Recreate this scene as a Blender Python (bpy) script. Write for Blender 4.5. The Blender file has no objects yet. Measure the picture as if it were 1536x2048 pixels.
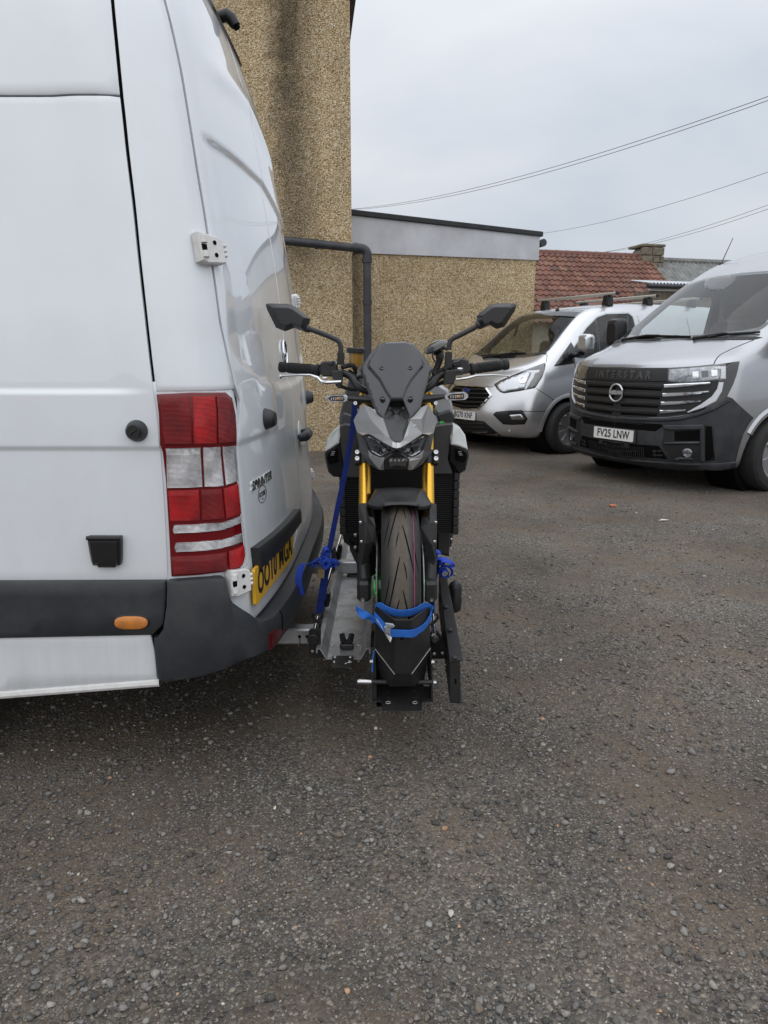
import bpy, bmesh, math, random
import numpy as np
from mathutils import Vector, Matrix
from mathutils.bvhtree import BVHTree
from mathutils.geometry import delaunay_2d_cdt

scene = bpy.context.scene
COL = scene.collection
random.seed(7)
RNG = np.random.default_rng(11)
R = math.radians

# ------------------------------------------------------------------ camera
CAM_H, PITCH, FPX = 1.25, R(12.35), 1420.0      # eye height, downward tilt, focal length for a 1536 x 2048 frame
cam = bpy.data.cameras.new('camera')
cam.sensor_fit = 'VERTICAL'
cam.sensor_height = 24.0
cam.lens = 24.0 * FPX / 2048.0
cam.clip_start, cam.clip_end = 0.05, 3000.0
cam_o = bpy.data.objects.new('camera', cam)
COL.objects.link(cam_o)
cam_o.location = (0, 0, CAM_H)
cam_o.rotation_euler = (R(90) - PITCH, 0, 0)
scene.camera = cam_o

# ------------------------------------------------------------------ sky and sun (overcast)
SUN_EL, SUN_AZ = R(48), R(200)                  # azimuth clockwise from +Y: behind the viewer, to the left
world = bpy.data.worlds.new('World')
scene.world = world
world.use_nodes = True
wt = world.node_tree
wt.nodes.clear()
def wn(kind, **kw):
    n = wt.nodes.new(kind)
    for k, v in kw.items():
        setattr(n, k, v)
    return n
w_out = wn('ShaderNodeOutputWorld')
w_bg = wn('ShaderNodeBackground')
w_bg.inputs['Strength'].default_value = 0.10
w_sky = wn('ShaderNodeTexSky', sky_type='NISHITA', sun_disc=False, sun_elevation=SUN_EL, sun_rotation=SUN_AZ,
           air_density=1.0, dust_density=3.0, ozone_density=1.0)
w_tc = wn('ShaderNodeTexCoord')
w_sep = wn('ShaderNodeSeparateXYZ')
wt.links.new(w_tc.outputs['Generated'], w_sep.inputs[0])
w_el = wn('ShaderNodeMapRange')                  # overcast sky: zenith brighter than horizon, all round the compass
w_el.inputs['From Min'].default_value = 0.0
w_el.inputs['From Max'].default_value = 1.0
w_el.inputs['To Min'].default_value = 6.0
w_el.inputs['To Max'].default_value = 12.5
w_pw = wn('ShaderNodeMath', operation='POWER')
w_pw.use_clamp = True
w_pw.inputs[1].default_value = 1.9
wt.links.new(w_sep.outputs['Z'], w_pw.inputs[0])
wt.links.new(w_pw.outputs[0], w_el.inputs['Value'])
w_map = wn('ShaderNodeMapping')                  # clouds flattened towards the horizon
w_map.inputs['Scale'].default_value = (1.0, 1.0, 2.6)
w_map.inputs['Location'].default_value = (0.35, 0.1, 0.2)
wt.links.new(w_tc.outputs['Generated'], w_map.inputs['Vector'])
w_n1 = wn('ShaderNodeTexNoise')
w_n1.inputs['Scale'].default_value = 2.1
w_n1.inputs['Detail'].default_value = 5.0
w_n1.inputs['Roughness'].default_value = 0.48
w_n1.inputs['Distortion'].default_value = 0.35
wt.links.new(w_map.outputs['Vector'], w_n1.inputs['Vector'])
w_ramp = wn('ShaderNodeValToRGB')
w_ramp.color_ramp.elements[0].position = 0.30
w_ramp.color_ramp.elements[0].color = (0.73, 0.80, 0.89, 1)
w_ramp.color_ramp.elements[1].position = 0.70
w_ramp.color_ramp.elements[1].color = (1.02, 1.04, 1.09, 1)
wt.links.new(w_n1.outputs['Fac'], w_ramp.inputs['Fac'])
w_mul = wn('ShaderNodeVectorMath', operation='SCALE')
wt.links.new(w_ramp.outputs['Color'], w_mul.inputs[0])
wt.links.new(w_el.outputs['Result'], w_mul.inputs['Scale'])
w_mix = wn('ShaderNodeMix', data_type='RGBA')
w_mix.inputs['Factor'].default_value = 0.93
wt.links.new(w_sky.outputs['Color'], w_mix.inputs['A'])
wt.links.new(w_mul.outputs['Vector'], w_mix.inputs['B'])
wt.links.new(w_mix.outputs['Result'], w_bg.inputs['Color'])
wt.links.new(w_bg.outputs['Background'], w_out.inputs['Surface'])

sun = bpy.data.lights.new('sun', 'SUN')
sun.energy = 1.0
sun.angle = R(150)
sun.color = (1.0, 0.97, 0.93)
sun_o = bpy.data.objects.new('sun', sun)
COL.objects.link(sun_o)
sd = Vector((math.sin(SUN_AZ) * math.cos(SUN_EL), math.cos(SUN_AZ) * math.cos(SUN_EL), math.sin(SUN_EL)))
sun_o.rotation_euler = sd.to_track_quat('Z', 'Y').to_euler()
sun_o.location = sd * 40

vs = scene.view_settings
vs.view_transform = 'Standard'
vs.look = 'None'
vs.exposure = 0.36
vs.gamma = 1.0
vs.use_curve_mapping = False
scene.cycles.use_denoising = True
scene.cycles.denoising_prefilter = 'ACCURATE'
scene.cycles.max_bounces = 10
scene.cycles.transparent_max_bounces = 12

# ------------------------------------------------------------------ materials
MATS = {}
def mat(name, col, rough=0.5, metal=0.0, coat=0.0, spec=0.5, coat_rough=0.03, emit=None, trans=0.0, ior=1.45,
        var=0.0, var_scale=8.0, bump=0.0, bump_scale=200.0, rough_var=0.0, dirt=None, dirt_amt=0.0, dirt_scale=3.0):
    m = bpy.data.materials.new(name)
    m.use_nodes = True
    nt = m.node_tree
    b = nt.nodes['Principled BSDF']
    c = (*col, 1.0)
    b.inputs['Base Color'].default_value = c
    b.inputs['Roughness'].default_value = rough
    b.inputs['Metallic'].default_value = metal
    b.inputs['Coat Weight'].default_value = coat
    b.inputs['Coat Roughness'].default_value = coat_rough
    b.inputs['Specular IOR Level'].default_value = spec
    b.inputs['IOR'].default_value = ior
    b.inputs['Transmission Weight'].default_value = trans
    tc = nt.nodes.new('ShaderNodeTexCoord')
    if var or dirt or rough_var:
        n = nt.nodes.new('ShaderNodeTexNoise')
        n.inputs['Scale'].default_value = var_scale
        n.inputs['Detail'].default_value = 6.0
        n.inputs['Roughness'].default_value = 0.6
        nt.links.new(tc.outputs['Object'], n.inputs['Vector'])
    last = None
    if var:
        hsv = nt.nodes.new('ShaderNodeHueSaturation')
        hsv.inputs['Color'].default_value = c
        mr = nt.nodes.new('ShaderNodeMapRange')
        mr.inputs['From Min'].default_value, mr.inputs['From Max'].default_value = 0.3, 0.7
        mr.inputs['To Min'].default_value, mr.inputs['To Max'].default_value = 1 - var, 1 + var
        nt.links.new(n.outputs['Fac'], mr.inputs['Value'])
        nt.links.new(mr.outputs['Result'], hsv.inputs['Value'])
        last = hsv.outputs['Color']
    if dirt:
        n2 = nt.nodes.new('ShaderNodeTexNoise')
        n2.inputs['Scale'].default_value = dirt_scale
        n2.inputs['Detail'].default_value = 8.0
        n2.inputs['Roughness'].default_value = 0.65
        nt.links.new(tc.outputs['Object'], n2.inputs['Vector'])
        mr2 = nt.nodes.new('ShaderNodeMapRange')
        mr2.inputs['From Min'].default_value, mr2.inputs['From Max'].default_value = 0.45, 0.75
        mr2.inputs['To Min'].default_value, mr2.inputs['To Max'].default_value = 0.0, dirt_amt
        nt.links.new(n2.outputs['Fac'], mr2.inputs['Value'])
        mx = nt.nodes.new('ShaderNodeMix')
        mx.data_type = 'RGBA'
        mx.inputs['A'].default_value = c
        if last:
            nt.links.new(last, mx.inputs['A'])
        mx.inputs['B'].default_value = (*dirt, 1)
        nt.links.new(mr2.outputs['Result'], mx.inputs['Factor'])
        last = mx.outputs['Result']
    if last:
        nt.links.new(last, b.inputs['Base Color'])
    if rough_var:
        mr3 = nt.nodes.new('ShaderNodeMapRange')
        mr3.inputs['From Min'].default_value, mr3.inputs['From Max'].default_value = 0.3, 0.7
        mr3.inputs['To Min'].default_value, mr3.inputs['To Max'].default_value = max(0, rough - rough_var), rough + rough_var
        nt.links.new(n.outputs['Fac'], mr3.inputs['Value'])
        nt.links.new(mr3.outputs['Result'], b.inputs['Roughness'])
    if bump:
        nb = nt.nodes.new('ShaderNodeTexNoise')
        nb.inputs['Scale'].default_value = bump_scale
        nb.inputs['Detail'].default_value = 3.0
        nt.links.new(tc.outputs['Object'], nb.inputs['Vector'])
        bp = nt.nodes.new('ShaderNodeBump')
        bp.inputs['Strength'].default_value = bump
        bp.inputs['Distance'].default_value = 0.002
        nt.links.new(nb.outputs['Fac'], bp.inputs['Height'])
        nt.links.new(bp.outputs['Normal'], b.inputs['Normal'])
    MATS[name] = m
    return m

def ribs(m, scale, dist, axis='Z', rot=(0, 0, 0)):
    """Fine moulded relief: parallel ribs as a bump on material m."""
    nt = m.node_tree
    b = nt.nodes['Principled BSDF']
    tc = nt.nodes.new('ShaderNodeTexCoord')
    w = nt.nodes.new('ShaderNodeTexWave')
    w.wave_type, w.bands_direction, w.wave_profile = 'BANDS', axis, 'SIN'
    w.inputs['Scale'].default_value = scale
    nt.links.new(tc.outputs['Object'], w.inputs['Vector'])
    bp = nt.nodes.new('ShaderNodeBump')
    bp.inputs['Strength'].default_value = 1.0
    bp.inputs['Distance'].default_value = dist
    nt.links.new(w.outputs['Fac'], bp.inputs['Height'])
    nt.links.new(bp.outputs['Normal'], b.inputs['Normal'])
    return m

def glass(name, tint, refl=1.0, rough=0.0, base=0.04):
    """Thin pane: tinted see-through plus Fresnel reflection (sheet glass, no refraction)."""
    m = bpy.data.materials.new(name)
    m.use_nodes = True
    nt = m.node_tree
    nt.nodes.clear()
    o = nt.nodes.new('ShaderNodeOutputMaterial')
    t = nt.nodes.new('ShaderNodeBsdfTransparent')
    t.inputs['Color'].default_value = (*tint, 1)
    g = nt.nodes.new('ShaderNodeBsdfGlossy')
    g.inputs['Roughness'].default_value = rough
    g.inputs['Color'].default_value = (refl, refl, refl, 1)
    lw = nt.nodes.new('ShaderNodeLayerWeight')       # Schlick: the same from either side of the pane
    lw.inputs['Blend'].default_value = 0.5
    pw = nt.nodes.new('ShaderNodeMath')
    pw.operation = 'POWER'
    pw.inputs[1].default_value = 5.0
    nt.links.new(lw.outputs['Facing'], pw.inputs[0])
    mul = nt.nodes.new('ShaderNodeMath')
    mul.operation = 'MULTIPLY_ADD'
    mul.use_clamp = True
    mul.inputs[1].default_value = 0.95
    mul.inputs[2].default_value = 0.04 + base
    nt.links.new(pw.outputs[0], mul.inputs[0])
    mx = nt.nodes.new('ShaderNodeMixShader')
    nt.links.new(mul.outputs[0], mx.inputs['Fac'])
    nt.links.new(t.outputs[0], mx.inputs[1])
    nt.links.new(g.outputs[0], mx.inputs[2])
    nt.links.new(mx.outputs[0], o.inputs['Surface'])
    MATS[name] = m
    return m

M = {}
M['white_paint'] = mat('white_paint', (0.725, 0.76, 0.80), 0.35, coat=1.0, coat_rough=0.02, var=0.02, var_scale=1.5, dirt=(0.45, 0.43, 0.40), dirt_amt=0.10, dirt_scale=5)
def road_film(m, z0, z1, amt):
    """Dried spray: streaky brown film that thickens towards the sills."""
    nt = m.node_tree; b = nt.nodes['Principled BSDF']
    tc = nt.nodes.new('ShaderNodeTexCoord'); mp = nt.nodes.new('ShaderNodeMapping'); mp.inputs['Scale'].default_value = (9, 9, 1.2)
    nt.links.new(tc.outputs['Object'], mp.inputs['Vector'])
    n = nt.nodes.new('ShaderNodeTexNoise'); n.inputs['Scale'].default_value = 2.0; n.inputs['Detail'].default_value = 8; n.inputs['Roughness'].default_value = 0.7
    nt.links.new(mp.outputs[0], n.inputs['Vector'])
    s_ = nt.nodes.new('ShaderNodeSeparateXYZ'); nt.links.new(tc.outputs['Object'], s_.inputs[0])
    mr = nt.nodes.new('ShaderNodeMapRange'); mr.inputs['From Min'].default_value, mr.inputs['From Max'].default_value = z1, z0
    mr.inputs['To Min'].default_value, mr.inputs['To Max'].default_value = 0.03, amt
    nt.links.new(s_.outputs[2], mr.inputs['Value'])
    mu = nt.nodes.new('ShaderNodeMath'); mu.operation = 'MULTIPLY'; nt.links.new(mr.outputs[0], mu.inputs[0]); nt.links.new(n.outputs['Fac'], mu.inputs[1])
    mx = nt.nodes.new('ShaderNodeMix'); mx.data_type = 'RGBA'
    nt.links.new(b.inputs['Base Color'].links[0].from_socket, mx.inputs['A']); mx.inputs['B'].default_value = (0.26, 0.235, 0.205, 1)
    nt.links.new(mu.outputs[0], mx.inputs['Factor']); nt.links.new(mx.outputs['Result'], b.inputs['Base Color'])
road_film(M['white_paint'], 0.35, 1.1, 0.45)
M['white_dull'] = mat('white_dull', (0.68, 0.68, 0.67), 0.45, dirt=(0.30, 0.25, 0.2), dirt_amt=0.35, dirt_scale=25)
M['silver_paint'] = mat('silver_paint', (0.62, 0.63, 0.65), 0.28, metal=0.8, coat=1.0, coat_rough=0.02, var=0.02, var_scale=3)
M['grey_paint'] = mat('grey_paint', (0.40, 0.41, 0.435), 0.28, metal=0.8, coat=1.0, coat_rough=0.02, var=0.02, var_scale=3)
M['trim'] = mat('trim', (0.026, 0.029, 0.034), 0.46, var=0.12, var_scale=5, bump=0.12, bump_scale=900, dirt=(0.12, 0.115, 0.11), dirt_amt=0.30, dirt_scale=6)
M['trim_dark'] = mat('trim_dark', (0.018, 0.0185, 0.020), 0.48, bump=0.10, bump_scale=900, var=0.1)
M['black_plastic'] = mat('black_plastic', (0.012, 0.012, 0.013), 0.38, bump=0.05, bump_scale=600)
M['gloss_black'] = mat('gloss_black', (0.010, 0.010, 0.011), 0.10, coat=0.6)
M['void'] = mat('void', (0.004, 0.004, 0.004), 0.9, spec=0.1)
M['rubber'] = mat('rubber', (0.018, 0.018, 0.018), 0.75, var=0.2, var_scale=20, bump=0.2, bump_scale=150)
M['chrome'] = mat('chrome', (0.80, 0.81, 0.82), 0.10, metal=1.0)
M['satin_chrome'] = mat('satin_chrome', (0.62, 0.62, 0.62), 0.25, metal=1.0)
M['alloy'] = mat('alloy', (0.42, 0.43, 0.45), 0.33, metal=0.9, var=0.08)
M['zinc'] = mat('zinc', (0.42, 0.43, 0.44), 0.42, metal=0.85, var=0.15, var_scale=30, rough_var=0.12)
M['ali'] = mat('ali', (0.55, 0.56, 0.57), 0.45, metal=0.75, var=0.14, var_scale=12, rough_var=0.1, dirt=(0.10, 0.085, 0.07), dirt_amt=0.65, dirt_scale=14)
M['lamp_glass'] = glass('lamp_glass', (0.93, 0.94, 0.95), base=0.05)
M['windscreen'] = glass('windscreen', (0.86, 0.90, 0.89), base=0.015)
M['side_glass'] = glass('side_glass', (0.82, 0.86, 0.85), base=0.015)
M['mirror_chrome'] = mat('mirror_chrome', (0.78, 0.78, 0.80), 0.12, metal=1.0)
M['cabin'] = mat('cabin', (0.035, 0.036, 0.038), 0.75)
M['plate_white'] = mat('plate_white', (0.72, 0.72, 0.70), 0.35)
M['plate_yellow'] = mat('plate_yellow', (0.74, 0.42, 0.025), 0.35, dirt=(0.2, 0.14, 0.05), dirt_amt=0.3, dirt_scale=20)
M['emblem'] = mat('emblem', (0.72, 0.73, 0.75), 0.32, metal=0.7)
M['ink'] = mat('ink', (0.008, 0.008, 0.008), 0.4)

# ------------------------------------------------------------------ geometry helpers
def ray(u, v):
    a, b = (u - 768.0) / FPX, -(v - 1024.0) / FPX
    c, s = math.cos(PITCH), math.sin(PITCH)
    return Vector((a, c + b * s, -s + b * c))
EYE = Vector((0, 0, CAM_H))
def at(u, v, Y):
    """Place measured in the photograph: the point at depth Y metres seen at (u, v)."""
    r = ray(u, v)
    return EYE + r * (Y / r.y)
def ground_at(u, v, z=0.0):
    r = ray(u, v)
    return EYE + r * ((z - CAM_H) / r.z)

ORIG = {}
def empty(name, loc=(0, 0, 0), rz=0.0, parent=None):
    o = bpy.data.objects.new(name, None)
    COL.objects.link(o)
    o.location = loc
    o.rotation_euler = (0, 0, rz)
    o.empty_display_size = 0.2
    ORIG[o.name] = Vector(loc) if rz == 0.0 else Vector((0, 0, 0))
    if parent:
        o.parent = parent
    return o
def tag(o, label=None, cat=None, group=None, kind=None):
    if label: o['label'] = label
    if cat: o['category'] = cat
    if group: o['group'] = group
    if kind: o['kind'] = kind
    return o
def thing(name, label, cat, loc=(0, 0, 0), rz=0.0, group=None):
    return tag(empty(name, loc, rz), label, cat, group)

def frame_of(d):
    d = Vector(d).normalized()
    a = Vector((0, 0, 1)) if abs(d.z) < 0.9 else Vector((1, 0, 0))
    x = d.cross(a).normalized()
    return x, d.cross(x).normalized(), d

class MB:
    def __init__(s):
        s.v, s.f, s.m = [], [], []
    def add(s, verts, faces, mi=0):
        n = len(s.v)
        s.v += [Vector(p) for p in verts]
        for f in faces:
            s.f.append([i + n for i in f]); s.m.append(mi)
        return s
    def box(s, c, size, rot=None, b=None, mi=0):
        """Box with chamfered edges."""
        c = Vector(c)
        hx, hy, hz = [max(q, 1e-4) / 2 for q in size]
        b = min(hx, hy, hz) * 0.35 if b is None else min(b, min(hx, hy, hz) * 0.9)
        bm = bmesh.new()
        bmesh.ops.create_cube(bm, size=1.0)
        for p in bm.verts:
            p.co = Vector((p.co.x * 2 * hx, p.co.y * 2 * hy, p.co.z * 2 * hz))
        if b > 1e-5:
            bmesh.ops.bevel(bm, geom=bm.edges[:], offset=b, segments=1, affect='EDGES')
        bm.verts.index_update()
        m = rot if rot is not None else Matrix.Identity(3)
        s.add([c + m @ p.co for p in bm.verts], [[q.index for q in f.verts] for f in bm.faces], mi)
        bm.free()
        return s
    def cyl(s, p0, p1, r0, r1=None, n=16, caps=True, mi=0):
        p0, p1 = Vector(p0), Vector(p1)
        r1 = r0 if r1 is None else r1
        x, y, d = frame_of(p1 - p0)
        vs_, fs = [], []
        for p, r in ((p0, r0), (p1, r1)):
            for k in range(n):
                a = 2 * math.pi * k / n
                vs_.append(p + x * (r * math.cos(a)) + y * (r * math.sin(a)))
        for k in range(n):
            fs.append([k, n + k, n + (k + 1) % n, (k + 1) % n])
        if caps:
            fs.append(list(range(n))); fs.append(list(range(2 * n - 1, n - 1, -1)))
        return s.add(vs_, fs, mi)
    def lathe(s, prof, origin, axis, n=24, mi=0, a0=0.0, a1=2 * math.pi):
        """prof: (radius, height along axis)."""
        o = Vector(origin)
        x, y, d = frame_of(axis)
        full = abs(a1 - a0 - 2 * math.pi) < 1e-6
        cols = n if full else n + 1
        vs_, fs = [], []
        for r, h in prof:
            for k in range(cols):
                a = a0 + (a1 - a0) * k / n
                vs_.append(o + d * h + x * (r * math.cos(a)) + y * (r * math.sin(a)))
        for i in range(len(prof) - 1):
            for k in range(n):
                k2 = (k + 1) % cols
                fs.append([i * cols + k, (i + 1) * cols + k, (i + 1) * cols + k2, i * cols + k2])
        if full:
            if prof[0][0] > 1e-6: fs.append(list(range(cols)))
            if prof[-1][0] > 1e-6: fs.append(list(range((len(prof) - 1) * cols + cols - 1, (len(prof) - 1) * cols - 1, -1)))
        return s.add(vs_, fs, mi)
    def tube(s, path, r, n=10, mi=0, caps=True, flat=1.0, closed=False):
        pts = [Vector(p) for p in path]
        rs = r if isinstance(r, (list, tuple)) else [r] * len(pts)
        vs_, fs = [], []
        prev = None
        L = len(pts)
        for i, p in enumerate(pts):
            if closed: t = (pts[(i + 1) % L] - pts[i - 1]).normalized()
            else: t = (pts[min(i + 1, L - 1)] - pts[max(i - 1, 0)]).normalized()
            if prev is None:
                x, y, _ = frame_of(t)
            else:
                x = (prev - t * prev.dot(t)).normalized()
                y = t.cross(x)
            prev = x
            for k in range(n):
                a = 2 * math.pi * k / n
                vs_.append(p + x * (rs[i] * math.cos(a)) + y * (rs[i] * flat * math.sin(a)))
        for i in range(L if closed else L - 1):
            i2 = (i + 1) % L
            for k in range(n):
                fs.append([i * n + k, i * n + (k + 1) % n, i2 * n + (k + 1) % n, i2 * n + k])
        if caps and not closed:
            fs.append(list(range(n - 1, -1, -1))); fs.append([(L - 1) * n + k for k in range(n)])
        return s.add(vs_, fs, mi)
    def ribbon(s, path, width, sides, t=0.0018, mi=0):
        """Webbing: path points, width, and for every point the direction across the band."""
        pts = [Vector(p) for p in path]
        L = len(pts)
        if not isinstance(sides, list): sides = [sides] * L
        vs_, fs = [], []
        for i, p in enumerate(pts):
            tg = (pts[min(i + 1, L - 1)] - pts[max(i - 1, 0)]).normalized()
            w = Vector(sides[i]); w = (w - tg * w.dot(tg)).normalized()
            nn = tg.cross(w)
            for a, b in ((-1, -1), (-0.33, -1.25), (0.33, -1.25), (1, -1), (1, 1), (0.33, 1.25), (-0.33, 1.25), (-1, 1)):
                vs_.append(p + w * (a * width / 2) + nn * (b * t / 2))
        for i in range(L - 1):
            for k in range(8):
                fs.append([i * 8 + k, i * 8 + (k + 1) % 8, (i + 1) * 8 + (k + 1) % 8, (i + 1) * 8 + k])
        fs.append(list(range(7, -1, -1))); fs.append([(L - 1) * 8 + k for k in range(8)])
        return s.add(vs_, fs, mi)
    def prism(s, poly, depth, b=0.0, mi=0):
        """poly: 3-D points of a flat outline; extruded by the vector depth, front edge chamfered by b."""
        pts = [Vector(p) for p in poly]
        d = Vector(depth)
        n = len(pts)
        c = sum(pts, Vector()) / n
        if b:
            front = [p + (c - p).normalized() * b for p in pts]
            vs_ = front + [p + d.normalized() * b for p in pts] + [p + d for p in pts]
            rings = 3
        else:
            vs_ = pts + [p + d for p in pts]
            rings = 2
        fs = [list(range(n - 1, -1, -1)), [(rings - 1) * n + k for k in range(n)]]
        for q in range(rings - 1):
            for k in range(n):
                fs.append([q * n + k, q * n + (k + 1) % n, (q + 1) * n + (k + 1) % n, (q + 1) * n + k])
        return s.add(vs_, fs, mi)
    def grid(s, rows, cu=False, mi=0, flip=False):
        nr, nc = len(rows), len(rows[0])
        fs = []
        for i in range(nr - 1):
            for k in range(nc if cu else nc - 1):
                q = [i * nc + k, i * nc + (k + 1) % nc, (i + 1) * nc + (k + 1) % nc, (i + 1) * nc + k]
                fs.append(q[::-1] if flip else q)
        return s.add([p for r in rows for p in r], fs, mi)
    def mirror(s, xc):
        """Append the mirror image about the plane X = xc."""
        n = len(s.v)
        v2 = [Vector((2 * xc - p.x, p.y, p.z)) for p in s.v]
        f2 = [[i + n for i in f[::-1]] for f in s.f]
        s.v += v2; s.f += f2; s.m += list(s.m)
        return s
    def build(s, name, material, parent=None, sharp=32, fix=True, bevel=0.0, smooth=True):
        me = bpy.data.meshes.new(name)
        o0 = Vector((0, 0, 0))
        if parent is not None:
            o0 = ORIG.get(parent.name, o0)
        me.from_pydata([tuple(p - o0) for p in s.v], [], s.f)
        mats = material if isinstance(material, (list, tuple)) else [material]
        for m in mats:
            me.materials.append(m)
        if len(mats) > 1:
            me.polygons.foreach_set('material_index', s.m)
        if fix:
            bm = bmesh.new(); bm.from_mesh(me)
            bmesh.ops.recalc_face_normals(bm, faces=bm.faces)
            bm.to_mesh(me); bm.free()
        if smooth:
            me.polygons.foreach_set('use_smooth', [True] * len(me.polygons))
            me.set_sharp_from_angle(angle=R(sharp))
        me.update()
        o = bpy.data.objects.new(name, me)
        COL.objects.link(o)
        if parent is not None:
            o.parent = parent
            ORIG[o.name] = o0
        else:
            ORIG[o.name] = Vector((0, 0, 0))
        if bevel:
            md = o.modifiers.new('edge', 'BEVEL')
            md.width, md.segments, md.limit_method, md.angle_limit = bevel, 2, 'ANGLE', R(30)
        return o

# ---- 2-D outline helpers and conformal patches
def arc2(c, r, a0, a1, n):
    return [(c[0] + r * math.cos(R(a0 + (a1 - a0) * k / n)), c[1] + r * math.sin(R(a0 + (a1 - a0) * k / n))) for k in range(n + 1)]
def chaikin(poly, it=2, closed=True):
    for _ in range(it):
        out = []
        n = len(poly)
        rng = range(n) if closed else range(n - 1)
        if not closed: out.append(poly[0])
        for i in rng:
            a, b = poly[i], poly[(i + 1) % n]
            out.append(tuple(a[k] * 0.75 + b[k] * 0.25 for k in range(len(a))))
            out.append(tuple(a[k] * 0.25 + b[k] * 0.75 for k in range(len(a))))
        if not closed: out.append(poly[-1])
        poly = out
    return poly
def area2(p):
    return 0.5 * sum(p[i][0] * p[(i + 1) % len(p)][1] - p[(i + 1) % len(p)][0] * p[i][1] for i in range(len(p)))
def resample(poly, h, closed=True):
    out = []
    n = len(poly)
    for i in range(n if closed else n - 1):
        a, b = Vector(poly[i]), Vector(poly[(i + 1) % n])
        k = max(1, int(math.ceil((b - a).length / h)))
        for j in range(k):
            out.append(tuple(a.lerp(b, j / k)))
    if not closed: out.append(tuple(poly[-1]))
    return out
def inset2(poly, d):
    n = len(poly)
    sgn = 1 if area2(poly) > 0 else -1
    out = []
    for i in range(n):
        p0, p1, p2 = Vector(poly[i - 1]), Vector(poly[i]), Vector(poly[(i + 1) % n])
        e1, e2 = (p1 - p0).normalized(), (p2 - p1).normalized()
        n1, n2 = Vector((-e1.y, e1.x)) * sgn, Vector((-e2.y, e2.x)) * sgn
        m = n1 + n2
        if m.length < 1e-6: m = n1
        m.normalize()
        out.append(tuple(p1 + m * (d / max(0.45, m.dot(n1)))))
    return out
def smooth_closed(pts, n=6):
    """Closed Catmull-Rom through the points."""
    out = []
    L = len(pts)
    for i in range(L):
        p0, p1, p2, p3 = [Vector(pts[(i + k) % L]) for k in (-1, 0, 1, 2)]
        for j in range(n):
            t = j / n
            out.append(tuple(0.5 * ((2 * p1) + (p2 - p0) * t + (2 * p0 - 5 * p1 + 4 * p2 - p3) * t * t + (3 * p1 - p0 - 3 * p2 + p3) * t ** 3)))
    return out
def smooth_open(pts, n=6):
    out = []
    P = [Vector(p) for p in pts]
    P = [P[0] * 2 - P[1]] + P + [P[-1] * 2 - P[-2]]
    for i in range(1, len(P) - 2):
        p0, p1, p2, p3 = P[i - 1:i + 3]
        for j in range(n):
            t = j / n
            out.append(0.5 * ((2 * p1) + (p2 - p0) * t + (2 * p0 - 5 * p1 + 4 * p2 - p3) * t * t + (3 * p1 - p0 - 3 * p2 + p3) * t ** 3))
    out.append(P[-2])
    return out

def inside2(P, poly):
    """Vectorised point-in-polygon; P (n,2)."""
    x, y = P[:, 0], P[:, 1]
    res = np.zeros(len(P), bool)
    n = len(poly)
    for i in range(n):
        x1, y1 = poly[i]; x2, y2 = poly[(i + 1) % n]
        if y1 == y2: continue
        c = ((y1 > y) != (y2 > y)) & (x < (x2 - x1) * (y - y1) / (y2 - y1) + x1)
        res ^= c
    return res
def dist2(P, poly, closed=True):
    d = np.full(len(P), 1e9)
    n = len(poly)
    for i in range(n if closed else n - 1):
        a = np.array(poly[i], float); b = np.array(poly[(i + 1) % n], float)
        ab = b - a
        L = ab @ ab
        t = np.clip(((P - a) @ ab) / (L + 1e-18), 0, 1)
        q = a + t[:, None] * ab
        d = np.minimum(d, np.hypot(*(P - q).T))
    return d

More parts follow.
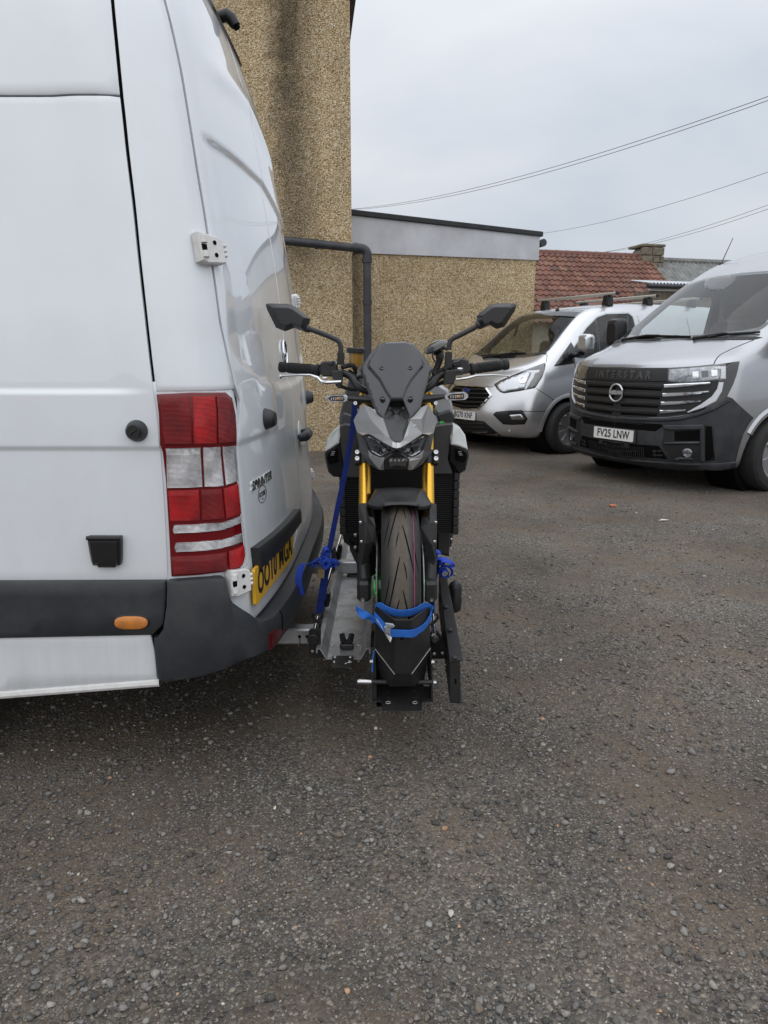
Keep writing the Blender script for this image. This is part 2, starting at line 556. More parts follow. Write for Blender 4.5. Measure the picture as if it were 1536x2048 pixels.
def patch(mb, poly, mapf, t=0.003, low=-0.004, bev=None, h=0.05, extra=None, hole=None, mi=0, unit=1.0, disp=None):
    """A plate that follows a surface: outline poly in the surface's 2-D coordinates, mapf(a, b) -> (point, normal).
    t = how far the face stands proud, low = where its edge ends, bev = edge rounding, all in metres; unit = metres per 2-D unit."""
    if area2(poly) < 0: poly = poly[::-1]
    bev = abs(t - low) * 0.35 if bev is None else bev
    outer = resample(poly, h)
    loops = [outer]
    if bev > 0:
        loops.append(inset2(outer, bev / unit))
    holes = []
    if hole:
        for hp in hole:
            hp = hp if area2(hp) > 0 else hp[::-1]
            holes.append(resample(hp, h))
    verts, edges = [], []
    def loop(l):
        n0 = len(verts)
        verts.extend(l)
        edges.extend([(n0 + i, n0 + (i + 1) % len(l)) for i in range(len(l))])
    for l in loops + holes: loop(l)
    xs = [p[0] for p in outer]; ys = [p[1] for p in outer]
    gx = np.arange(min(xs) + h * 0.5, max(xs), h); gy = np.arange(min(ys) + h * 0.5, max(ys), h)
    G = np.array([(a, b) for a in gx for b in gy]) if len(gx) and len(gy) else np.zeros((0, 2))
    if extra:
        G = np.vstack([G, np.array(extra)]) if len(G) else np.array(extra)
    if len(G):
        keep = inside2(G, outer) & (dist2(G, outer) > (bev / unit) + h * 0.3)
        for hp in holes:
            keep &= ~inside2(G, hp) & (dist2(G, hp) > h * 0.3)
        verts.extend([tuple(p) for p in G[keep]])
    vo, eo, fo, ov, oe, of = delaunay_2d_cdt([Vector(p) for p in verts], edges, [], 1, 1e-7)
    P = np.array([tuple(p) for p in vo])
    fl = [list(f) for f in fo]
    if holes:
        cen = np.array([P[f].mean(axis=0) for f in fl])
        ok = np.ones(len(fl), bool)
        for hp in holes: ok &= ~inside2(cen, hp)
        fl = [f for f, k in zip(fl, ok) if k]
    dd = dist2(P, outer)
    for hp in holes: dd = np.minimum(dd, dist2(P, hp))
    vs_, base = [], []
    vec = getattr(mapf, 'vec', None)
    pre = vec(P) if vec else None
    for q_, (p, d) in enumerate(zip(P, dd)):
        loc, nn = (Vector(pre[0][q_]), Vector(pre[1][q_])) if pre else mapf(p[0], p[1])
        e = t if (d * unit > bev * 0.5 or bev == 0) else t - bev * 0.8
        if disp is not None: e += disp(p[0], p[1])
        vs_.append(loc + nn * e)
        base.append(loc + nn * low)
    cnt = {}
    for f in fl:
        for i in range(3):
            a, b = f[i], f[(i + 1) % 3]
            cnt[(a, b)] = cnt.get((a, b), 0) + 1
    rim = [(a, b) for (a, b) in cnt if (b, a) not in cnt]
    idx = {}
    for a, b in rim:
        for q in (a, b):
            if q not in idx:
                idx[q] = len(vs_); vs_.append(base[q])
    for a, b in rim:
        fl.append([b, a, idx[a], idx[b]])
    sgn_ = 0.0                                       # face outwards, along the surface normal
    for f in fl[:200]:
        a, b, c = vs_[f[0]], vs_[f[1]], vs_[f[2]]
        if max(f) < len(P): sgn_ += (b - a).cross(c - a).dot(vs_[f[0]] - base[f[0]]) * (1 if t > low else -1)
    if sgn_ < 0: fl = [f[::-1] for f in fl]
    mb.add(vs_, fl, mi)
    return mb

def text_mesh(txt, size, mapf, depth=0.002, squeeze=1.0, bold=0.0, align='CENTER', shear=0.0, spacing=1.0):
    """Raised lettering; mapf(a, b) -> (point, normal) in metres of the lettering's own plane."""
    cu = bpy.data.curves.new('letters', 'FONT')
    cu.body = txt
    cu.size = size
    cu.align_x, cu.align_y = align, 'CENTER'
    cu.offset = bold
    cu.shear = shear
    cu.space_character = spacing
    cu.resolution_u = 3
    ob = bpy.data.objects.new('letters', cu)
    COL.objects.link(ob)
    bpy.context.view_layer.update()
    me = bpy.data.meshes.new_from_object(ob.evaluated_get(bpy.context.evaluated_depsgraph_get()))
    vv = [(p.co.x * squeeze, p.co.y) for p in me.vertices]
    ff = [list(p.vertices) for p in me.polygons]
    bpy.data.objects.remove(ob); bpy.data.curves.remove(cu); bpy.data.meshes.remove(me)
    mb = MB()
    vs_, low = [], []
    for a, b in vv:
        loc, nn = mapf(a, b)
        vs_.append(loc + nn * depth); low.append(loc - nn * 0.001)
    cnt = {}
    for f in ff:
        for i in range(len(f)):
            cnt[(f[i], f[(i + 1) % len(f)])] = 1
    n = len(vs_)
    fs = list(ff)
    for (a, b) in cnt:
        if (b, a) not in cnt:
            fs.append([b, a, a + n, b + n])
    mb.add(vs_ + low, fs)
    return mb
def plane_map(o, ex, ey, n):
    o, ex, ey, n = Vector(o), Vector(ex), Vector(ey), Vector(n)
    return lambda a, b: (o + ex * a + ey * b, n)

# ================================================================== GROUND
from mathutils import noise as mnoise
def gh(x, y):
    return 0.010 * mnoise.noise(Vector((x * 0.9, y * 0.9, 3.1))) + 0.005 * mnoise.noise(Vector((x * 3.1, y * 3.1, 7.7)))
def gravel_mat():
    m = bpy.data.materials.new('gravel_ground')
    m.use_nodes = True
    nt = m.node_tree
    b = nt.nodes['Principled BSDF']
    N = lambda k: nt.nodes.new(k)
    L = nt.links.new
    tc = N('ShaderNodeTexCoord')
    def ramp(els, src):
        r = N('ShaderNodeValToRGB')
        cr = r.color_ramp
        while len(cr.elements) < len(els): cr.elements.new(0.5)
        for e, (p, c) in zip(cr.elements, els):
            e.position, e.color = p, (*c, 1)
        L(src, r.inputs['Fac'])
        return r.outputs['Color']
    def vor(scale, feat='F1'):
        v = N('ShaderNodeTexVoronoi'); v.feature = feat
        v.inputs['Scale'].default_value = scale
        L(dist.outputs[0], v.inputs['Vector'])
        return v
    def noise(scale, det=6, rough=0.6):
        n = N('ShaderNodeTexNoise')
        n.inputs['Scale'].default_value = scale; n.inputs['Detail'].default_value = det; n.inputs['Roughness'].default_value = rough
        L(tc.outputs['Object'], n.inputs['Vector'])
        return n
    def mix(f, a, c):
        x = N('ShaderNodeMix'); x.data_type = 'RGBA'
        if isinstance(f, float): x.inputs['Factor'].default_value = f
        else: L(f, x.inputs['Factor'])
        L(a, x.inputs['A']); L(c, x.inputs['B'])
        return x.outputs['Result']
    def math_(op, a, c=None):
        q = N('ShaderNodeMath'); q.operation = op
        for i, z in enumerate((a, c)):
            if z is None: continue
            if isinstance(z, (int, float)): q.inputs[i].default_value = z
            else: L(z, q.inputs[i])
        return q.outputs[0]
    nd = noise(30, 2)
    dist = N('ShaderNodeVectorMath'); dist.operation = 'MULTIPLY_ADD'
    L(nd.outputs['Color'], dist.inputs[0]); dist.inputs[1].default_value = (0.012, 0.012, 0.012)
    L(tc.outputs['Object'], dist.inputs[2])
    vs1, vs2, vs3 = vor(210), vor(85), vor(34)
    def cellval(v):
        s_ = N('ShaderNodeSeparateColor'); L(v.outputs['Color'], s_.inputs[0]); return s_.outputs
    c1, c2, c3 = cellval(vs1), cellval(vs2), cellval(vs3)
    big = noise(0.9, 7, 0.62)
    mid = noise(4.5, 6, 0.6)
    dirt = ramp([(0.25, (0.056, 0.046, 0.037)), (0.5, (0.088, 0.073, 0.058)), (0.8, (0.125, 0.104, 0.083))], mid.outputs['Fac'])
    grit = ramp([(0.0, (0.040, 0.037, 0.034)), (0.4, (0.082, 0.075, 0.067)), (0.74, (0.130, 0.119, 0.107)), (0.92, (0.21, 0.19, 0.165)), (1.0, (0.40, 0.37, 0.33))], c1[0])
    ston = ramp([(0.0, (0.05, 0.049, 0.047)), (0.45, (0.105, 0.100, 0.094)), (0.8, (0.165, 0.155, 0.140)), (1.0, (0.27, 0.235, 0.19))], c2[1])
    # patches: where loose grit lies and where the bare brown earth shows
    pm = ramp([(0.36, (0, 0, 0)), (0.58, (1, 1, 1))], big.outputs['Fac'])
    pmv = N('ShaderNodeSeparateColor'); L(pm, pmv.inputs[0])
    gmask = math_('MULTIPLY', math_('GREATER_THAN', math_('ADD', c1[1], math_('MULTIPLY', pmv.outputs[0], 0.45)), 0.55), 0.85)
    col = mix(gmask, dirt, grit)
    smask = math_('GREATER_THAN', math_('ADD', c2[2], math_('MULTIPLY', pmv.outputs[0], 0.35)), 0.80)
    edge2 = math_('LESS_THAN', vs2.outputs['Distance'], 0.55)
    smask = math_('MULTIPLY', smask, edge2)
    col = mix(smask, col, ston)
    earth = noise(1.7, 8, 0.66)
    er = N('ShaderNodeMapRange')
    er.inputs['From Min'].default_value, er.inputs['From Max'].default_value = 0.44, 0.62
    er.inputs['To Min'].default_value, er.inputs['To Max'].default_value = 0.0, 0.66
    L(earth.outputs['Fac'], er.inputs['Value'])
    dust = N('ShaderNodeRGB'); dust.outputs[0].default_value = (0.138, 0.105, 0.076, 1)
    col = mix(er.outputs['Result'], col, dust.outputs[0])
    hs = N('ShaderNodeHueSaturation')
    L(col, hs.inputs['Color'])
    mr = N('ShaderNodeMapRange')
    mr.inputs['From Min'].default_value, mr.inputs['From Max'].default_value = 0.3, 0.7
    mr.inputs['To Min'].default_value, mr.inputs['To Max'].default_value = 0.80, 1.46
    L(big.outputs['Fac'], mr.inputs['Value']); L(mr.outputs['Result'], hs.inputs['Value'])
    L(hs.outputs['Color'], b.inputs['Base Color'])
    b.inputs['Roughness'].default_value = 0.85
    b.inputs['Specular IOR Level'].default_value = 0.25
    h = math_('ADD', math_('MULTIPLY', vs1.outputs['Distance'], -0.35), math_('MULTIPLY', math_('MULTIPLY', math_('SUBTRACT', 0.6, vs2.outputs['Distance']), smask), 1.5))
    h = math_('ADD', h, math_('MULTIPLY', mid.outputs['Fac'], 1.2))
    bp = N('ShaderNodeBump'); bp.inputs['Strength'].default_value = 0.9; bp.inputs['Distance'].default_value = 0.010
    L(h, bp.inputs['Height']); L(bp.outputs['Normal'], b.inputs['Normal'])
    return m
M['gravel'] = gravel_mat()
def axis_pts(lo, hi, fine_lo, fine_hi, step):
    a = list(np.arange(fine_lo, fine_hi, step))
    g, x = step, fine_hi
    while x < hi: a.append(x); g *= 1.28; x += g
    a.append(hi)
    g, x = step, fine_lo
    while x > lo: g *= 1.28; x -= g; a.insert(0, max(x, lo))
    return a
gx, gy = axis_pts(-700, 700, -3.5, 6.0, 0.07), axis_pts(-300, 1200, 0.5, 10.0, 0.07)
mb = MB()
mb.grid([[Vector((x, y, gh(x, y) if abs(x) < 30 and abs(y) < 30 else 0.0)) for x in gx] for y in gy])
tag(mb.build('ground', M['gravel'], fix=False, sharp=80), kind='structure')

def stone_mat():
    m = bpy.data.materials.new('stones')
    m.use_nodes = True
    nt = m.node_tree
    b = nt.nodes['Principled BSDF']
    a = nt.nodes.new('ShaderNodeAttribute'); a.attribute_name = 'tone'
    tc = nt.nodes.new('ShaderNodeTexCoord')
    n = nt.nodes.new('ShaderNodeTexNoise'); n.inputs['Scale'].default_value = 260; n.inputs['Detail'].default_value = 4
    nt.links.new(tc.outputs['Object'], n.inputs['Vector'])
    mr = nt.nodes.new('ShaderNodeMapRange')
    mr.inputs['From Min'].default_value, mr.inputs['From Max'].default_value = 0.3, 0.7
    mr.inputs['To Min'].default_value, mr.inputs['To Max'].default_value = 0.72, 1.25
    nt.links.new(n.outputs['Fac'], mr.inputs['Value'])
    hs = nt.nodes.new('ShaderNodeHueSaturation')
    nt.links.new(a.outputs['Color'], hs.inputs['Color']); nt.links.new(mr.outputs['Result'], hs.inputs['Value'])
    nt.links.new(hs.outputs['Color'], b.inputs['Base Color'])
    b.inputs['Roughness'].default_value = 0.8
    b.inputs['Specular IOR Level'].default_value = 0.3
    bp = nt.nodes.new('ShaderNodeBump'); bp.inputs['Strength'].default_value = 0.5; bp.inputs['Distance'].default_value = 0.002
    nt.links.new(n.outputs['Fac'], bp.inputs['Height']); nt.links.new(bp.outputs['Normal'], b.inputs['Normal'])
    return m
def base_stone(kind):
    bm = bmesh.new()
    if kind == 0:
        v = [(1, 0, 0), (-1, 0, 0), (0, 1, 0), (0, -1, 0), (0, 0, 1), (0, 0, -1)]
        f = [(0, 2, 4), (2, 1, 4), (1, 3, 4), (3, 0, 4), (2, 0, 5), (1, 2, 5), (3, 1, 5), (0, 3, 5)]
        bm.free()
        return np.array(v, float), np.array(f)
    bmesh.ops.create_icosphere(bm, subdivisions=kind, radius=1.0)
    bm.verts.index_update()
    v = np.array([tuple(p.co) for p in bm.verts]); f = np.array([[q.index for q in g.verts] for g in bm.faces])
    bm.free()
    return v, f
PALETTE = np.array([(0.060, 0.058, 0.055), (0.090, 0.086, 0.080), (0.125, 0.119, 0.111), (0.105, 0.092, 0.077), (0.155, 0.147, 0.136),
                    (0.078, 0.076, 0.073), (0.20, 0.187, 0.168), (0.120, 0.099, 0.079), (0.30, 0.19, 0.12), (0.44, 0.41, 0.36)])
PAL_W = np.array([.15, .20, .18, .13, .12, .08, .07, .06, .006, .006]); PAL_W = PAL_W / PAL_W.sum()
def scatter(n, kind, smin, smax, y0, y1, power):
    u = RNG.random(n)
    if abs(power - 1) < 1e-6: y = y0 * (y1 / y0) ** u
    else: y = (y0 ** (1 - power) + u * (y1 ** (1 - power) - y0 ** (1 - power))) ** (1 / (1 - power))
    x = (RNG.random(n) * 2 - 1) * (0.75 * y + 0.5)
    # stones gather in loose drifts
    dens = np.array([mnoise.noise(Vector((a * 0.8, b * 0.8, 1.7))) + 0.6 * mnoise.noise(Vector((a * 2.7, b * 2.7, 9.0))) for a, b in zip(x, y)])
    keep = dens + RNG.normal(0, 0.45, n) > -0.15
    x, y = x[keep], y[keep]
    n = len(x)
    s = smin * (smax / smin) ** (RNG.random(n) ** 1.9)
    v0, f0 = base_stone(kind)
    k = len(v0)
    q = RNG.normal(size=(n, 4)); q /= np.linalg.norm(q, axis=1)[:, None]
    w, a, b, c = q.T
    Rm = np.stack([np.stack([1 - 2 * (b * b + c * c), 2 * (a * b - c * w), 2 * (a * c + b * w)], -1),
                   np.stack([2 * (a * b + c * w), 1 - 2 * (a * a + c * c), 2 * (b * c - a * w)], -1),
                   np.stack([2 * (a * c - b * w), 2 * (b * c + a * w), 1 - 2 * (a * a + b * b)], -1)], 1)
    shape = v0[None] * (1 + RNG.normal(0, 0.20 if kind < 1 else 0.24, (n, k, 1)).clip(-.4, .45)) * (0.55 + 0.6 * RNG.random((n, 1, 3)))
    P = np.einsum('nij,nkj->nki', Rm, shape)
    P[:, :, 2] *= 0.62
    P *= s[:, None, None] * 0.5
    z = np.array([gh(a_, b_) for a_, b_ in zip(x, y)])
    P += np.stack([x, y, z + s * 0.16], -1)[:, None, :]
    F = (f0[None] + (np.arange(n) * k)[:, None, None]).reshape(-1, 3)
    col = PALETTE[RNG.choice(len(PALETTE), n, p=PAL_W)] * (1.10 + 0.50 * RNG.random((n, 1)))
    return P.reshape(-1, 3), F, np.repeat(col, k, axis=0)
SV, SF, SC, off = [], [], [], 0
for args in ((95000, 0, .0035, .012, .85, 7.5, 1.3), (27000, 1, .008, .024, .85, 9.5, 1.0), (300, 1, .020, .034, .95, 9.0, 0.9)):
    P_, F_, C_ = scatter(*args)
    SV.append(P_); SF.append(F_ + off); SC.append(C_); off += len(P_)
SV, SF, SC = np.vstack(SV), np.vstack(SF), np.vstack(SC)
me = bpy.data.meshes.new('gravel')
me.vertices.add(len(SV)); me.vertices.foreach_set('co', SV.astype(np.float32).ravel())
me.loops.add(SF.size); me.loops.foreach_set('vertex_index', SF.astype(np.int32).ravel())
me.polygons.add(len(SF)); me.polygons.foreach_set('loop_start', np.arange(0, SF.size, 3, dtype=np.int32))
at_ = me.attributes.new('tone', 'FLOAT_COLOR', 'POINT')
at_.data.foreach_set('color', np.hstack([SC, np.ones((len(SC), 1))]).astype(np.float32).ravel())
me.update(calc_edges=True)
me.materials.append(stone_mat())
o = bpy.data.objects.new('gravel', me); COL.objects.link(o)
tag(o, 'loose grey and brown gravel scattered over the yard', kind='stuff')

# ================================================================== BUILDINGS
WALL_A = R(15.7)
WE, WN = Vector((math.cos(WALL_A), math.sin(WALL_A), 0)), Vector((math.sin(WALL_A), -math.cos(WALL_A), 0))
UP = Vector((0, 0, 1))
def pebbledash(name, stains):
    """Spar-dash render: thousands of tan, cream and brown chips; stains = [(axis position, half width, top z, bottom z, strength)]."""
    m = bpy.data.materials.new(name)
    m.use_nodes = True
    nt = m.node_tree
    b = nt.nodes['Principled BSDF']
    N = lambda k: nt.nodes.new(k)
    L = nt.links.new
    tc = N('ShaderNodeTexCoord')
    v = N('ShaderNodeTexVoronoi'); v.inputs['Scale'].default_value = 92
    L(tc.outputs['Object'], v.inputs['Vector'])
    v2 = N('ShaderNodeTexVoronoi'); v2.inputs['Scale'].default_value = 46
    L(tc.outputs['Object'], v2.inputs['Vector'])
    sp = N('ShaderNodeSeparateColor'); L(v.outputs['Color'], sp.inputs[0])
    r = N('ShaderNodeValToRGB')
    els = [(0.0, (0.15, 0.102, 0.054)), (0.14, (0.32, 0.217, 0.108)), (0.40, (0.485, 0.355, 0.190)), (0.66, (0.595, 0.46, 0.270)), (0.86, (0.69, 0.58, 0.395)), (1.0, (0.82, 0.755, 0.62))]
    while len(r.color_ramp.elements) < len(els): r.color_ramp.elements.new(0.5)
    for e, (p, c) in zip(r.color_ramp.elements, els): e.position, e.color = p, (*c, 1)
    L(sp.outputs[0], r.inputs['Fac'])
    n = N('ShaderNodeTexNoise'); n.inputs['Scale'].default_value = 1.3; n.inputs['Detail'].default_value = 8; n.inputs['Roughness'].default_value = 0.68
    L(tc.outputs['Object'], n.inputs['Vector'])
    mr = N('ShaderNodeMapRange')
    mr.inputs['From Min'].default_value, mr.inputs['From Max'].default_value = 0.3, 0.7
    mr.inputs['To Min'].default_value, mr.inputs['To Max'].default_value = 0.78, 1.12
    L(n.outputs['Fac'], mr.inputs['Value'])
    fac = mr.outputs['Result']
    def math_(op, a, c=None, clamp=False):
        q = N('ShaderNodeMath'); q.operation = op; q.use_clamp = clamp
        for i, z in enumerate((a, c)):
            if z is None: continue
            if isinstance(z, (int, float)): q.inputs[i].default_value = z
            else: L(z, q.inputs[i])
        return q.outputs[0]
    xyz = N('ShaderNodeSeparateXYZ'); L(tc.outputs['Object'], xyz.inputs[0])
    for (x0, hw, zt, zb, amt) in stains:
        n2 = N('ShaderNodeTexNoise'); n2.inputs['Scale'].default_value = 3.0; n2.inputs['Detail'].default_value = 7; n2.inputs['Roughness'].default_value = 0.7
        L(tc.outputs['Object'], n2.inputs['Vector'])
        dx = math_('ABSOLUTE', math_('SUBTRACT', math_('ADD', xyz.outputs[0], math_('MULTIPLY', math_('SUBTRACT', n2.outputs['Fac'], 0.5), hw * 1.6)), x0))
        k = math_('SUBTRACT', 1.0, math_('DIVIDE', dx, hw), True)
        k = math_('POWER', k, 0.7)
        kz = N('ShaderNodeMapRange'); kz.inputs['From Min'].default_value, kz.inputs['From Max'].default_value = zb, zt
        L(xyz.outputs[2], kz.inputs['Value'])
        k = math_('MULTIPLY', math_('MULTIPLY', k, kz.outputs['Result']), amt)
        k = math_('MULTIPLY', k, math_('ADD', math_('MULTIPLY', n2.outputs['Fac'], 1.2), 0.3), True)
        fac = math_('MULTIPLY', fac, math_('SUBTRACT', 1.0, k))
    hs = N('ShaderNodeHueSaturation'); L(r.outputs['Color'], hs.inputs['Color']); L(fac, hs.inputs['Value'])
    L(hs.outputs['Color'], b.inputs['Base Color'])
    b.inputs['Roughness'].default_value = 0.8
    b.inputs['Specular IOR Level'].default_value = 0.3
    h = math_('ADD', math_('MULTIPLY', v.outputs['Distance'], -1.0), math_('MULTIPLY', v2.outputs['Distance'], -0.5))
    bp = N('ShaderNodeBump'); bp.inputs['Strength'].default_value = 1.0; bp.inputs['Distance'].default_value = 0.012
    L(h, bp.inputs['Height']); L(bp.outputs['Normal'], b.inputs['Normal'])
    return m
M['cladding'] = mat('cladding', (0.50, 0.51, 0.54), 0.6, var=0.10, var_scale=3, dirt=(0.33, 0.33, 0.34), dirt_amt=0.6, dirt_scale=2.2)
M['felt'] = mat('felt', (0.030, 0.031, 0.034), 0.75, var=0.3, var_scale=6)
M['pvc'] = mat('pvc', (0.030, 0.032, 0.038), 0.42, var=0.12, var_scale=9, dirt=(0.11, 0.105, 0.10), dirt_amt=0.35, dirt_scale=7)
M['slate'] = mat('slate', (0.075, 0.078, 0.085), 0.7, var=0.25, var_scale=8)

def wall_block(mb, o, e, n, w, d, z0, z1, step=0.35, jit=0.004):
    """Rendered masonry block: front and both returns gridded and slightly uneven, plus top."""
    o = Vector(o)
    def P(a, c, z):
        q = 0.0 if jit == 0 else jit
        return o + e * (a + q * mnoise.noise(Vector((z * 4, a, 5.0)))) - n * (c + q * mnoise.noise(Vector((a * 3, z * 3, c)))) + UP * z
    def lin(a, b): return list(np.linspace(a, b, max(2, int(abs(b - a) / step) + 1)))
    mb.grid([[P(a, 0, z) for a in lin(0, w)] for z in lin(z0, z1)])
    mb.grid([[P(w, c, z) for c in lin(0, d)] for z in lin(z0, z1)])
    mb.grid([[P(0, c, z) for c in lin(0, d)] for z in lin(z0, z1)], flip=True)
    mb.grid([[P(a, d, z) for a in lin(0, w)] for z in lin(z0, z1)], flip=True)
    mb.grid([[P(a, c, z1) for a in (0, w)] for c in (0, d)])

# --- tall rendered house behind the white van; local origin at its visible corner
cor = at(703, 418, 9.6); cor.z = 0
HA = R(6.0)
HE, HN = Vector((math.cos(HA), math.sin(HA), 0)), Vector((math.sin(HA), -math.cos(HA), 0))
house = thing('rendered_house', 'tall house wall in tan pebbledash with a dark damp streak, behind the white van', 'house', cor)
mb = MB(); wall_block(mb, cor - HE * 9.0, HE, HN, 9.0, 7.0, -0.05, 6.2)
mb.build('wall', pebbledash('pebbledash_tall', [(-0.80, 0.22, 6.0, 2.3, 0.95), (-0.66, 0.30, 2.6, 1.9, 0.55)]), house, sharp=60)
mb = MB()
a0, a1 = cor - HE * 9.2 + HN * 0.25, cor + HE * 0.2 + HN * 0.25
rd = (cor - HE * 9.2 - HN * 3.5) + UP * 9.4, (cor + HE * 0.2 - HN * 3.5) + UP * 9.4
b0, b1 = cor - HE * 9.2 - HN * 7.25, cor + HE * 0.2 - HN * 7.25
mb.add([a0 + UP * 6.2, a1 + UP * 6.2, rd[1], rd[0], b0 + UP * 6.2, b1 + UP * 6.2], [(0, 1, 2, 3), (3, 2, 5, 4), (0, 3, 4), (1, 5, 2), (0, 4, 5, 1)])
mb.build('roof', M['slate'], house, smooth=False)
# waste pipe: along the wall, round the corner, down to the ground
y_p = 9.42
p_a, p_b = at(480, 472, y_p - 0.13), at(719, 497, y_p)
d_p = (p_b - p_a).normalized()
elb = p_b + d_p * 0.02
pipe = empty('drainpipe', (0, 0, 0), parent=house); ORIG[pipe.name] = cor
pr = 0.052
bend = [elb - d_p * 0.05, elb + d_p * 0.015, elb + d_p * 0.055 - UP * 0.02, elb + d_p * 0.075 - UP * 0.06, elb + d_p * 0.075 - UP * 0.12]
down = elb + d_p * 0.075
mb = MB()
mb.tube([p_a, elb - d_p * 0.03], pr, 18)
mb.build('pipe', M['pvc'], pipe)
mb = MB(); mb.tube([down - UP * 0.10, Vector((down.x, down.y, 0.02))], pr, 18); mb.build('pipe', M['pvc'], pipe)
mb = MB(); mb.tube(smooth_open(bend, 4), pr * 1.16, 18)
mb.tube([elb - d_p * 0.10, elb - d_p * 0.04], pr * 1.26, 18); mb.tube([down - UP * 0.10, down - UP * 0.16], pr * 1.26, 18)
mb.build('elbow', M['pvc'], pipe)
for q in (0.63, 0.30):
    c_ = p_a.lerp(elb, q); mb = MB(); mb.tube([c_ - d_p * 0.02, c_ + d_p * 0.02], pr * 1.2, 18)
    mb.box(c_ + HN * -0.06, (0.03, 0.12, 0.03)); mb.build('bracket', M['pvc'], pipe)
for z in (1.9, 0.8):
    mb = MB(); mb.tube([Vector((down.x, down.y, z)), Vector((down.x, down.y, z + 0.05))], pr * 1.2, 18); mb.build('bracket', M['pvc'], pipe)

# --- low flat-roofed building
lo = at(716, 600, 10.55); lo.z = 0
lowb = thing('flat_roofed_building', 'low pebbledash building with pale cladding band under a black felt roof edge', 'building', lo)
wlen = 2.77
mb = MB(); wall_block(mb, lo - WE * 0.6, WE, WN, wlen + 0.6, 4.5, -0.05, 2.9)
mb.build('wall', pebbledash('pebbledash_low', [(-0.03, 0.22, 2.6, -4.0, 0.75), (2.9, 0.12, 2.7, 1.2, 0.3)]), lowb, sharp=60)  # first entry darkens the strip of wall next to the downpipe
zL, zR = 3.235, 3.075
mb = MB()
q0, q1 = lo - WE * 0.6 + WN * 0.03, lo + WE * (wlen + 0.035) + WN * 0.03
zb = 2.672
mb.prism([q0 + UP * zb, q1 + UP * zb, q1 + UP * zR, q0 + UP * (zL + 0.03)], -WN * 0.03 * 0.96, b=0.004)
mb.prism([q1 - WN * 0.032 + UP * zb, q1 - WN * 4.4 + UP * zb, q1 - WN * 4.4 + UP * zR, q1 - WN * 0.032 + UP * zR], -WE * 0.03, b=0.004)
mb.build('cladding', M['cladding'], lowb)
mb = MB()
f0, f1 = q0 + WN * 0.035, q1 + WN * 0.035 + WE * 0.04
mb.add([f0 + UP * (zL + 0.03), f1 + UP * zR, f1 - WN * 4.5 + UP * zR, f0 - WN * 4.5 + UP * (zL + 0.03), f0 + UP * (zL - 0.045), f1 + UP * (zR - 0.07), f1 - WN * 4.5 + UP * (zR - 0.07), f0 - WN * 4.5 + UP * (zL - 0.045)],
       [(0, 1, 2, 3), (4, 7, 6, 5), (0, 4, 5, 1), (1, 5, 6, 2), (2, 6, 7, 3), (3, 7, 4, 0)])
mb.build('roof', M['felt'], lowb, bevel=0.012)
mb = MB(); g0 = f1 + UP * (zR - 0.14) - WN * 0.10 + WE * 0.06
mb.lathe([(0.001, 0), (0.055, 0), (0.055, 4.2), (0.001, 4.2)], g0, -WN, 14)
mb.build('gutter', M['pvc'], lowb)

# --- terracotta-roofed cottage
TA = R(14.8)
TE, TN = Vector((math.cos(TA), math.sin(TA), 0)), Vector((math.sin(TA), -math.cos(TA), 0))
rl, rr = at(1070, 503, 22.0), at(1293, 513, 22.95)
rz = 0.5 * (rl.z + rr.z)
rr_s = (rr - rl).dot(TE)
cot = thing('cottage', 'low cottage with a red tiled roof, beyond the flat roofed building', 'house', (rl.x, rl.y, 0))
o_ = Vector((rl.x, rl.y, 0))
run, drop = 2.75, 2.15
sl_n = (TN * drop + UP * run).normalized()
LEN0 = -3.0
def tile_mat():
    m = mat('roof_tile', (0.25, 0.085, 0.055), 0.75, var=0.18, var_scale=2.0, bump=0.4, bump_scale=60)
    nt = m.node_tree
    a = nt.nodes.new('ShaderNodeAttribute'); a.attribute_name = 'tone'
    hs = [n for n in nt.nodes if n.type == 'HUE_SAT'][0]
    nt.links.new(a.outputs['Color'], hs.inputs['Color'])
    return m
M['roof_tile'] = tile_mat()
M['old_stone'] = mat('old_stone', (0.19, 0.165, 0.125), 0.9, var=0.35, var_scale=9, bump=0.8, bump_scale=40, dirt=(0.07, 0.06, 0.05), dirt_amt=0.7, dirt_scale=6)
M['harl'] = mat('harl', (0.30, 0.27, 0.23), 0.9, var=0.15, bump=0.5, bump_scale=40)
M['asbestos'] = mat('asbestos', (0.20, 0.205, 0.20), 0.85, var=0.3, var_scale=5, dirt=(0.09, 0.085, 0.07), dirt_amt=0.6, dirt_scale=4)
M['tin'] = mat('tin', (0.55, 0.57, 0.60), 0.5, metal=0.3, var=0.12, var_scale=5)
mb = MB()
wall_block(mb, o_ + TE * LEN0 + TN * (run - 0.25), TE, TN, rr_s - LEN0 - 0.05, 2 * run - 0.5, -0.05, rz - drop - 0.02, jit=0)
mb.build('wall', M['harl'], cot)
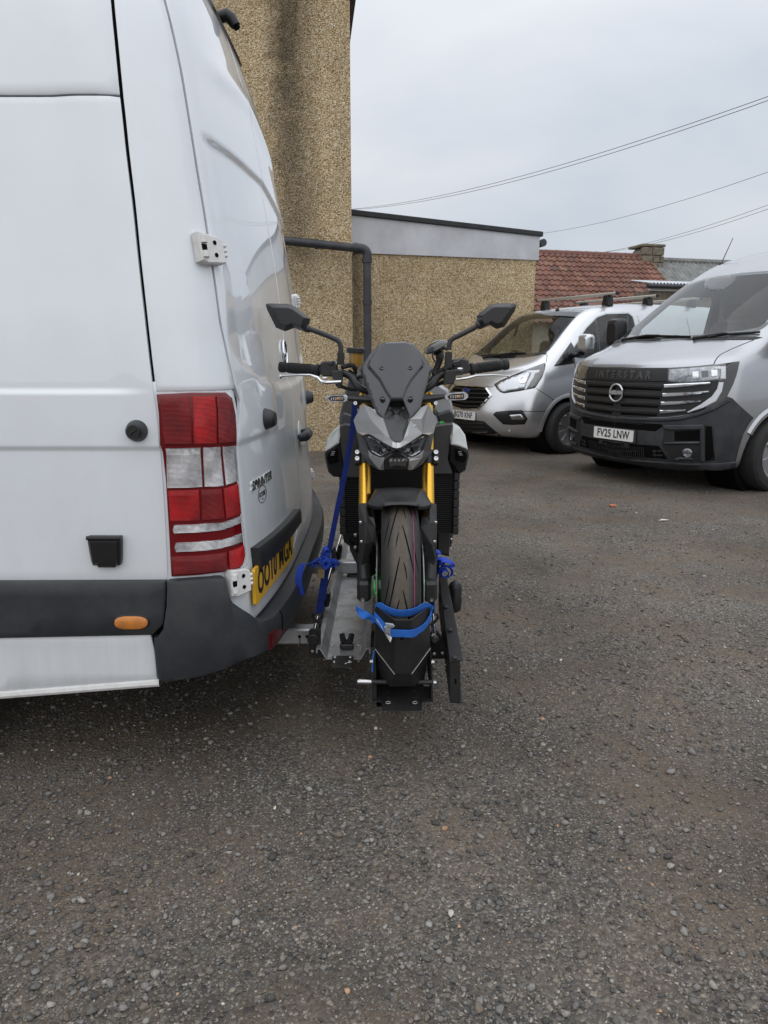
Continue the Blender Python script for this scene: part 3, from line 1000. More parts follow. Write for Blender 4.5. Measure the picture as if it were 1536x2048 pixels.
# tiles: pantile-waved, overlapping course by course, each its own tone
TW, TG = 0.182, 0.25
slope = math.hypot(run, drop)
sdir = (TN * run - UP * drop).normalized()
tv, tf, tcv = [], [], []
ncol = int((rr_s - LEN0) / TW); nrow = int(slope / TG) + 1
tones = [(0.165, 0.074, 0.053), (0.19, 0.084, 0.058), (0.145, 0.068, 0.050), (0.22, 0.112, 0.080), (0.12, 0.066, 0.052), (0.18, 0.095, 0.070)]
for rI in range(nrow):
    for c in range(ncol):
        tone = np.array(random.choices(tones, (4, 4, 3, 2, 1, 2))[0]) * random.uniform(0.85, 1.12)
        base = o_ + UP * rz + TE * (LEN0 + c * TW) + sdir * (rI * TG)
        k0 = len(tv)
        lift0, lift1 = 0.012, 0.045 + random.uniform(-.004, .004)
        for (s_, lf) in ((-0.03, lift0), (TG + 0.012, lift1), (TG + 0.012, lift1 - 0.028)):
            for j in range(5):
                a = j / 4
                tv.append(base + TE * (a * TW) + sdir * s_ + sl_n * (lf + 0.026 * math.sin(2 * math.pi * a)))
                tcv.append(tone)
        for q in range(2):
            for j in range(4):
                i0 = k0 + q * 5 + j
                tf.append((i0, i0 + 5, i0 + 6, i0 + 1))
me = bpy.data.meshes.new('roof_tiles'); me.from_pydata([tuple(p - o_) for p in tv], [], tf)
aa = me.attributes.new('tone', 'FLOAT_COLOR', 'POINT'); aa.data.foreach_set('color', np.hstack([np.array(tcv), np.ones((len(tcv), 1))]).astype(np.float32).ravel())
me.materials.append(M['roof_tile'])
ro = bpy.data.objects.new('roof_tiles', me); COL.objects.link(ro); ro.parent = cot; ro['kind'] = 'stuff'
# back slope and sarking
mb = MB()
e0, e1 = o_ + TE * LEN0 + UP * rz, o_ + TE * (rr_s) + UP * rz
mb.add([e0 - UP * 0.02, e1 - UP * 0.02, e1 + TN * run - UP * (drop + 0.02), e0 + TN * run - UP * (drop + 0.02), e0 - TN * run - UP * drop, e1 - TN * run - UP * drop],
       [(0, 3, 2, 1), (0, 1, 5, 4), (1, 2, 5), (0, 4, 3)])
mb.build('roof_underlay', M['harl'], cot, smooth=False)
nrt = int((rr_s - LEN0) / 0.33)
rm = None
for k in range(nrt):
    if rm is None:
        mb = MB(); mb.lathe([(0.10, 0), (0.115, 0.012), (0.105, 0.34)], o_ + UP * (rz - 0.035) + TE * LEN0, TE, 10)
        rm = mb.build('ridge_tile', mat('ridge', (0.17, 0.08, 0.065), 0.8, var=0.3, var_scale=5), cot)
    else:
        c = rm.copy(); COL.objects.link(c); c.parent = cot; c.location = TE * (0.33 * k); c.name = 'ridge_tile'
# chimney of squared sandstone blocks
ch_l, ch_r = at(1287, 486, 22.6), at(1330, 486, 22.8)
cw = (ch_r - ch_l).dot(TE); ctop = ch_l.z
chim = empty('chimney', (0, 0, 0), parent=cot); ORIG[chim.name] = o_
cb = o_ + TE * ((ch_l - o_).dot(TE)) + TN * ((ch_l - o_).dot(TN))
cb.z = 0
cd = 0.75
mb = MB(); mb.box(cb + TE * cw / 2 - TN * cd / 2 + UP * (ctop - 1.1), (cw - .04, cd - .04, 2.0), Matrix.Rotation(TA, 3, 'Z')); mb.build('core', M['old_stone'], chim)
zc_ = ctop - 0.10
row = 0
while zc_ > ctop - 1.7:
    hh = random.uniform(0.17, 0.25)
    x_ = 0.0
    while x_ < cw - 0.02:
        ww = min(random.uniform(0.2, 0.42), cw - x_)
        if cw - x_ - ww < 0.12: ww = cw - x_
        mb = MB(); mb.box(cb + TE * (x_ + ww / 2) + TN * random.uniform(-0.012, 0.006) - TN * 0.06 + UP * (zc_ - hh / 2), (ww - 0.018, 0.16, hh - 0.018), Matrix.Rotation(TA, 3, 'Z'), b=0.018)
        mb.build('stone', M['old_stone'], chim); x_ += ww
    y_ = 0.16
    while y_ < cd - 0.02:
        ww = min(random.uniform(0.22, 0.4), cd - y_)
        if cd - y_ - ww < 0.12: ww = cd - y_
        mb = MB(); mb.box(cb + TE * (cw - 0.07 + random.uniform(-.006, .012)) - TN * (y_ + ww / 2) + UP * (zc_ - hh / 2), (0.16, ww - 0.018, hh - 0.018), Matrix.Rotation(TA, 3, 'Z'), b=0.018)
        mb.build('stone', M['old_stone'], chim); y_ += ww
    zc_ -= hh
mb = MB(); mb.box(cb + TE * cw / 2 - TN * cd / 2 + UP * (ctop - 0.05), (cw + 0.05, cd + 0.05, 0.08), Matrix.Rotation(TA, 3, 'Z'), b=0.02); mb.build('cope', M['old_stone'], chim)

# --- grey-roofed cottage adjoining
g2 = o_ + TE * (rr_s + 0.12)
gz2 = rz - 0.10
cot2 = thing('grey_roofed_cottage', 'cottage with a weathered grey corrugated roof beside the stone chimney', 'house', g2)
mb = MB(); wall_block(mb, g2 + TN * (run - 0.3), TE, TN, 7.0, 2 * run - 0.6, -0.05, gz2 - drop - 0.05, jit=0); mb.build('wall', M['harl'], cot2)
mb = MB()
rows = []
for s_ in np.linspace(0, slope, 9):
    rows.append([g2 + UP * gz2 + TE * a + sdir * s_ + sl_n * (0.02 * math.sin(a * 2 * math.pi / 0.15) + 0.02 * (int(s_ / 1.2))) for a in np.arange(0, 7.0, 0.025)])
mb.grid(rows)
rows = [[g2 + UP * gz2 + TE * a, g2 + UP * (gz2 - drop) + TE * a - TN * run] for a in (0, 7.0)]
mb.grid(rows)
mb.build('roof', M['asbestos'], cot2, sharp=80, fix=False)
mb = MB(); mb.tube([g2 + UP * (gz2 + 0.0), g2 + UP * gz2 + TE * 7.0], 0.09, 8); mb.build('ridge', M['asbestos'], cot2)
mb = MB(); mb.box(g2 - TE * 0.06 + UP * (gz2 - drop / 2 - 0.02) + TN * run / 2, (0.16, slope, 0.14), Matrix.Rotation(TA, 3, 'Z') @ Matrix.Rotation(math.atan2(drop, run), 3, 'X'))
mb.build('skew', M['old_stone'], cot2)

# --- lean-to shed with a corrugated sheet roof
sl_ = at(1299, 578, 19.4); se = Vector((sl_.x, sl_.y, 0))
shed = thing('lean_to_shed', 'small shed with white corrugated roof and black gutter below the chimney', 'shed', se)
mb = MB(); wall_block(mb, se, TE, TN, 4.0, 0.7, -0.05, sl_.z - 0.04, jit=0); mb.build('wall', M['old_stone'], shed)
mb = MB(); s2 = se - TE * 0.05 + TN * 0.22 + UP * (sl_.z + 0.13)
rows = [[s2 + TE * a - TN * q + UP * (q * 0.16 + 0.018 * math.sin(a * 2 * math.pi / 0.10)) for a in np.arange(0, 4.2, 0.0167)] for q in (0, 0.4, 0.7, 1.0)]
mb.grid(rows); mb.grid([[p - UP * 0.012 for p in r_] for r_ in rows], flip=True); mb.build('roof', M['tin'], shed, fix=False, sharp=80)
mb = MB(); gp = se - TE * 0.20 + TN * 0.20 + UP * (sl_.z + 0.06)
mb.lathe([(0.001, 0), (0.06, 0), (0.068, 0.02), (0.068, 0.10), (0.058, 0.11), (0.058, 4.3)], gp, TE, 12); mb.build('gutter', M['pvc'], shed)
mb = MB(); mb.box(se + TE * 2 + TN * 0.05 + UP * (sl_.z + 0.02), (4.1, 0.06, 0.14), Matrix.Rotation(TA, 3, 'Z')); mb.build('fascia', M['white_dull'], shed)

# --- overhead cables
M['cable'] = mat('cable', (0.05, 0.05, 0.054), 0.6)
def cable(p0, p1, r, sag, label):
    pts = []
    for k in range(25):
        t = k / 24 * 1.25 - 0.12
        pts.append(p0.lerp(p1, t) - UP * (sag * 4 * t * (1 - t)))
    mb = MB(); mb.tube(pts, r, 6)
    tag(mb.build('overhead_cable', M['cable']), label, 'cable', 'overhead cables crossing the sky')
cable(at(735, 415, 30), at(1536, 193, 15), 0.0062, 0.30, 'upper wire of the highest close pair of overhead cables')
cable(at(735, 417, 30), at(1536, 201, 15), 0.0062, 0.33, 'lower wire of the highest close pair of overhead cables')
cable(at(1082, 467, 30), at(1536, 344, 18), 0.0055, 0.18, 'single overhead cable leaving the corner of the flat roof')
cable(at(1190, 507, 32), at(1536, 410, 20), 0.0055, 0.15, 'upper wire of the lowest pair of overhead cables above the chimney')
cable(at(1212, 504, 32), at(1536, 418, 20), 0.0055, 0.15, 'lower wire of the lowest pair of overhead cables above the chimney')

# --- weeds along the foot of the low wall
M['weed'] = mat('weed', (0.075, 0.095, 0.028), 0.7, var=0.4, var_scale=4)
mb = MB()
for k in range(1500):
    a = random.uniform(0.2, 2.7); c0 = lo + WE * a + WN * abs(random.gauss(0.05, 0.07))
    hgt = random.uniform(0.04, 0.15) * (1.0 if math.sin(a * 7) > -0.2 else 0.35); an = random.uniform(0, 6.28); ln = random.uniform(0.2, 0.8) * hgt
    d_ = Vector((math.cos(an), math.sin(an), 0)); w_ = Vector((-d_.y, d_.x, 0)) * 0.004
    mb.add([c0 - w_, c0 + w_, c0 + d_ * ln * 0.4 + UP * hgt * 0.6 + w_ * 0.7, c0 + d_ * ln * 0.4 + UP * hgt * 0.6 - w_ * 0.7, c0 + d_ * ln + UP * hgt], [(0, 1, 2, 3), (3, 2, 4)])
tag(mb.build('grass', M['weed'], fix=False), 'thin weeds at the foot of the pebbledash wall', kind='stuff')

# ================================================================== PARKED VANS (body in van space: x rearwards, y across, z up)
def van_shell(T, levels=2):
    """Cage of front / side / top grids from the section table T, smoothed by subdivision."""
    lat = T['lat']                                   # fractions of half width across the front and top, -1 .. 1
    bm = bmesh.new()
    nl = len(lat); fr = T['front']; sd = T['side']; K = len(fr)
    V = {}
    def vert(key, co):
        if key not in V: V[key] = bm.verts.new(co)
        return V[key]
    # front grid: level k -> (z, x at centre, half width, corner bow)
    def fpt(k, i):
        z, x, hw, bow = fr[k][:4]
        f = lat[i]
        zz = z + (fr[k][4] if len(fr[k]) > 4 else 0) * (f * f)
        return (x + bow * (abs(f) ** 2.6), f * hw, zz)
    for k in range(K):
        for i in range(nl): vert(('f', k, i), fpt(k, i))
    def key_side(j, k, sgn):
        if j == 0: return ('f', k, 0 if sgn < 0 else nl - 1)
        return ('s', j, k, sgn)
    # side stations: (x offset list per level or scalar, [(z, y)...])
    for j in range(1, len(sd)):
        xs, zy = sd[j]
        for k in range(K):
            for sgn in (-1, 1):
                x = xs[k] if isinstance(xs, (list, tuple)) else xs
                vert(('s', j, k, sgn), (x, sgn * zy[k][1], zy[k][0]))
    # top grid
    tp = T['top']                                    # per station: list over lat (0 .. centre) of (x, z) for fractions; edges shared with side
    def key_top(j, i):
        if j == 0: return ('f', K - 1, i)
        if i == 0: return ('s', j, K - 1, -1)
        if i == nl - 1: return ('s', j, K - 1, 1)
        return ('t', j, i)
    half = nl // 2
    for j in range(1, len(sd)):
        xs, zy = sd[j]
        ex = xs[K - 1] if isinstance(xs, (list, tuple)) else xs
        ez, ey = zy[K - 1]
        cx, cz = tp[j]
        for i in range(1, nl - 1):
            f = lat[i]
            q = 1 - abs(f) ** 2.4
            vert(('t', j, i), (ex + (cx - ex) * q, f * ey, ez + (cz - ez) * q))
    def face(keys):
        try: bm.faces.new([V[k] for k in keys])
        except ValueError: pass
    for k in range(K - 1):
        for i in range(nl - 1): face([('f', k, i), ('f', k, i + 1), ('f', k + 1, i + 1), ('f', k + 1, i)][::-1])
    J = len(sd)
    for j in range(J - 1):
        for k in range(K - 1):
            for sgn in (-1, 1):
                q = [key_side(j, k, sgn), key_side(j + 1, k, sgn), key_side(j + 1, k + 1, sgn), key_side(j, k + 1, sgn)]
                face(q if sgn < 0 else q[::-1])
        for i in range(nl - 1):
            face([key_top(j, i), key_top(j + 1, i), key_top(j + 1, i + 1), key_top(j, i + 1)])
    # rear wall and floor
    rear = [[('s', J - 1, k, -1)] + [('r', k, i) for i in range(1, nl - 1)] + [('s', J - 1, k, 1)] for k in range(K)]
    rear[K - 1] = [key_top(J - 1, i) for i in range(nl)]
    for k in range(K - 1):
        x = sd[J - 1][0]; x = x[k] if isinstance(x, (list, tuple)) else x
        z, y = sd[J - 1][1][k]
        for i in range(1, nl - 1): vert(('r', k, i), (x + 0.02, lat[i] * y, z))
    for k in range(K - 1):
        for i in range(nl - 1): face([rear[k][i], rear[k][i + 1], rear[k + 1][i + 1], rear[k + 1][i]])
    def key_bot(j, i):
        if j == 0: return ('f', 0, i)
        if j == J - 1: return rear[0][i]
        if i == 0: return ('s', j, 0, -1)
        if i == nl - 1: return ('s', j, 0, 1)
        return ('b', j, i)
    for j in range(1, J - 1):
        x = sd[j][0]; x = x[0] if isinstance(x, (list, tuple)) else x
        z, y = sd[j][1][0]
        for i in range(1, nl - 1): vert(('b', j, i), (x, lat[i] * y, z))
    for j in range(J - 1):
        for i in range(nl - 1): face([key_bot(j, i), key_bot(j, i + 1), key_bot(j + 1, i + 1), key_bot(j + 1, i)])
    bmesh.ops.recalc_face_normals(bm, faces=bm.faces)
    cl = bm.edges.layers.float.new('crease_edge')
    cd = {}
    for (a, b, c) in T.get('crease', []):
        for ka, kb in ((a, b),):
            if ka in V and kb in V:
                e = bm.edges.get((V[ka], V[kb]))
                if e: e[cl] = c
    for e in bm.edges:                               # sills and rear edges stay crisp
        for c_ in T.get('crease_fn', []):
            w = c_(*[p.co for p in e.verts])
            if w: e[cl] = max(e[cl], w)
    me = bpy.data.meshes.new('shell')
    bm.to_mesh(me); bm.free()
    o = bpy.data.objects.new('shell', me); COL.objects.link(o)
    sm = o.modifiers.new('s', 'SUBSURF'); sm.levels = sm.render_levels = levels
    bpy.context.view_layer.update()
    ev = bpy.data.meshes.new_from_object(o.evaluated_get(bpy.context.evaluated_depsgraph_get()))
    bpy.data.objects.remove(o); bpy.data.meshes.remove(me)
    return ev

def mesh_bvh(me):
    return BVHTree.FromPolygons([tuple(p.co) for p in me.vertices], [list(p.vertices) for p in me.polygons])

class VanSpace:
    """A parked vehicle: its empty, its outer skin, and the way photograph measurements land on that skin."""
    def __init__(s, root, loc, deg, me):
        s.root, s.me = root, me
        s.mw = Matrix.Translation(loc) @ Matrix.Rotation(R(deg), 4, 'Z')
        s.inv = s.mw.inverted()
        s.eye = s.inv @ EYE
        s.bvh = mesh_bvh(me)
        # smooth normals
        s.vn = [v.normal.copy() for v in me.vertices]
        s.polys = [list(p.vertices) for p in me.polygons]
        s.vco = [v.co.copy() for v in me.vertices]
    def hit(s, o, d):
        loc, nn, idx, dist = s.bvh.ray_cast(o, d)
        if loc is None:
            return None, None
        vs_ = s.polys[idx]
        w = [1.0 / ((s.vco[i] - loc).length + 1e-4) for i in vs_]
        n2 = sum((s.vn[i] * q for i, q in zip(vs_, w)), Vector()).normalized()
        return loc, n2
    def px(s, u, v):
        d = (s.inv.to_3x3() @ ray(u, v)).normalized()
        loc, n = s.hit(s.eye, d)
        if loc is None:
            # just off the silhouette: nearest skin point to the sight line
            best = None
            for t in np.linspace(5, 13, 120):
                p = s.eye + d * t
                q, nn, i, ds = s.bvh.find_nearest(p)
                if best is None or ds < best[0]: best = (ds, q, nn)
            return best[1], best[2]
        return loc, n
    def plate(s, name, poly, material, parent=None, mirror=False, t=0.004, low=-0.004, bev=None, h=9, rnd=0, extra=None, hole=None, sharp=40, both=False, kwd=None):
        """A panel traced on the skin; mirror=True builds its twin on the far side instead, both=True builds both as two parts."""
        if rnd: poly = chaikin(poly, rnd)
        outs = []
        for mir in ([False, True] if both else [mirror]):
            mb = MB()
            patch(mb, list(poly), lambda a, b: s.px(a, b), t, low, bev, h, extra, hole, unit=0.0058, **(kwd or {}))
            if mir:
                for p in mb.v: p.y = -p.y
                mb.f = [f[::-1] for f in mb.f]
            outs.append(mb.build(name, material, parent or s.root, sharp=sharp, fix=False))
        return outs if both else outs[0]
    def strip(s, name, line, width, material, parent=None, t=0.003, both=False, smooth=True, n=5):
        """Narrow strip along a traced line: shut lines, mouldings."""
        outs = []
        ln = smooth_open([Vector((a, b, 0)) for a, b in line], n) if smooth else [Vector((a, b, 0)) for a, b in line]
        H = [s.px(p.x, p.y) for p in ln]
        for mir in ([False, True] if both else [False]):
            mb = MB()
            L = len(H)
            rows = []
            for i in range(L):
                tg = (H[min(i + 1, L - 1)][0] - H[max(i - 1, 0)][0]).normalized()
                nn = H[i][1]; w = tg.cross(nn).normalized()
                c = H[i][0]
                rows.append([c - w * width / 2 - nn * 0.004, c - w * width / 2 + nn * t * 0.6, c + nn * t, c + w * width / 2 + nn * t * 0.6, c + w * width / 2 - nn * 0.004])
            mb.grid(rows)
            if mir:
                for p in mb.v: p.y = -p.y
            outs.append(mb.build(name, material, parent or s.root))
        return outs

def prism_obj(poly3, depth, name='cutter', m=None):
    mb = MB(); mb.prism(poly3, depth)
    o = mb.build(name, m or M['cabin'], None, smooth=False)
    return o
def boolean(o, cutters, op='DIFFERENCE'):
    for c in cutters:
        md = o.modifiers.new('cut', 'BOOLEAN')
        md.object, md.operation, md.solver = c, op, 'EXACT'
        md.material_mode = 'TRANSFER'
    bpy.context.view_layer.update()
    me = bpy.data.meshes.new_from_object(o.evaluated_get(bpy.context.evaluated_depsgraph_get()))
    o.modifiers.clear()
    old = o.data
    o.data = me
    bpy.data.meshes.remove(old)
    for c in cutters:
        d = c.data; bpy.data.objects.remove(c); bpy.data.meshes.remove(d)
    return o
def shell_object(me, name, material, parent):
    m2 = me.copy(); m2.name = name
    m2.materials.clear(); m2.materials.append(material)
    o = bpy.data.objects.new(name, m2); COL.objects.link(o); o.parent = parent
    ORIG[o.name] = Vector((0, 0, 0))
    return o
def finish(o, sharp=38):
    o.data.polygons.foreach_set('use_smooth', [True] * len(o.data.polygons))
    o.data.set_sharp_from_angle(angle=R(sharp))

# ---------------------------------------------------------------- section tables
LAT = [-1, -0.82, -0.5, 0.0, 0.5, 0.82, 1]
BIG = dict(lat=LAT,
    front=[(0.19, 0.07, 0.93, 0.30), (0.33, 0.00, 0.97, 0.31), (0.52, -0.012, 1.00, 0.33), (0.66, -0.006, 1.01, 0.34), (0.92, -0.002, 1.01, 0.35), (1.09, 0.003, 1.00, 0.36), (1.165, 0.030, 0.97, 0.36, 0.06)],
    side=[None,
        ([.62, .60, .58, .58, .58, .58, .58], [(.22, 1.0), (.36, 1.02), (.52, 1.04), (.66, 1.04), (.92, 1.035), (1.12, 1.01), (1.28, .96)]),
        (.90, [(.24, .98), (.38, 1.03), (.54, 1.045), (.70, 1.045), (.94, 1.04), (1.18, 1.02), (1.41, .955)]),
        (1.25, [(.25, .98), (.38, 1.03), (.55, 1.045), (.75, 1.045), (1.00, 1.04), (1.26, 1.015), (1.69, .91)]),
        (1.62, [(.25, .98), (.38, 1.03), (.55, 1.045), (.78, 1.045), (1.05, 1.04), (1.34, 1.01), (1.95, .86)]),
        (1.98, [(.25, .98), (.38, 1.03), (.55, 1.045), (.80, 1.045), (1.08, 1.04), (1.40, 1.0), (2.18, .82)]),
        (2.35, [(.25, .98), (.38, 1.03), (.55, 1.045), (.80, 1.045), (1.10, 1.04), (1.47, .995), (2.34, .80)]),
        (2.9, [(.25, .98), (.38, 1.03), (.55, 1.045), (.80, 1.045), (1.12, 1.04), (1.57, .99), (2.42, .80)]),
        (3.7, [(.25, .98), (.38, 1.03), (.55, 1.045), (.80, 1.045), (1.12, 1.04), (1.60, .99), (2.44, .82)]),
        (4.7, [(.25, .98), (.38, 1.03), (.55, 1.045), (.80, 1.045), (1.12, 1.04), (1.60, .99), (2.44, .82)]),
        (5.55, [(.30, .97), (.40, 1.0), (.55, 1.015), (.80, 1.015), (1.12, 1.01), (1.60, .96), (2.40, .80)])],
    top=[None, (.24, 1.30), (.60, 1.41), (.96, 1.65), (1.30, 1.88), (1.66, 2.12), (2.10, 2.36), (2.8, 2.51), (3.7, 2.54), (4.7, 2.54), (5.5, 2.50)],
    crease_fn=[])
SMALL = dict(lat=LAT,
    front=[(0.19, 0.12, 0.86, 0.34), (0.31, 0.03, 0.92, 0.36), (0.48, -0.01, 0.96, 0.37), (0.66, 0.01, 0.97, 0.38), (0.85, 0.05, 0.96, 0.40), (0.97, 0.10, 0.94, 0.41), (1.05, 0.19, 0.90, 0.38, 0.05)],
    side=[None,
        ([.66, .62, .60, .60, .60, .60, .60], [(.22, .94), (.36, .98), (.52, 1.0), (.68, 1.0), (.86, .985), (1.02, .95), (1.17, .875)]),
        (.80, [(.22, .93), (.36, .98), (.54, 1.0), (.72, 1.0), (.90, .985), (1.10, .95), (1.33, .83)]),
        (1.10, [(.22, .93), (.36, .98), (.54, 1.0), (.74, 1.0), (.94, .985), (1.18, .95), (1.59, .785)]),
        (1.42, [(.22, .93), (.36, .98), (.55, 1.0), (.76, 1.0), (.97, .985), (1.24, .945), (1.83, .745)]),
        (1.75, [(.22, .93), (.36, .98), (.55, 1.0), (.78, 1.0), (1.00, .985), (1.30, .94), (1.92, .735)]),
        (2.2, [(.22, .93), (.36, .98), (.55, 1.0), (.78, 1.0), (1.02, .985), (1.35, .94), (1.955, .735)]),
        (2.9, [(.22, .93), (.36, .98), (.55, 1.0), (.78, 1.0), (1.02, .985), (1.38, .94), (1.97, .745)]),
        (3.7, [(.22, .93), (.36, .98), (.55, 1.0), (.78, 1.0), (1.02, .985), (1.38, .94), (1.97, .745)]),
        (4.6, [(.22, .93), (.36, .98), (.55, 1.0), (.78, 1.0), (1.02, .985), (1.38, .94), (1.96, .745)]),
        (4.95, [(.30, .92), (.40, .95), (.55, .97), (.78, .97), (1.02, .96), (1.38, .92), (1.92, .73)])],
    top=[None, (.36, 1.13), (.74, 1.22), (1.08, 1.52), (1.38, 1.81), (1.70, 1.94), (2.2, 1.99), (2.9, 2.01), (3.7, 2.01), (4.6, 2.0), (4.93, 1.96)],
    crease_fn=[])

def Z(ox, oy, s):
    return lambda pts: [(ox + a / s, oy + b / s) for a, b in pts]
def add_methods():
    def front(S, y, z):
        l, n = S.hit(Vector((-4, y, z)), Vector((1, 0, 0)))
        if l is None:
            q, n, i, d = S.bvh.find_nearest(Vector((0.5, y, z))); l = q
        return l, n
    def side(S, x, z, sgn=-1):
        l, n = S.hit(Vector((x, sgn * 4, z)), Vector((0, -sgn, 0)))
        if l is None:
            q, n, i, d = S.bvh.find_nearest(Vector((x, sgn, z))); l = q
        return l, n
    def plateF(S, name, poly, material, parent=None, t=0.004, low=-0.004, bev=None, h=0.06, rnd=0, hole=None, sharp=40, disp=None):
        if rnd: poly = chaikin(poly, rnd)
        mb = MB(); patch(mb, poly, lambda a, b: S.front(a, b), t, low, bev, h, None, hole, disp=disp)
        return mb.build(name, material, parent or S.root, sharp=sharp, fix=False)
    def plateS(S, name, poly, material, parent=None, t=0.004, low=-0.004, bev=None, h=0.06, rnd=0, hole=None, sgn=-1, sharp=40):
        if rnd: poly = chaikin(poly, rnd)
        mb = MB(); patch(mb, poly, lambda a, b: S.side(a, b, sgn), t, low, bev, h, None, hole)
        return mb.build(name, material, parent or S.root, sharp=sharp, fix=False)
    def halves(S, name, poly, material, parent=None, t=0.004, low=-0.004, bev=None, h=9, rnd=0, sharp=40, clamp=True, disp=None):
        """Panel spanning the front: its near half is traced, the far half is the mirror image, both in one mesh."""
        if rnd: poly = chaikin(poly, rnd)
        mb = MB(); patch(mb, list(poly), lambda a, b: S.px(a, b), t, low, bev, h, unit=0.0058, disp=disp)
        if clamp:
            for p in mb.v: p.y = min(p.y, 0.0)
        n = len(mb.v)
        mb.v += [Vector((p.x, -p.y, p.z)) for p in mb.v]
        mb.f += [[i + n for i in f[::-1]] for f in mb.f]; mb.m += list(mb.m)
        return mb.build(name, material, parent or S.root, sharp=sharp, fix=False)
    VanSpace.front, VanSpace.side, VanSpace.plateF, VanSpace.plateS, VanSpace.halves = front, side, plateF, plateS, halves
add_methods()
def sym(half):
    """Left half outline (y >= 0, starting and ending on the centre line) -> full outline."""
    return half + [(-y, z) for y, z in reversed(half) if y > 1e-6]

def carve(S, material, screen, windows, wheels):
    """Skin with real thickness, window openings and wheel arches."""
    body = shell_object(S.me, 'body', material, S.root)
    inner = S.me.copy()
    inner.materials.clear(); inner.materials.append(M['cabin'])
    for v, n in zip(inner.vertices, S.vn): v.co = v.co - n * 0.045
    io = bpy.data.objects.new('inner', inner); COL.objects.link(io); io.parent = S.root
    cut = [io]
    c = prism_obj([Vector((-1.0, y, z)) for y, z in screen], (3.2, 0, 0)); c.parent = S.root; cut.append(c)
    for w in windows:
        for sgn in (-1, 1):
            c = prism_obj([Vector((x, sgn * 1.6, z)) for x, z in w], (0, -sgn * 1.1, 0)); c.parent = S.root; cut.append(c)
    for (x, z, r) in wheels:
        for sgn in (-1, 1):
            mb = MB(); mb.cyl((x, sgn * 0.62, z), (x, sgn * 1.4, z), r, n=40)
            c = mb.build('cutter', M['void'], None, smooth=False); c.parent = S.root; cut.append(c)
    boolean(body, cut)
    finish(body)
    for (x, z, r) in wheels:                          # wheel housings
        for sgn in (-1, 1):
            mb = MB()
            mb.lathe([(0.001, 0), (r + 0.012, 0), (r + 0.012, 0.34)], (x, sgn * 0.60, z), (0, sgn, 0), 36)
            mb.build('wheel_housing', M['void'], S.root)
    return body

def wheel(S, x, y, r, w, style, steer=0.0):
    sgn = -1 if y < 0 else 1
    wl = empty('wheel', (0, 0, 0), parent=S.root)
    rr = r * 0.655
    ax = Vector((math.sin(steer) * -sgn * 0 + math.sin(steer), sgn * math.cos(steer), 0)).normalized()
    c = Vector((x, y, r)) - ax * (w / 2)
    mb = MB()
    mb.lathe([(rr, 0.01), (rr + 0.02, 0.0), (r - 0.035, 0.004), (r - 0.010, 0.022), (r, 0.045), (r, w - 0.045), (r - 0.010, w - 0.022), (r - 0.035, w - 0.004), (rr + 0.03, w), (rr + 0.006, w - 0.012), (rr, w - 0.03)], c, ax, 56)
    for k in range(4):                                # tread grooves
        h = 0.055 + k * (w - 0.11) / 3
        mb.lathe([(r + 0.0005, h - 0.005), (r + 0.0012, h), (r + 0.0005, h + 0.005)], c, ax, 56)
    mb.build('tyre', M['rubber'], wl, sharp=30)
    mb = MB()
    mb.lathe([(rr + 0.004, w - 0.020), (rr + 0.004, w - 0.006), (rr - 0.012, w - 0.008), (rr - 0.022, w - 0.05), (rr - 0.03, 0.02)], c, ax, 48)
    mb.lathe([(rr - 0.03, 0.05), (0.05, 0.06), (0.001, 0.06)], c, ax, 32)
    xx, yy, dd = frame_of(ax)
    if style == 'alloy': n_sp, wd0, wd1 = 10, 0.022, 0.030
    else: n_sp, wd0, wd1 = 6, 0.045, 0.085
    mb.build('rim', M['alloy'], wl)
    for k in range(n_sp):
        a = 2 * math.pi * k / n_sp + 0.2
        er = xx * math.cos(a) + yy * math.sin(a); et = xx * -math.sin(a) + yy * math.cos(a)
        o = c + dd * (w - 0.035)
        mb = MB()
        r0, r1 = 0.055, rr - 0.012
        off = 0.03 if style != 'alloy' else 0.012
        pts = [o + er * r0 - et * wd0 / 2, o + er * r0 + et * wd0 / 2, o + er * r1 + et * (wd1 / 2 + off) + dd * 0.018, o + er * r1 - et * (wd1 / 2 - off) + dd * 0.018]
        mid = [o + er * (r0 * .3 + r1 * .7) + dd * 0.026 + et * off * .6]
        mb.prism([p + dd * 0.012 for p in pts], -dd * 0.022, b=0.005)
        mb.build('spoke', M['alloy'], wl)
    mb = MB(); mb.lathe([(0.075, w - 0.05), (0.072, w - 0.028), (0.045, w - 0.018), (0.04, w - 0.012), (0.001, w - 0.010)], c, ax, 24); mb.build('hub_cap', M['alloy'], wl)
    mb = MB(); mb.lathe([(rr - 0.05, 0.03), (rr - 0.05, 0.062), (0.05, 0.064), (0.001, 0.064)], c, ax, 32); mb.build('brake_disc', M['zinc'], wl)
    return wl

def uk_plate(name, S_parent, o, ex, ey, n, txt, colour, font_h=0.079, w=0.52, h=0.111):
    o, ex, ey, n = Vector(o), Vector(ex), Vector(ey), Vector(n)
    mb = MB()
    out = [(-w / 2 + .006, -h / 2), (w / 2 - .006, -h / 2), (w / 2, -h / 2 + .006), (w / 2, h / 2 - .006), (w / 2 - .006, h / 2), (-w / 2 + .006, h / 2), (-w / 2, h / 2 - .006), (-w / 2, -h / 2 + .006)]
    mb.prism([o + ex * a + ey * b + n * 0.004 for a, b in out], -n * 0.009, b=0.001)
    p = mb.build(name, M[colour], S_parent)
    t = text_mesh(txt, font_h * 1.38, plane_map(o + n * 0.0045, ex, ey, n), 0.0008, squeeze=0.80, bold=0.0022, spacing=1.06)
    t.build('letters', M['ink'], p, smooth=False)
    return p

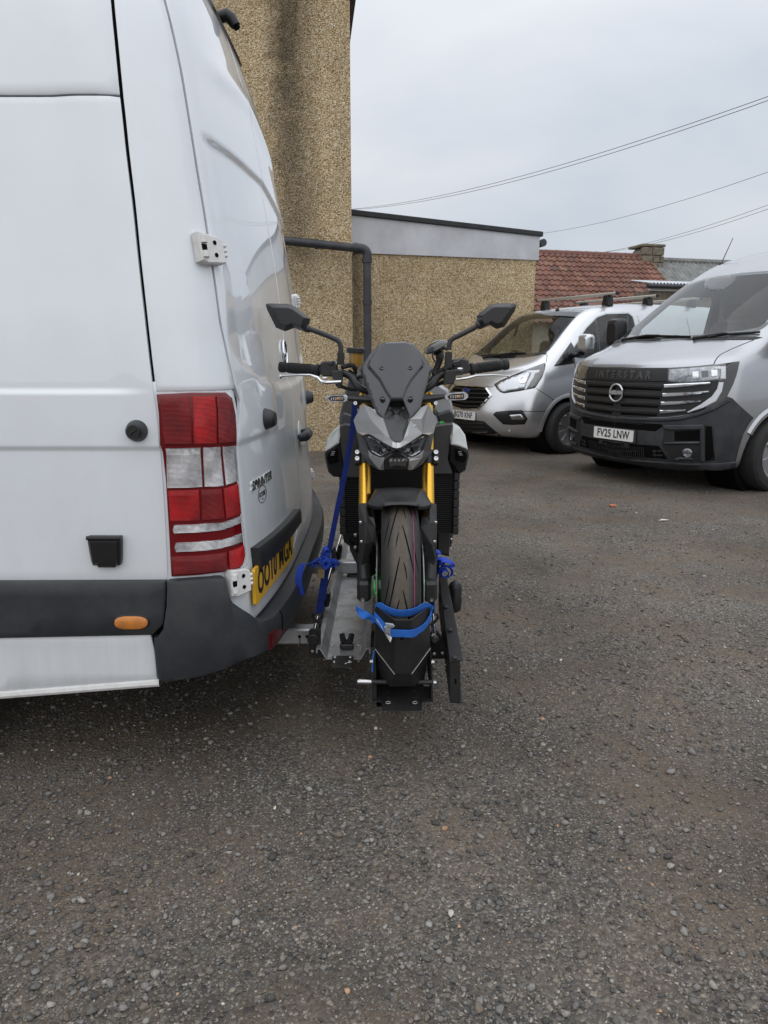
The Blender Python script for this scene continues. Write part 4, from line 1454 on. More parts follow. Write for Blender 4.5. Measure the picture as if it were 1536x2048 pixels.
def cabin_fit(S, dash, bulk_x, hw, wheel_y, seat_x, zs, zt):
    """What shows through the glass: dashboard, steering wheel, three seats, bulkhead."""
    (dx0, dx1, dz) = dash
    mb = MB()
    prof = [(dx0, dz - 0.10), (dx0 + 0.05, dz), (dx0 + 0.35, dz + 0.015), (dx1 - 0.08, dz + 0.0), (dx1, dz - 0.06), (dx1 - 0.02, dz - 0.35), (dx0, dz - 0.4)]
    ys = np.linspace(-hw, hw, 7)
    mb.grid([[Vector((x, y, z + (0.02 if abs(y - wheel_y) < 0.25 and i in (2, 3) else 0))) for y in ys] for i, (x, z) in enumerate(prof)])
    mb.build('dashboard', M['cabin'], S.root)
    cx = Vector((dx1 + 0.12, wheel_y, dz + 0.00))
    ax = Vector((0.75, 0, 0.65)).normalized()
    a, b, _ = frame_of(ax)
    mb = MB(); mb.tube([cx + a * (0.185 * math.cos(t)) + b * (0.185 * math.sin(t)) for t in np.linspace(0, 2 * math.pi, 28)[:-1]], 0.015, 8, closed=True)
    sw = mb.build('steering_wheel', M['black_plastic'], S.root)
    mb = MB(); mb.lathe([(0.07, -0.03), (0.075, 0.0), (0.05, 0.02), (0.001, 0.024)], cx - ax * 0.02, ax, 16)
    for t in (0.2, 2.94, 4.71): mb.tube([cx, cx + a * (0.18 * math.cos(t)) + b * (0.18 * math.sin(t))], 0.014, 6)
    mb.tube([cx, cx - ax * 0.35], 0.03, 8)
    mb.build('hub', M['black_plastic'], sw)
    for y in (wheel_y, -wheel_y, -wheel_y * 0.25):
        st = empty('seat', (0, 0, 0), parent=S.root)
        mb = MB(); rt = Matrix.Rotation(R(12), 3, 'Y')
        mb.box((seat_x + 0.12, y, zs + 0.32), (0.13, 0.44, 0.64), rt, b=0.05); mb.build('backrest', M['cabin'], st)
        mb = MB(); mb.box((seat_x - 0.15, y, zs), (0.5, 0.46, 0.15), b=0.05); mb.build('cushion', M['cabin'], st)
        mb = MB(); mb.box((seat_x + 0.23, y, zs + 0.76), (0.10, 0.24, 0.17), rt, b=0.04); mb.build('headrest', M['cabin'], st)
    mb = MB(); mb.box((bulk_x, 0, (zt + 0.4) / 2), (0.03, hw * 1.72, zt - 0.4), b=0.01); mb.build('bulkhead', mat('bulkhead', (0.16, 0.165, 0.17), 0.7), S.root)

# ---------------------------------------------------------------- large grey van
big_loc = Vector((2.30, 7.10, 0.0)); BIG_DEG = 28.2
big = thing('large_van', 'large grey van with black bumper, chrome grille bars and plate FV25 LNW', 'van', big_loc, R(BIG_DEG), 'vans parked in the yard')
BV = VanSpace(big, big_loc, BIG_DEG, van_shell(BIG))
z8, z10 = Z(1120, 480, 3.692), Z(1236, 640, 5.12)
WS_B = sym([(0, 1.400), (.42, 1.412), (.70, 1.442), (.815, 1.475), (.835, 1.53), (.79, 1.82), (.745, 2.02), (.70, 2.075), (.40, 2.108), (0, 2.118)])
WS_Bi = inset2(WS_B, 0.045)
SW_B = [(1.20, 1.36), (1.24, 1.56), (1.62, 1.86), (1.80, 1.93), (2.38, 1.95), (2.42, 1.90), (2.42, 1.36), (2.36, 1.31), (1.26, 1.31)]
carve(BV, M['grey_paint'], inset2(WS_B, 0.03), [SW_B], [(0.985, 0.345, 0.405), (4.56, 0.345, 0.405)])
BV.plateF('windscreen', WS_B, M['windscreen'], t=0.005, low=0.002, bev=0.0, h=0.08)
BV.plateF('screen_border', inset2(WS_B, 0.004), M['gloss_black'], t=0.0015, low=-0.01, bev=0.0, h=0.05, hole=[[(y * 0.965, 1.76 + (z - 1.76) * 0.90 + 0.012) for y, z in WS_B]])
for s_ in (-1, 1):
    BV.plateS('side_window', inset2(SW_B, -0.012), M['side_glass'], t=0.004, low=0.001, bev=0.0, h=0.1, sgn=s_)
cabin_fit(BV, (0.78, 1.30, 1.33), 2.45, 0.93, 0.45, 2.0, 1.0, 2.2)
wheel(BV, 0.985, -0.985, 0.345, 0.235, 'cover', 0.0); wheel(BV, 0.985, 0.985, 0.345, 0.235, 'cover', 0.0)
wheel(BV, 4.56, -0.985, 0.345, 0.235, 'cover'); wheel(BV, 4.56, 0.985, 0.345, 0.235, 'cover')

gr = BV.halves('grille', z8([(380, 946), (620, 949), (800, 947), (1140, 922), (1310, 897), (1326, 903), (1300, 1010), (1230, 1150), (1150, 1200), (950, 1285), (800, 1306), (600, 1312), (380, 1302)]), M['trim_dark'], t=0.004, h=7)
nm = BV.halves('name_panel', z8([(380, 950), (806, 950), (797, 1047), (380, 1040)]), M['trim_dark'], gr, t=0.016, low=0.0, h=7)
yA, yB = BV.px(*z8([(262, 990)])[0])[0], BV.px(*z8([(705, 1005)])[0])[0]
def front_text(S, yc, zc, off):
    def f(a, b):
        l, n = S.front(yc - a, zc + b)      # lettering reads from the viewer's side: +a runs towards -y
        return l + n * off, n
    return f
hY = 0.5 * abs(yA.y - yB.y)
t_ = text_mesh('INTERSTAR', 0.092, front_text(BV, 0.5 * (yA.y + yB.y), 0.5 * (yA.z + yB.z), 0.0165), 0.007, squeeze=1.0, bold=0.003, spacing=1.62)
t_.build('letters', mat('name_letters', (0.06, 0.06, 0.063), 0.30), gr, smooth=False)
for i, (a0, a1, b0, b1) in enumerate([(643, 675, 655, 696), (733, 764, 748, 786), (822, 853, 836, 872), (908, 938, 922, 958)]):
    x1 = (478, 462, 447, 433)[i]
    BV.halves('grille_bar', z10([(-90, a0), (x1 - 4, b0), (x1 - 8, b1), (-90, a1 - 2)]), M['trim_dark'], gr, t=0.020, low=0.0, h=9)
    BV.halves('grille_slot', z10([(30, a1 + 8), (x1 - 30, b1 + 10), (x1 - 34, b1 + 30), (30, a1 + 34)]), M['void'], gr, t=0.0055, low=0.0, h=9, clamp=True)
chr_ = [[(478, 660), (700, 650), (945, 637), (943, 655), (700, 682), (474, 699)], [(462, 748), (700, 738), (935, 725), (931, 742), (700, 772), (457, 788)],
        [(447, 836), (640, 830), (855, 819), (851, 834), (640, 860), (442, 875)], [(435, 922), (560, 919), (705, 915), (692, 934), (560, 952), (429, 963)]]
for c_ in chr_:
    BV.plate('chrome_bar', z10(c_), M['chrome'], gr, t=0.026, low=0.0, h=8, both=True)
lampM = mat('lamp_shell', (0.015, 0.015, 0.017), 0.12, coat=0.8)
for hl in BV.plate('headlight', z10([(1105, 478), (1150, 455), (1240, 424), (1222, 520), (1180, 650), (1118, 778), (1040, 850), (950, 905), (830, 945), (705, 958), (850, 862), (960, 780), (1010, 700), (1028, 600), (1060, 520)]), lampM, t=0.010, low=0.0, h=6, both=True):
    mir = BV.inv is None
    side_ = hl is bpy.data.objects.get('headlight')
hls = [o for o in big.children if o.name.startswith('headlight')]
for k, hl in enumerate(hls):
    mm = (k == 1)
    BV.plate('reflector', z10([(527, 506), (700, 494), (985, 470), (1040, 470), (1046, 600), (850, 625), (640, 638), (517, 620)]), mat('reflector%d' % k, (0.30, 0.31, 0.33), 0.22, metal=0.9, var=0.5, var_scale=26, bump=1.0, bump_scale=55), hl, mirror=mm, t=0.006, low=-0.002, h=5)
    BV.plate('lamp_lens', z10([(520, 498), (700, 487), (1000, 462), (1100, 448), (1106, 610), (850, 634), (640, 647), (510, 628)]), M['lamp_glass'], hl, mirror=mm, t=0.018, low=0.008, h=6)
    BV.plate('light_guide', z10([(985, 488), (1102, 480), (1098, 606), (1046, 606), (1050, 512), (985, 512)]), mat('guide%d' % k, (0.62, 0.64, 0.68), 0.25, coat=0.5), hl, mirror=mm, t=0.020, low=0.0, h=6)
    BV.plate('light_guide', z10([(1030, 640), (1079, 640), (1062, 730), (1003, 832), (880, 897), (720, 950), (712, 942), (850, 864), (962, 782), (1015, 705)]), MATS['guide%d' % k], hl, mirror=mm, t=0.020, low=0.0, h=5)
    for q in range(3):
        x_ = 760 + q * 95
        BV.plate('lamp_module', z10([(x_, 535 - q * 10), (x_ + 70, 528 - q * 10), (x_ + 74, 590 - q * 8), (x_ + 4, 600 - q * 8)]), M['chrome'] if q != 1 else M['gloss_black'], hl, mirror=mm, t=0.014, low=0.0, h=5)
# emblem: ring and bar
ez = 0.902
em = empty('emblem', (0, 0, 0), parent=big)
fx = BV.front(0, ez)[0].x
mb = MB()
for sg in (1, -1):
    mb.tube([Vector((fx - 0.030, 0.083 * math.cos(t), ez + sg * 0.083 * math.sin(t))) for t in np.linspace(R(17), R(163), 22)], 0.0085, 8)
mb.build('ring', M['emblem'], em)
mb = MB(); mb.box((fx - 0.018, 0, ez), (0.018, 0.10, 0.05)); mb.build('mount', M['trim_dark'], em)
text_mesh('NISSAN', 0.054, plane_map((fx - 0.028, 0, ez), (0, -1, 0), (0, 0, 1), (-1, 0, 0)), 0.010, squeeze=0.92, bold=0.0012, spacing=1.02).build('letters', M['emblem'], em, smooth=False)
# bumper and its openings
archp = [BV_l for BV_l in []]
bm_poly = z10([(-90, 992), (250, 1000), (500, 1000), (640, 985), (830, 938), (1000, 855), (1115, 783), (1165, 800), (1235, 870), (1290, 920), (1380, 1000), (1335, 1060), (1280, 1160), (1240, 1280), (1205, 1420), (1190, 1500), (1000, 1512), (700, 1512), (350, 1482), (-90, 1447)])
bp = BV.halves('bumper', bm_poly, M['trim'], t=0.014, low=-0.01, h=8, bev=0.006)
BV.halves('lip', z10([(-90, 1395), (350, 1430), (700, 1455), (1000, 1458), (1195, 1440), (1188, 1500), (1000, 1516), (700, 1518), (350, 1490), (-90, 1452)]), M['trim'], bp, t=0.030, low=0.0, h=9, bev=0.008)
BV.halves('bumper_ridge', z10([(-90, 992), (500, 1003), (640, 990), (830, 945), (1000, 862), (1110, 790), (1140, 830), (1000, 920), (830, 985), (640, 1030), (420, 1040), (-90, 1020)]), M['trim'], bp, t=0.030, low=0.0, h=8, bev=0.012)
BV.halves('upper_intake', z10([(-90, 1036), (455, 1066), (466, 1090), (388, 1140), (-90, 1098)]), M['void'], bp, t=0.0145, low=0.010, h=9, bev=0)
BV.halves('lower_intake', z10([(-90, 1252), (428, 1286), (515, 1420), (-90, 1368)]), M['void'], bp, t=0.0145, low=0.010, h=9, bev=0)
ymin = BV.px(*z10([(440, 1075)])[0])[0]
for (za, zb_, yr, nR) in ((0.612, 0.668, 0.33, 30), (0.285, 0.398, 0.36, 32)):
    mb = MB()
    for k in range(nR):
        y = -yr + 2 * yr * k / (nR - 1)
        for z in (za,):
            l0, l1 = BV.front(y, za)[0], BV.front(y, zb_)[0]
            mb.add([l0 + Vector((-0.026, -0.004, 0)), l0 + Vector((-0.033, 0.0, 0)), l0 + Vector((-0.026, 0.004, 0)), l1 + Vector((-0.026, -0.004, 0)), l1 + Vector((-0.033, 0, 0)), l1 + Vector((-0.026, 0.004, 0))], [(0, 1, 4, 3), (1, 2, 5, 4)])
    mb.build('intake_ribs', M['trim_dark'], bp)
for mm in (False, True):
    rec = BV.plate('fog_recess', z10([(480, 1078), (700, 1074), (900, 1068), (960, 1078), (985, 1120), (990, 1435), (860, 1445), (560, 1420), (450, 1285), (478, 1150)]), M['trim_dark'], bp, mirror=mm, t=0.0155, low=0.012, h=8, bev=0.001)
    BV.plate('fog_frame', z10([(470, 1078), (880, 1070), (880, 1120), (590, 1130), (480, 1120)]), M['trim'], rec, mirror=mm, t=0.036, low=0.0, h=9)
    BV.plate('fog_frame', z10([(840, 1110), (882, 1105), (888, 1440), (842, 1440)]), M['trim'], rec, mirror=mm, t=0.036, low=0.0, h=9)
    BV.plate('fog_frame', z10([(485, 1248), (842, 1240), (842, 1270), (485, 1268)]), M['trim'], rec, mirror=mm, t=0.040, low=0.0, h=9)
    BV.plate('fog_frame', z10([(590, 1410), (640, 1395), (760, 1400), (775, 1422), (600, 1425)]), M['trim'], rec, mirror=mm, t=0.034, low=0.0, h=9)
    BV.plate('intake_slot', z10([(585, 1140), (838, 1128), (838, 1236), (585, 1236)]), M['void'], rec, mirror=mm, t=0.0165, low=0.013, h=9, bev=0)
    BV.plate('fog_pocket', z10([(895, 1085), (960, 1090), (982, 1425), (895, 1435)]), M['void'], rec, mirror=mm, t=0.0165, low=0.013, h=9, bev=0)
    l_, n_ = BV.px(*z10([(717, 1356)])[0])
    if mm: l_, n_ = Vector((l_.x, -l_.y, l_.z)), Vector((n_.x, -n_.y, n_.z))
    mb = MB(); mb.lathe([(0.044, 0.0), (0.044, 0.030), (0.038, 0.033), (0.036, 0.026), (0.02, 0.018), (0.001, 0.016)], l_, n_, 20); fg = mb.build('fog_lamp', MATS['reflector0'], rec)
    mb = MB(); mb.lathe([(0.038, 0.030), (0.02, 0.040), (0.001, 0.042)], l_, n_, 20); mb.build('lens', M['lamp_glass'], fg)
for yy_ in (-0.17, 0.17):
    l_, n_ = BV.front(yy_, 0.395)
    mb = MB(); mb.box(l_ + n_ * 0.02, (0.03, 0.05, 0.045)); mb.lathe([(0.012, 0.03), (0.012, 0.042), (0.001, 0.043)], l_, n_, 12); mb.build('sensor', M['trim_dark'], bp)
fx = BV.front(0, 0.495)[0].x
uk_plate('number_plate', big, (fx - 0.024, 0.0, 0.494), (0, -1, 0), (0, 0, 1), (-1, 0, 0), 'FV25 LNW', 'plate_white')
mb = MB(); mb.box((fx - 0.010, 0, 0.494), (0.02, 0.56, 0.13)); mb.build('plate_mount', M['trim'], bp)
# shut lines, arches, wipers
BV.strip('shut_line', z10([(978, 470), (985, 445), (1000, 412), (1040, 362), (1120, 318), (1200, 281), (1300, 240), (1390, 205)]), 0.008, M['void'], both=True, t=0.0015)
BV.halves('hood_edge', z10([(-90, 486), (250, 492), (520, 492), (760, 480), (975, 457), (975, 464), (760, 490), (520, 501), (250, 502), (-90, 497)]), M['void'], t=0.0055, low=0.0, h=8, bev=0)
def arch_lip(S, x, z, r, w, material, a0=-12, a1=192, t=0.014):
    for sg in (-1, 1):
        rows = []
        for k in range(33):
            a = R(a0 + (a1 - a0) * k / 32)
            row = []
            for rr_, off in ((r - 0.004, -0.03), (r - 0.003, t), (r + w * 0.5, t * 1.2), (r + w, 0.001)):
                l, n = S.side(x + rr_ * math.cos(a), z + rr_ * math.sin(a), sg)
                row.append(l + Vector((0, sg * off, 0)))
            rows.append(row)
        mb = MB(); mb.grid(rows); mb.build('arch_lip', material, S.root)
arch_lip(BV, 0.985, 0.345, 0.405, 0.06, M['grey_paint'], -10, 150)
arch_lip(BV, 4.56, 0.345, 0.405, 0.06, M['grey_paint'], -10, 190)
BV.halves('cowl', z10([(-90, 208), (300, 203), (560, 203), (800, 205), (1050, 205), (1385, 203), (1480, 180), (1400, 168), (1000, 180), (560, 186), (200, 196), (-90, 200)]), M['trim_dark'], t=0.008, low=-0.01, h=9)
def wiper(S, arm, blade, name='wiper'):
    a = [S.px(*p) for p in arm]; b = [S.px(*p) for p in blade]
    wp = empty(name, (0, 0, 0), parent=S.root)
    mb = MB(); mb.tube([l + n * o_ for (l, n), o_ in zip(a, (0.015, 0.035, 0.03))], [0.016, 0.012, 0.008], 8); mb.lathe([(0.025, 0), (0.022, 0.03), (0.001, 0.036)], a[0][0], a[0][1], 12); mb.build('arm', M['black_plastic'], wp)
    mb = MB(); mb.tube([l + n * 0.020 for l, n in b], [0.007, 0.011, 0.007], 6); mb.tube([l + n * 0.010 for l, n in b], 0.005, 5); mb.build('blade', M['black_plastic'], wp)
wiper(BV, z10([(790, 198), (1080, 170), (1120, 165)]), z10([(920, 192), (1120, 162), (1455, 138)]))
wiper(BV, z10([(60, 214), (300, 190), (430, 183)]), z10([(180, 190), (430, 180), (745, 187)]))
BV.plate('camera_housing', [(1408, 576), (1425, 582), (1448, 580), (1470, 562), (1475, 550), (1440, 552), (1412, 558)], M['gloss_black'], t=0.007, low=0.0, h=6)
# roof aerial
l_, n_ = BV.px(1432, 513)
mb = MB(); mb.lathe([(0.035, 0), (0.03, 0.025), (0.012, 0.035), (0.001, 0.036)], l_ + Vector((0.05, 0, 0)), (0, 0, 1), 14)
ae = mb.build('aerial', M['black_plastic'], big)
pe = BV.inv @ at(1466, 476, (BV.mw @ l_).y + 0.12)
mb = MB(); mb.tube([l_ + Vector((0.05, 0, 0.03)), pe], [0.006, 0.004], 6); mb.build('whip', M['black_plastic'], ae)
def door_mirror(S, x, y, z, cap, size=(0.14, 0.24, 0.24)):
    sg = -1 if y < 0 else 1
    mr = empty('door_mirror', (0, 0, 0), parent=S.root)
    root = S.side(x + 0.02, z - 0.12, sg)[0]
    mb = MB(); mb.tube([root, Vector((x, (root.y + y) / 2, z - 0.13)), Vector((x - 0.01, y - sg * 0.05, z - 0.10))], [0.05, 0.042, 0.05], 10, flat=0.7); mb.build('arm', M['black_plastic'], mr)
    sx, sy, sz = size
    rows = []
    for k, (xx_, q) in enumerate(((-0.5, 0.62), (-0.36, 0.86), (-0.05, 1.0), (0.40, 0.97), (0.5, 0.9))):
        ring_ = []
        for t in np.linspace(0, 2 * math.pi, 29)[:-1]:
            c_, s_ = math.cos(t), math.sin(t)
            e = 0.45
            ring_.append(Vector((x + xx_ * sx, y + sy / 2 * q * math.copysign(abs(c_) ** e, c_), z + sz / 2 * q * math.copysign(abs(s_) ** e, s_) + 0.02)))
        rows.append(ring_)
    mb = MB(); mb.grid(rows, cu=True); mb.add(rows[0], [list(range(28))]); mb.add(rows[-1], [list(range(28))]); mb.build('cap', cap, mr)
    mb = MB(); mb.add([p + Vector((0.003, 0, 0)) for p in rows[-1]], [list(range(28))]); mb.build('mirror_glass', M['mirror_chrome'], mr)
door_mirror(BV, 1.12, 1.16, 1.50, M['black_plastic'], (0.16, 0.22, 0.34)); door_mirror(BV, 1.12, -1.16, 1.50, M['black_plastic'], (0.16, 0.22, 0.34))
for xx_ in (2.50, 3.65):
    for s_ in (-1, 1):
        mb = MB()
        pts = [BV.side(xx_, z, s_) for z in np.linspace(0.34, 2.1, 24)]
        mb.grid([[l - Vector((0.004, 0, 0)) + n * 0.001, l + n * 0.0015, l + Vector((0.004, 0, 0)) + n * 0.001] for l, n in pts]); mb.build('shut_line', M['void'], big, fix=False)
for s_ in (-1, 1):
    BV.plateS('side_moulding', [(1.45, 0.50), (4.12, 0.50), (4.12, 0.62), (1.45, 0.62)], M['trim'], t=0.02, low=-0.01, sgn=s_)
    BV.plateS('door_handle', [(2.15, 1.08), (2.38, 1.08), (2.38, 1.12), (2.15, 1.12)], M['trim_dark'], t=0.03, low=-0.005, sgn=s_)
    BV.plateS('tail_light', [(5.40, 0.9), (5.52, 0.9), (5.52, 1.6), (5.42, 1.6)], mat('red_lamp%d' % s_, (0.35, 0.008, 0.01), 0.15, coat=0.8), t=0.02, low=-0.01, sgn=s_)

# ---------------------------------------------------------------- small silver van
sm_loc = Vector((1.07, 9.70, 0.0)); SM_DEG = 30.0
small = thing('small_van', 'smaller silver van with roof bars and plate ending KNF, next to the pebbledash wall', 'van', sm_loc, R(SM_DEG), 'vans parked in the yard')
TV = VanSpace(small, sm_loc, SM_DEG, van_shell(SMALL))
z4, z3 = Z(880, 560, 4.267), Z(880, 460, 2.341)
WS_S = sym([(0, 1.222), (.40, 1.232), (.64, 1.258), (.735, 1.295), (.745, 1.34), (.68, 1.62), (.625, 1.82), (.59, 1.868), (.32, 1.895), (0, 1.905)])
SW_S = [(1.10, 1.26), (1.12, 1.36), (1.40, 1.62), (1.62, 1.76), (1.80, 1.81), (2.22, 1.83), (2.28, 1.79), (2.30, 1.30), (2.24, 1.25), (1.16, 1.23)]
carve(TV, M['silver_paint'], inset2(WS_S, 0.03), [SW_S], [(0.96, 0.335, 0.40), (3.89, 0.335, 0.40)])
TV.plateF('windscreen', WS_S, M['windscreen'], t=0.005, low=0.002, bev=0.0, h=0.08)
TV.plateF('screen_border', inset2(WS_S, 0.004), M['gloss_black'], t=0.0015, low=-0.01, bev=0.0, h=0.05, hole=[[(y * 0.96, 1.57 + (z - 1.57) * 0.90 + 0.012) for y, z in WS_S]])
for s_ in (-1, 1):
    TV.plateS('side_window', inset2(SW_S, -0.015), M['side_glass'], t=0.004, low=0.001, bev=0.0, h=0.1, sgn=s_)
    TV.plateS('window_bar', [(1.50, 1.24), (1.545, 1.24), (1.60, 1.745), (1.555, 1.72)], M['gloss_black'], t=0.008, low=0.0, h=0.1, sgn=s_)
cabin_fit(TV, (0.80, 1.22, 1.19), 2.25, 0.86, 0.42, 1.75, 0.85, 1.85)
mb = MB(); mb.box((0.98, -0.45, 1.222), (0.10, 0.22, 0.003), Matrix.Rotation(R(-8), 3, 'Y'), b=0); mb.build('parking_permit', M['plate_white'], small)
for (x, st) in ((0.96, 0.0), (3.89, 0.0)):
    wheel(TV, x, -0.96, 0.335, 0.215, 'alloy'); wheel(TV, x, 0.96, 0.335, 0.215, 'alloy')
# grille
gs = TV.halves('grille', z4([(60, 900), (240, 898), (392, 908), (446, 985), (335, 1108), (180, 1112), (60, 1108)]), M['chrome'], t=0.012, low=-0.004, h=7)
TV.halves('grille_mesh', z4([(60, 910), (240, 908), (384, 918), (430, 984), (328, 1096), (180, 1100), (60, 1098)]), M['void'], gs, t=0.0135, low=0.008, h=7, bev=0)
for k in range(5):
    q = 924 + k * 36
    x1 = (392, 412, 420, 392, 352)[k]
    TV.halves('grille_bar', z4([(60, q), (x1, q + 6), (x1 - 4, q + 20), (60, q + 16)]), M['black_plastic'], gs, t=0.026, low=0.010, h=8)
em2 = empty('emblem', (0, 0, 0), parent=small)
fx = TV.front(0, 0.80)[0]
mb = MB(); mb.lathe([(0.082, 0), (0.082, 0.012), (0.074, 0.016), (0.001, 0.018)], fx + Vector((-0.012, 0, 0)), (-1, 0, 0), 28)
for p in mb.v: p.z = fx.z + (p.z - fx.z) * 0.45
mb.build('badge', mat('badge_blue', (0.01, 0.03, 0.16), 0.2, coat=1), em2)
for hl in TV.plate('headlight', z4([(462, 890), (520, 855), (590, 826), (740, 765), (890, 708), (903, 714), (893, 770), (872, 830), (812, 922), (680, 948), (545, 968), (515, 958), (485, 930)]), mat('lamp_black', (0.03, 0.03, 0.033), 0.15, coat=0.9), t=0.006, low=-0.004, h=6, both=True):
    mm = hl.name != 'headlight' and hl.name.endswith(hl.name[-3:]) and (hl.data.vertices[0].co.y > 0)
    TV.plate('reflector', z4([(475, 888), (600, 832), (745, 785), (765, 800), (740, 860), (720, 920), (550, 955), (520, 945)]), mat('refl_s%d' % mm, (0.55, 0.56, 0.58), 0.15, metal=1.0, bump=1.0, bump_scale=42), hl, mirror=mm, t=0.010, low=0.0, h=5)
    TV.plate('light_guide', z4([(740, 778), (852, 770), (845, 790), (812, 800), (800, 835), (770, 880), (738, 935), (720, 938), (745, 870), (770, 825), (780, 795), (745, 795)]), mat('guide_s%d' % mm, (0.75, 0.77, 0.8), 0.2, coat=0.6), hl, mirror=mm, t=0.014, low=0.0, h=5)
    l_, n_ = TV.px(*z4([(708, 858)])[0])
    if mm: l_, n_ = Vector((l_.x, -l_.y, l_.z)), Vector((n_.x, -n_.y, n_.z))
    mb = MB(); mb.lathe([(0.052, 0.008), (0.050, 0.022), (0.040, 0.024), (0.038, 0.016), (0.02, 0.022), (0.001, 0.025)], l_, n_, 22); mb.build('projector', M['chrome'], hl)
    TV.plate('lamp_lens', z4([(468, 890), (520, 860), (590, 831), (740, 770), (888, 714), (890, 770), (868, 828), (808, 916), (680, 942), (545, 961), (520, 952), (490, 928)]), M['lamp_glass'], hl, mirror=mm, t=0.022, low=0.007, h=6)
    fp = TV.plate('fog_recess', z4([(452, 1146), (480, 1124), (600, 1112), (702, 1110), (722, 1140), (748, 1186), (722, 1232), (620, 1236), (540, 1232), (500, 1195)]), M['black_plastic'], None, mirror=mm, t=0.006, low=-0.002, h=6)
    TV.plate('fog_lamp', z4([(596, 1152), (690, 1146), (722, 1185), (715, 1192), (612, 1190)]), MATS['refl_s0'], fp, mirror=mm, t=0.012, low=0.0, h=6)
TV.halves('lower_intake', z4([(60, 1190), (240, 1190), (375, 1204), (440, 1260), (540, 1345), (380, 1330), (200, 1318), (60, 1310)]), M['black_plastic'], t=0.006, low=-0.004, h=8)
for q in (1215, 1245, 1275):
    TV.halves('intake_bar', z4([(60, q), (370 + (q - 1215) * 0.6, q + 4), (370 + (q - 1215) * 0.6, q + 16), (60, q + 10)]), M['trim_dark'], t=0.018, low=0.0, h=8)
TV.halves('front_lip', z4([(60, 1312), (380, 1332), (540, 1350), (520, 1365), (380, 1350), (60, 1330)]), M['black_plastic'], t=0.012, low=-0.01, h=8)
fx = TV.front(0, 0.475)[0].x
uk_plate('number_plate', small, (fx - 0.014, 0.0, 0.475), (0, -1, 0), (0, 0, 1), (-1, 0, 0), 'BG70 KNF', 'plate_white')
# shut lines and seams
for ln in ([(592, 822), (560, 845), (490, 885), (440, 912), (395, 905)], [(905, 705), (912, 660), (915, 645), (880, 630)], [(822, 925), (900, 975), (985, 1035)], [(700, 1120), (800, 1122), (900, 1120)], [(1145, 575), (1150, 700), (1165, 800)]):
    TV.strip('shut_line', z4(ln), 0.007, M['void'], both=True, t=0.0012)
TV.halves('cowl', z4([(190, 690), (345, 668), (560, 655), (740, 645), (915, 630), (900, 615), (740, 628), (560, 640), (400, 650), (190, 672)]), M['trim_dark'], t=0.008, low=-0.01, h=9)
wiper(TV, z4([(380, 668), (600, 645), (640, 640)]), z4([(360, 655), (560, 640), (735, 632)]))
for tr in TV.plate('quarter_panel', z4([(970, 738), (1060, 610), (1118, 528), (1146, 580), (1148, 712), (1060, 726)]), M['gloss_black'], t=0.004, low=-0.004, h=8, both=True): pass
door_mirror(TV, 1.06, -1.13, 1.395, M['silver_paint'], (0.13, 0.20, 0.23)); door_mirror(TV, 1.06, 1.13, 1.395, M['silver_paint'], (0.13, 0.20, 0.23))
arch_lip(TV, 0.96, 0.335, 0.40, 0.05, M['silver_paint'], -8, 185, 0.010); arch_lip(TV, 3.89, 0.335, 0.40, 0.05, M['silver_paint'], -8, 188, 0.010)
l_, n_ = TV.px(*z4([(592, 1286)])[0])
mb = MB(); mb.lathe([(0.012, 0), (0.012, 0.008), (0.001, 0.009)], l_, n_, 12); mb.build('sensor', M['plate_white'], small)
for s_ in (-1, 1):
    TV.plateS('side_moulding', [(1.42, 0.46), (3.45, 0.46), (3.45, 0.60), (1.42, 0.60)], M['trim'], t=0.016, low=-0.01, sgn=s_)
    TV.plateS('door_handle', [(1.98, 1.02), (2.20, 1.02), (2.20, 1.06), (1.98, 1.06)], M['silver_paint'], t=0.03, low=-0.005, sgn=s_)
    TV.plateS('tail_light', [(4.80, 0.8), (4.90, 0.8), (4.90, 1.4), (4.82, 1.4)], mat('red_lamp_s%d' % s_, (0.35, 0.008, 0.01), 0.15, coat=0.8), t=0.02, low=-0.01, sgn=s_)
    for xx_ in (2.38, 3.4):
        mb = MB(); pts = [TV.side(xx_, z, s_) for z in np.linspace(0.32, 1.8, 20)]
        mb.grid([[l - Vector((0.004, 0, 0)) + n * 0.001, l + n * 0.0015, l + Vector((0.004, 0, 0)) + n * 0.001] for l, n in pts]); mb.build('shut_line', M['void'], small, fix=False)
# roof bars
M['bar'] = mat('bar', (0.42, 0.40, 0.36), 0.45, metal=0.5)
for k, xx_ in enumerate((1.95, 2.75, 3.7)):
    rb = empty('roof_bar', (0, 0, 0), parent=small)
    zt = 2.085
    mb = MB(); mb.box((xx_, 0, zt), (0.06, 1.56, 0.038), b=0.010); mb.build('bar', M['bar'], rb)
    for s_ in (-1, 1):
        mb = MB(); mb.box((xx_, s_ * 0.785, zt), (0.064, 0.02, 0.042), b=0.006); mb.build('end_cap', M['black_plastic'], rb)
        zr_ = TV.hit(Vector((xx_, s_ * 0.62, 4)), Vector((0, 0, -1)))[0].z
        mb = MB(); mb.prism([Vector((xx_ - 0.05, s_ * 0.62 - 0.06, zr_ - 0.01)), Vector((xx_ - 0.05, s_ * 0.62 + 0.06, zr_ - 0.01)), Vector((xx_ - 0.05, s_ * 0.62 + 0.04, zt - 0.015)), Vector((xx_ - 0.05, s_ * 0.62 - 0.04, zt - 0.015))], (0.10, 0, 0), b=0.008); mb.build('foot', M['black_plastic'], rb)
l_, n_ = TV.hit(Vector((1.62, 0.0, 4)), Vector((0, 0, -1)))
mb = MB(); mb.lathe([(0.03, 0), (0.026, 0.02), (0.001, 0.028)], l_, (0, 0, 1), 12); ae = mb.build('aerial', M['black_plastic'], small)
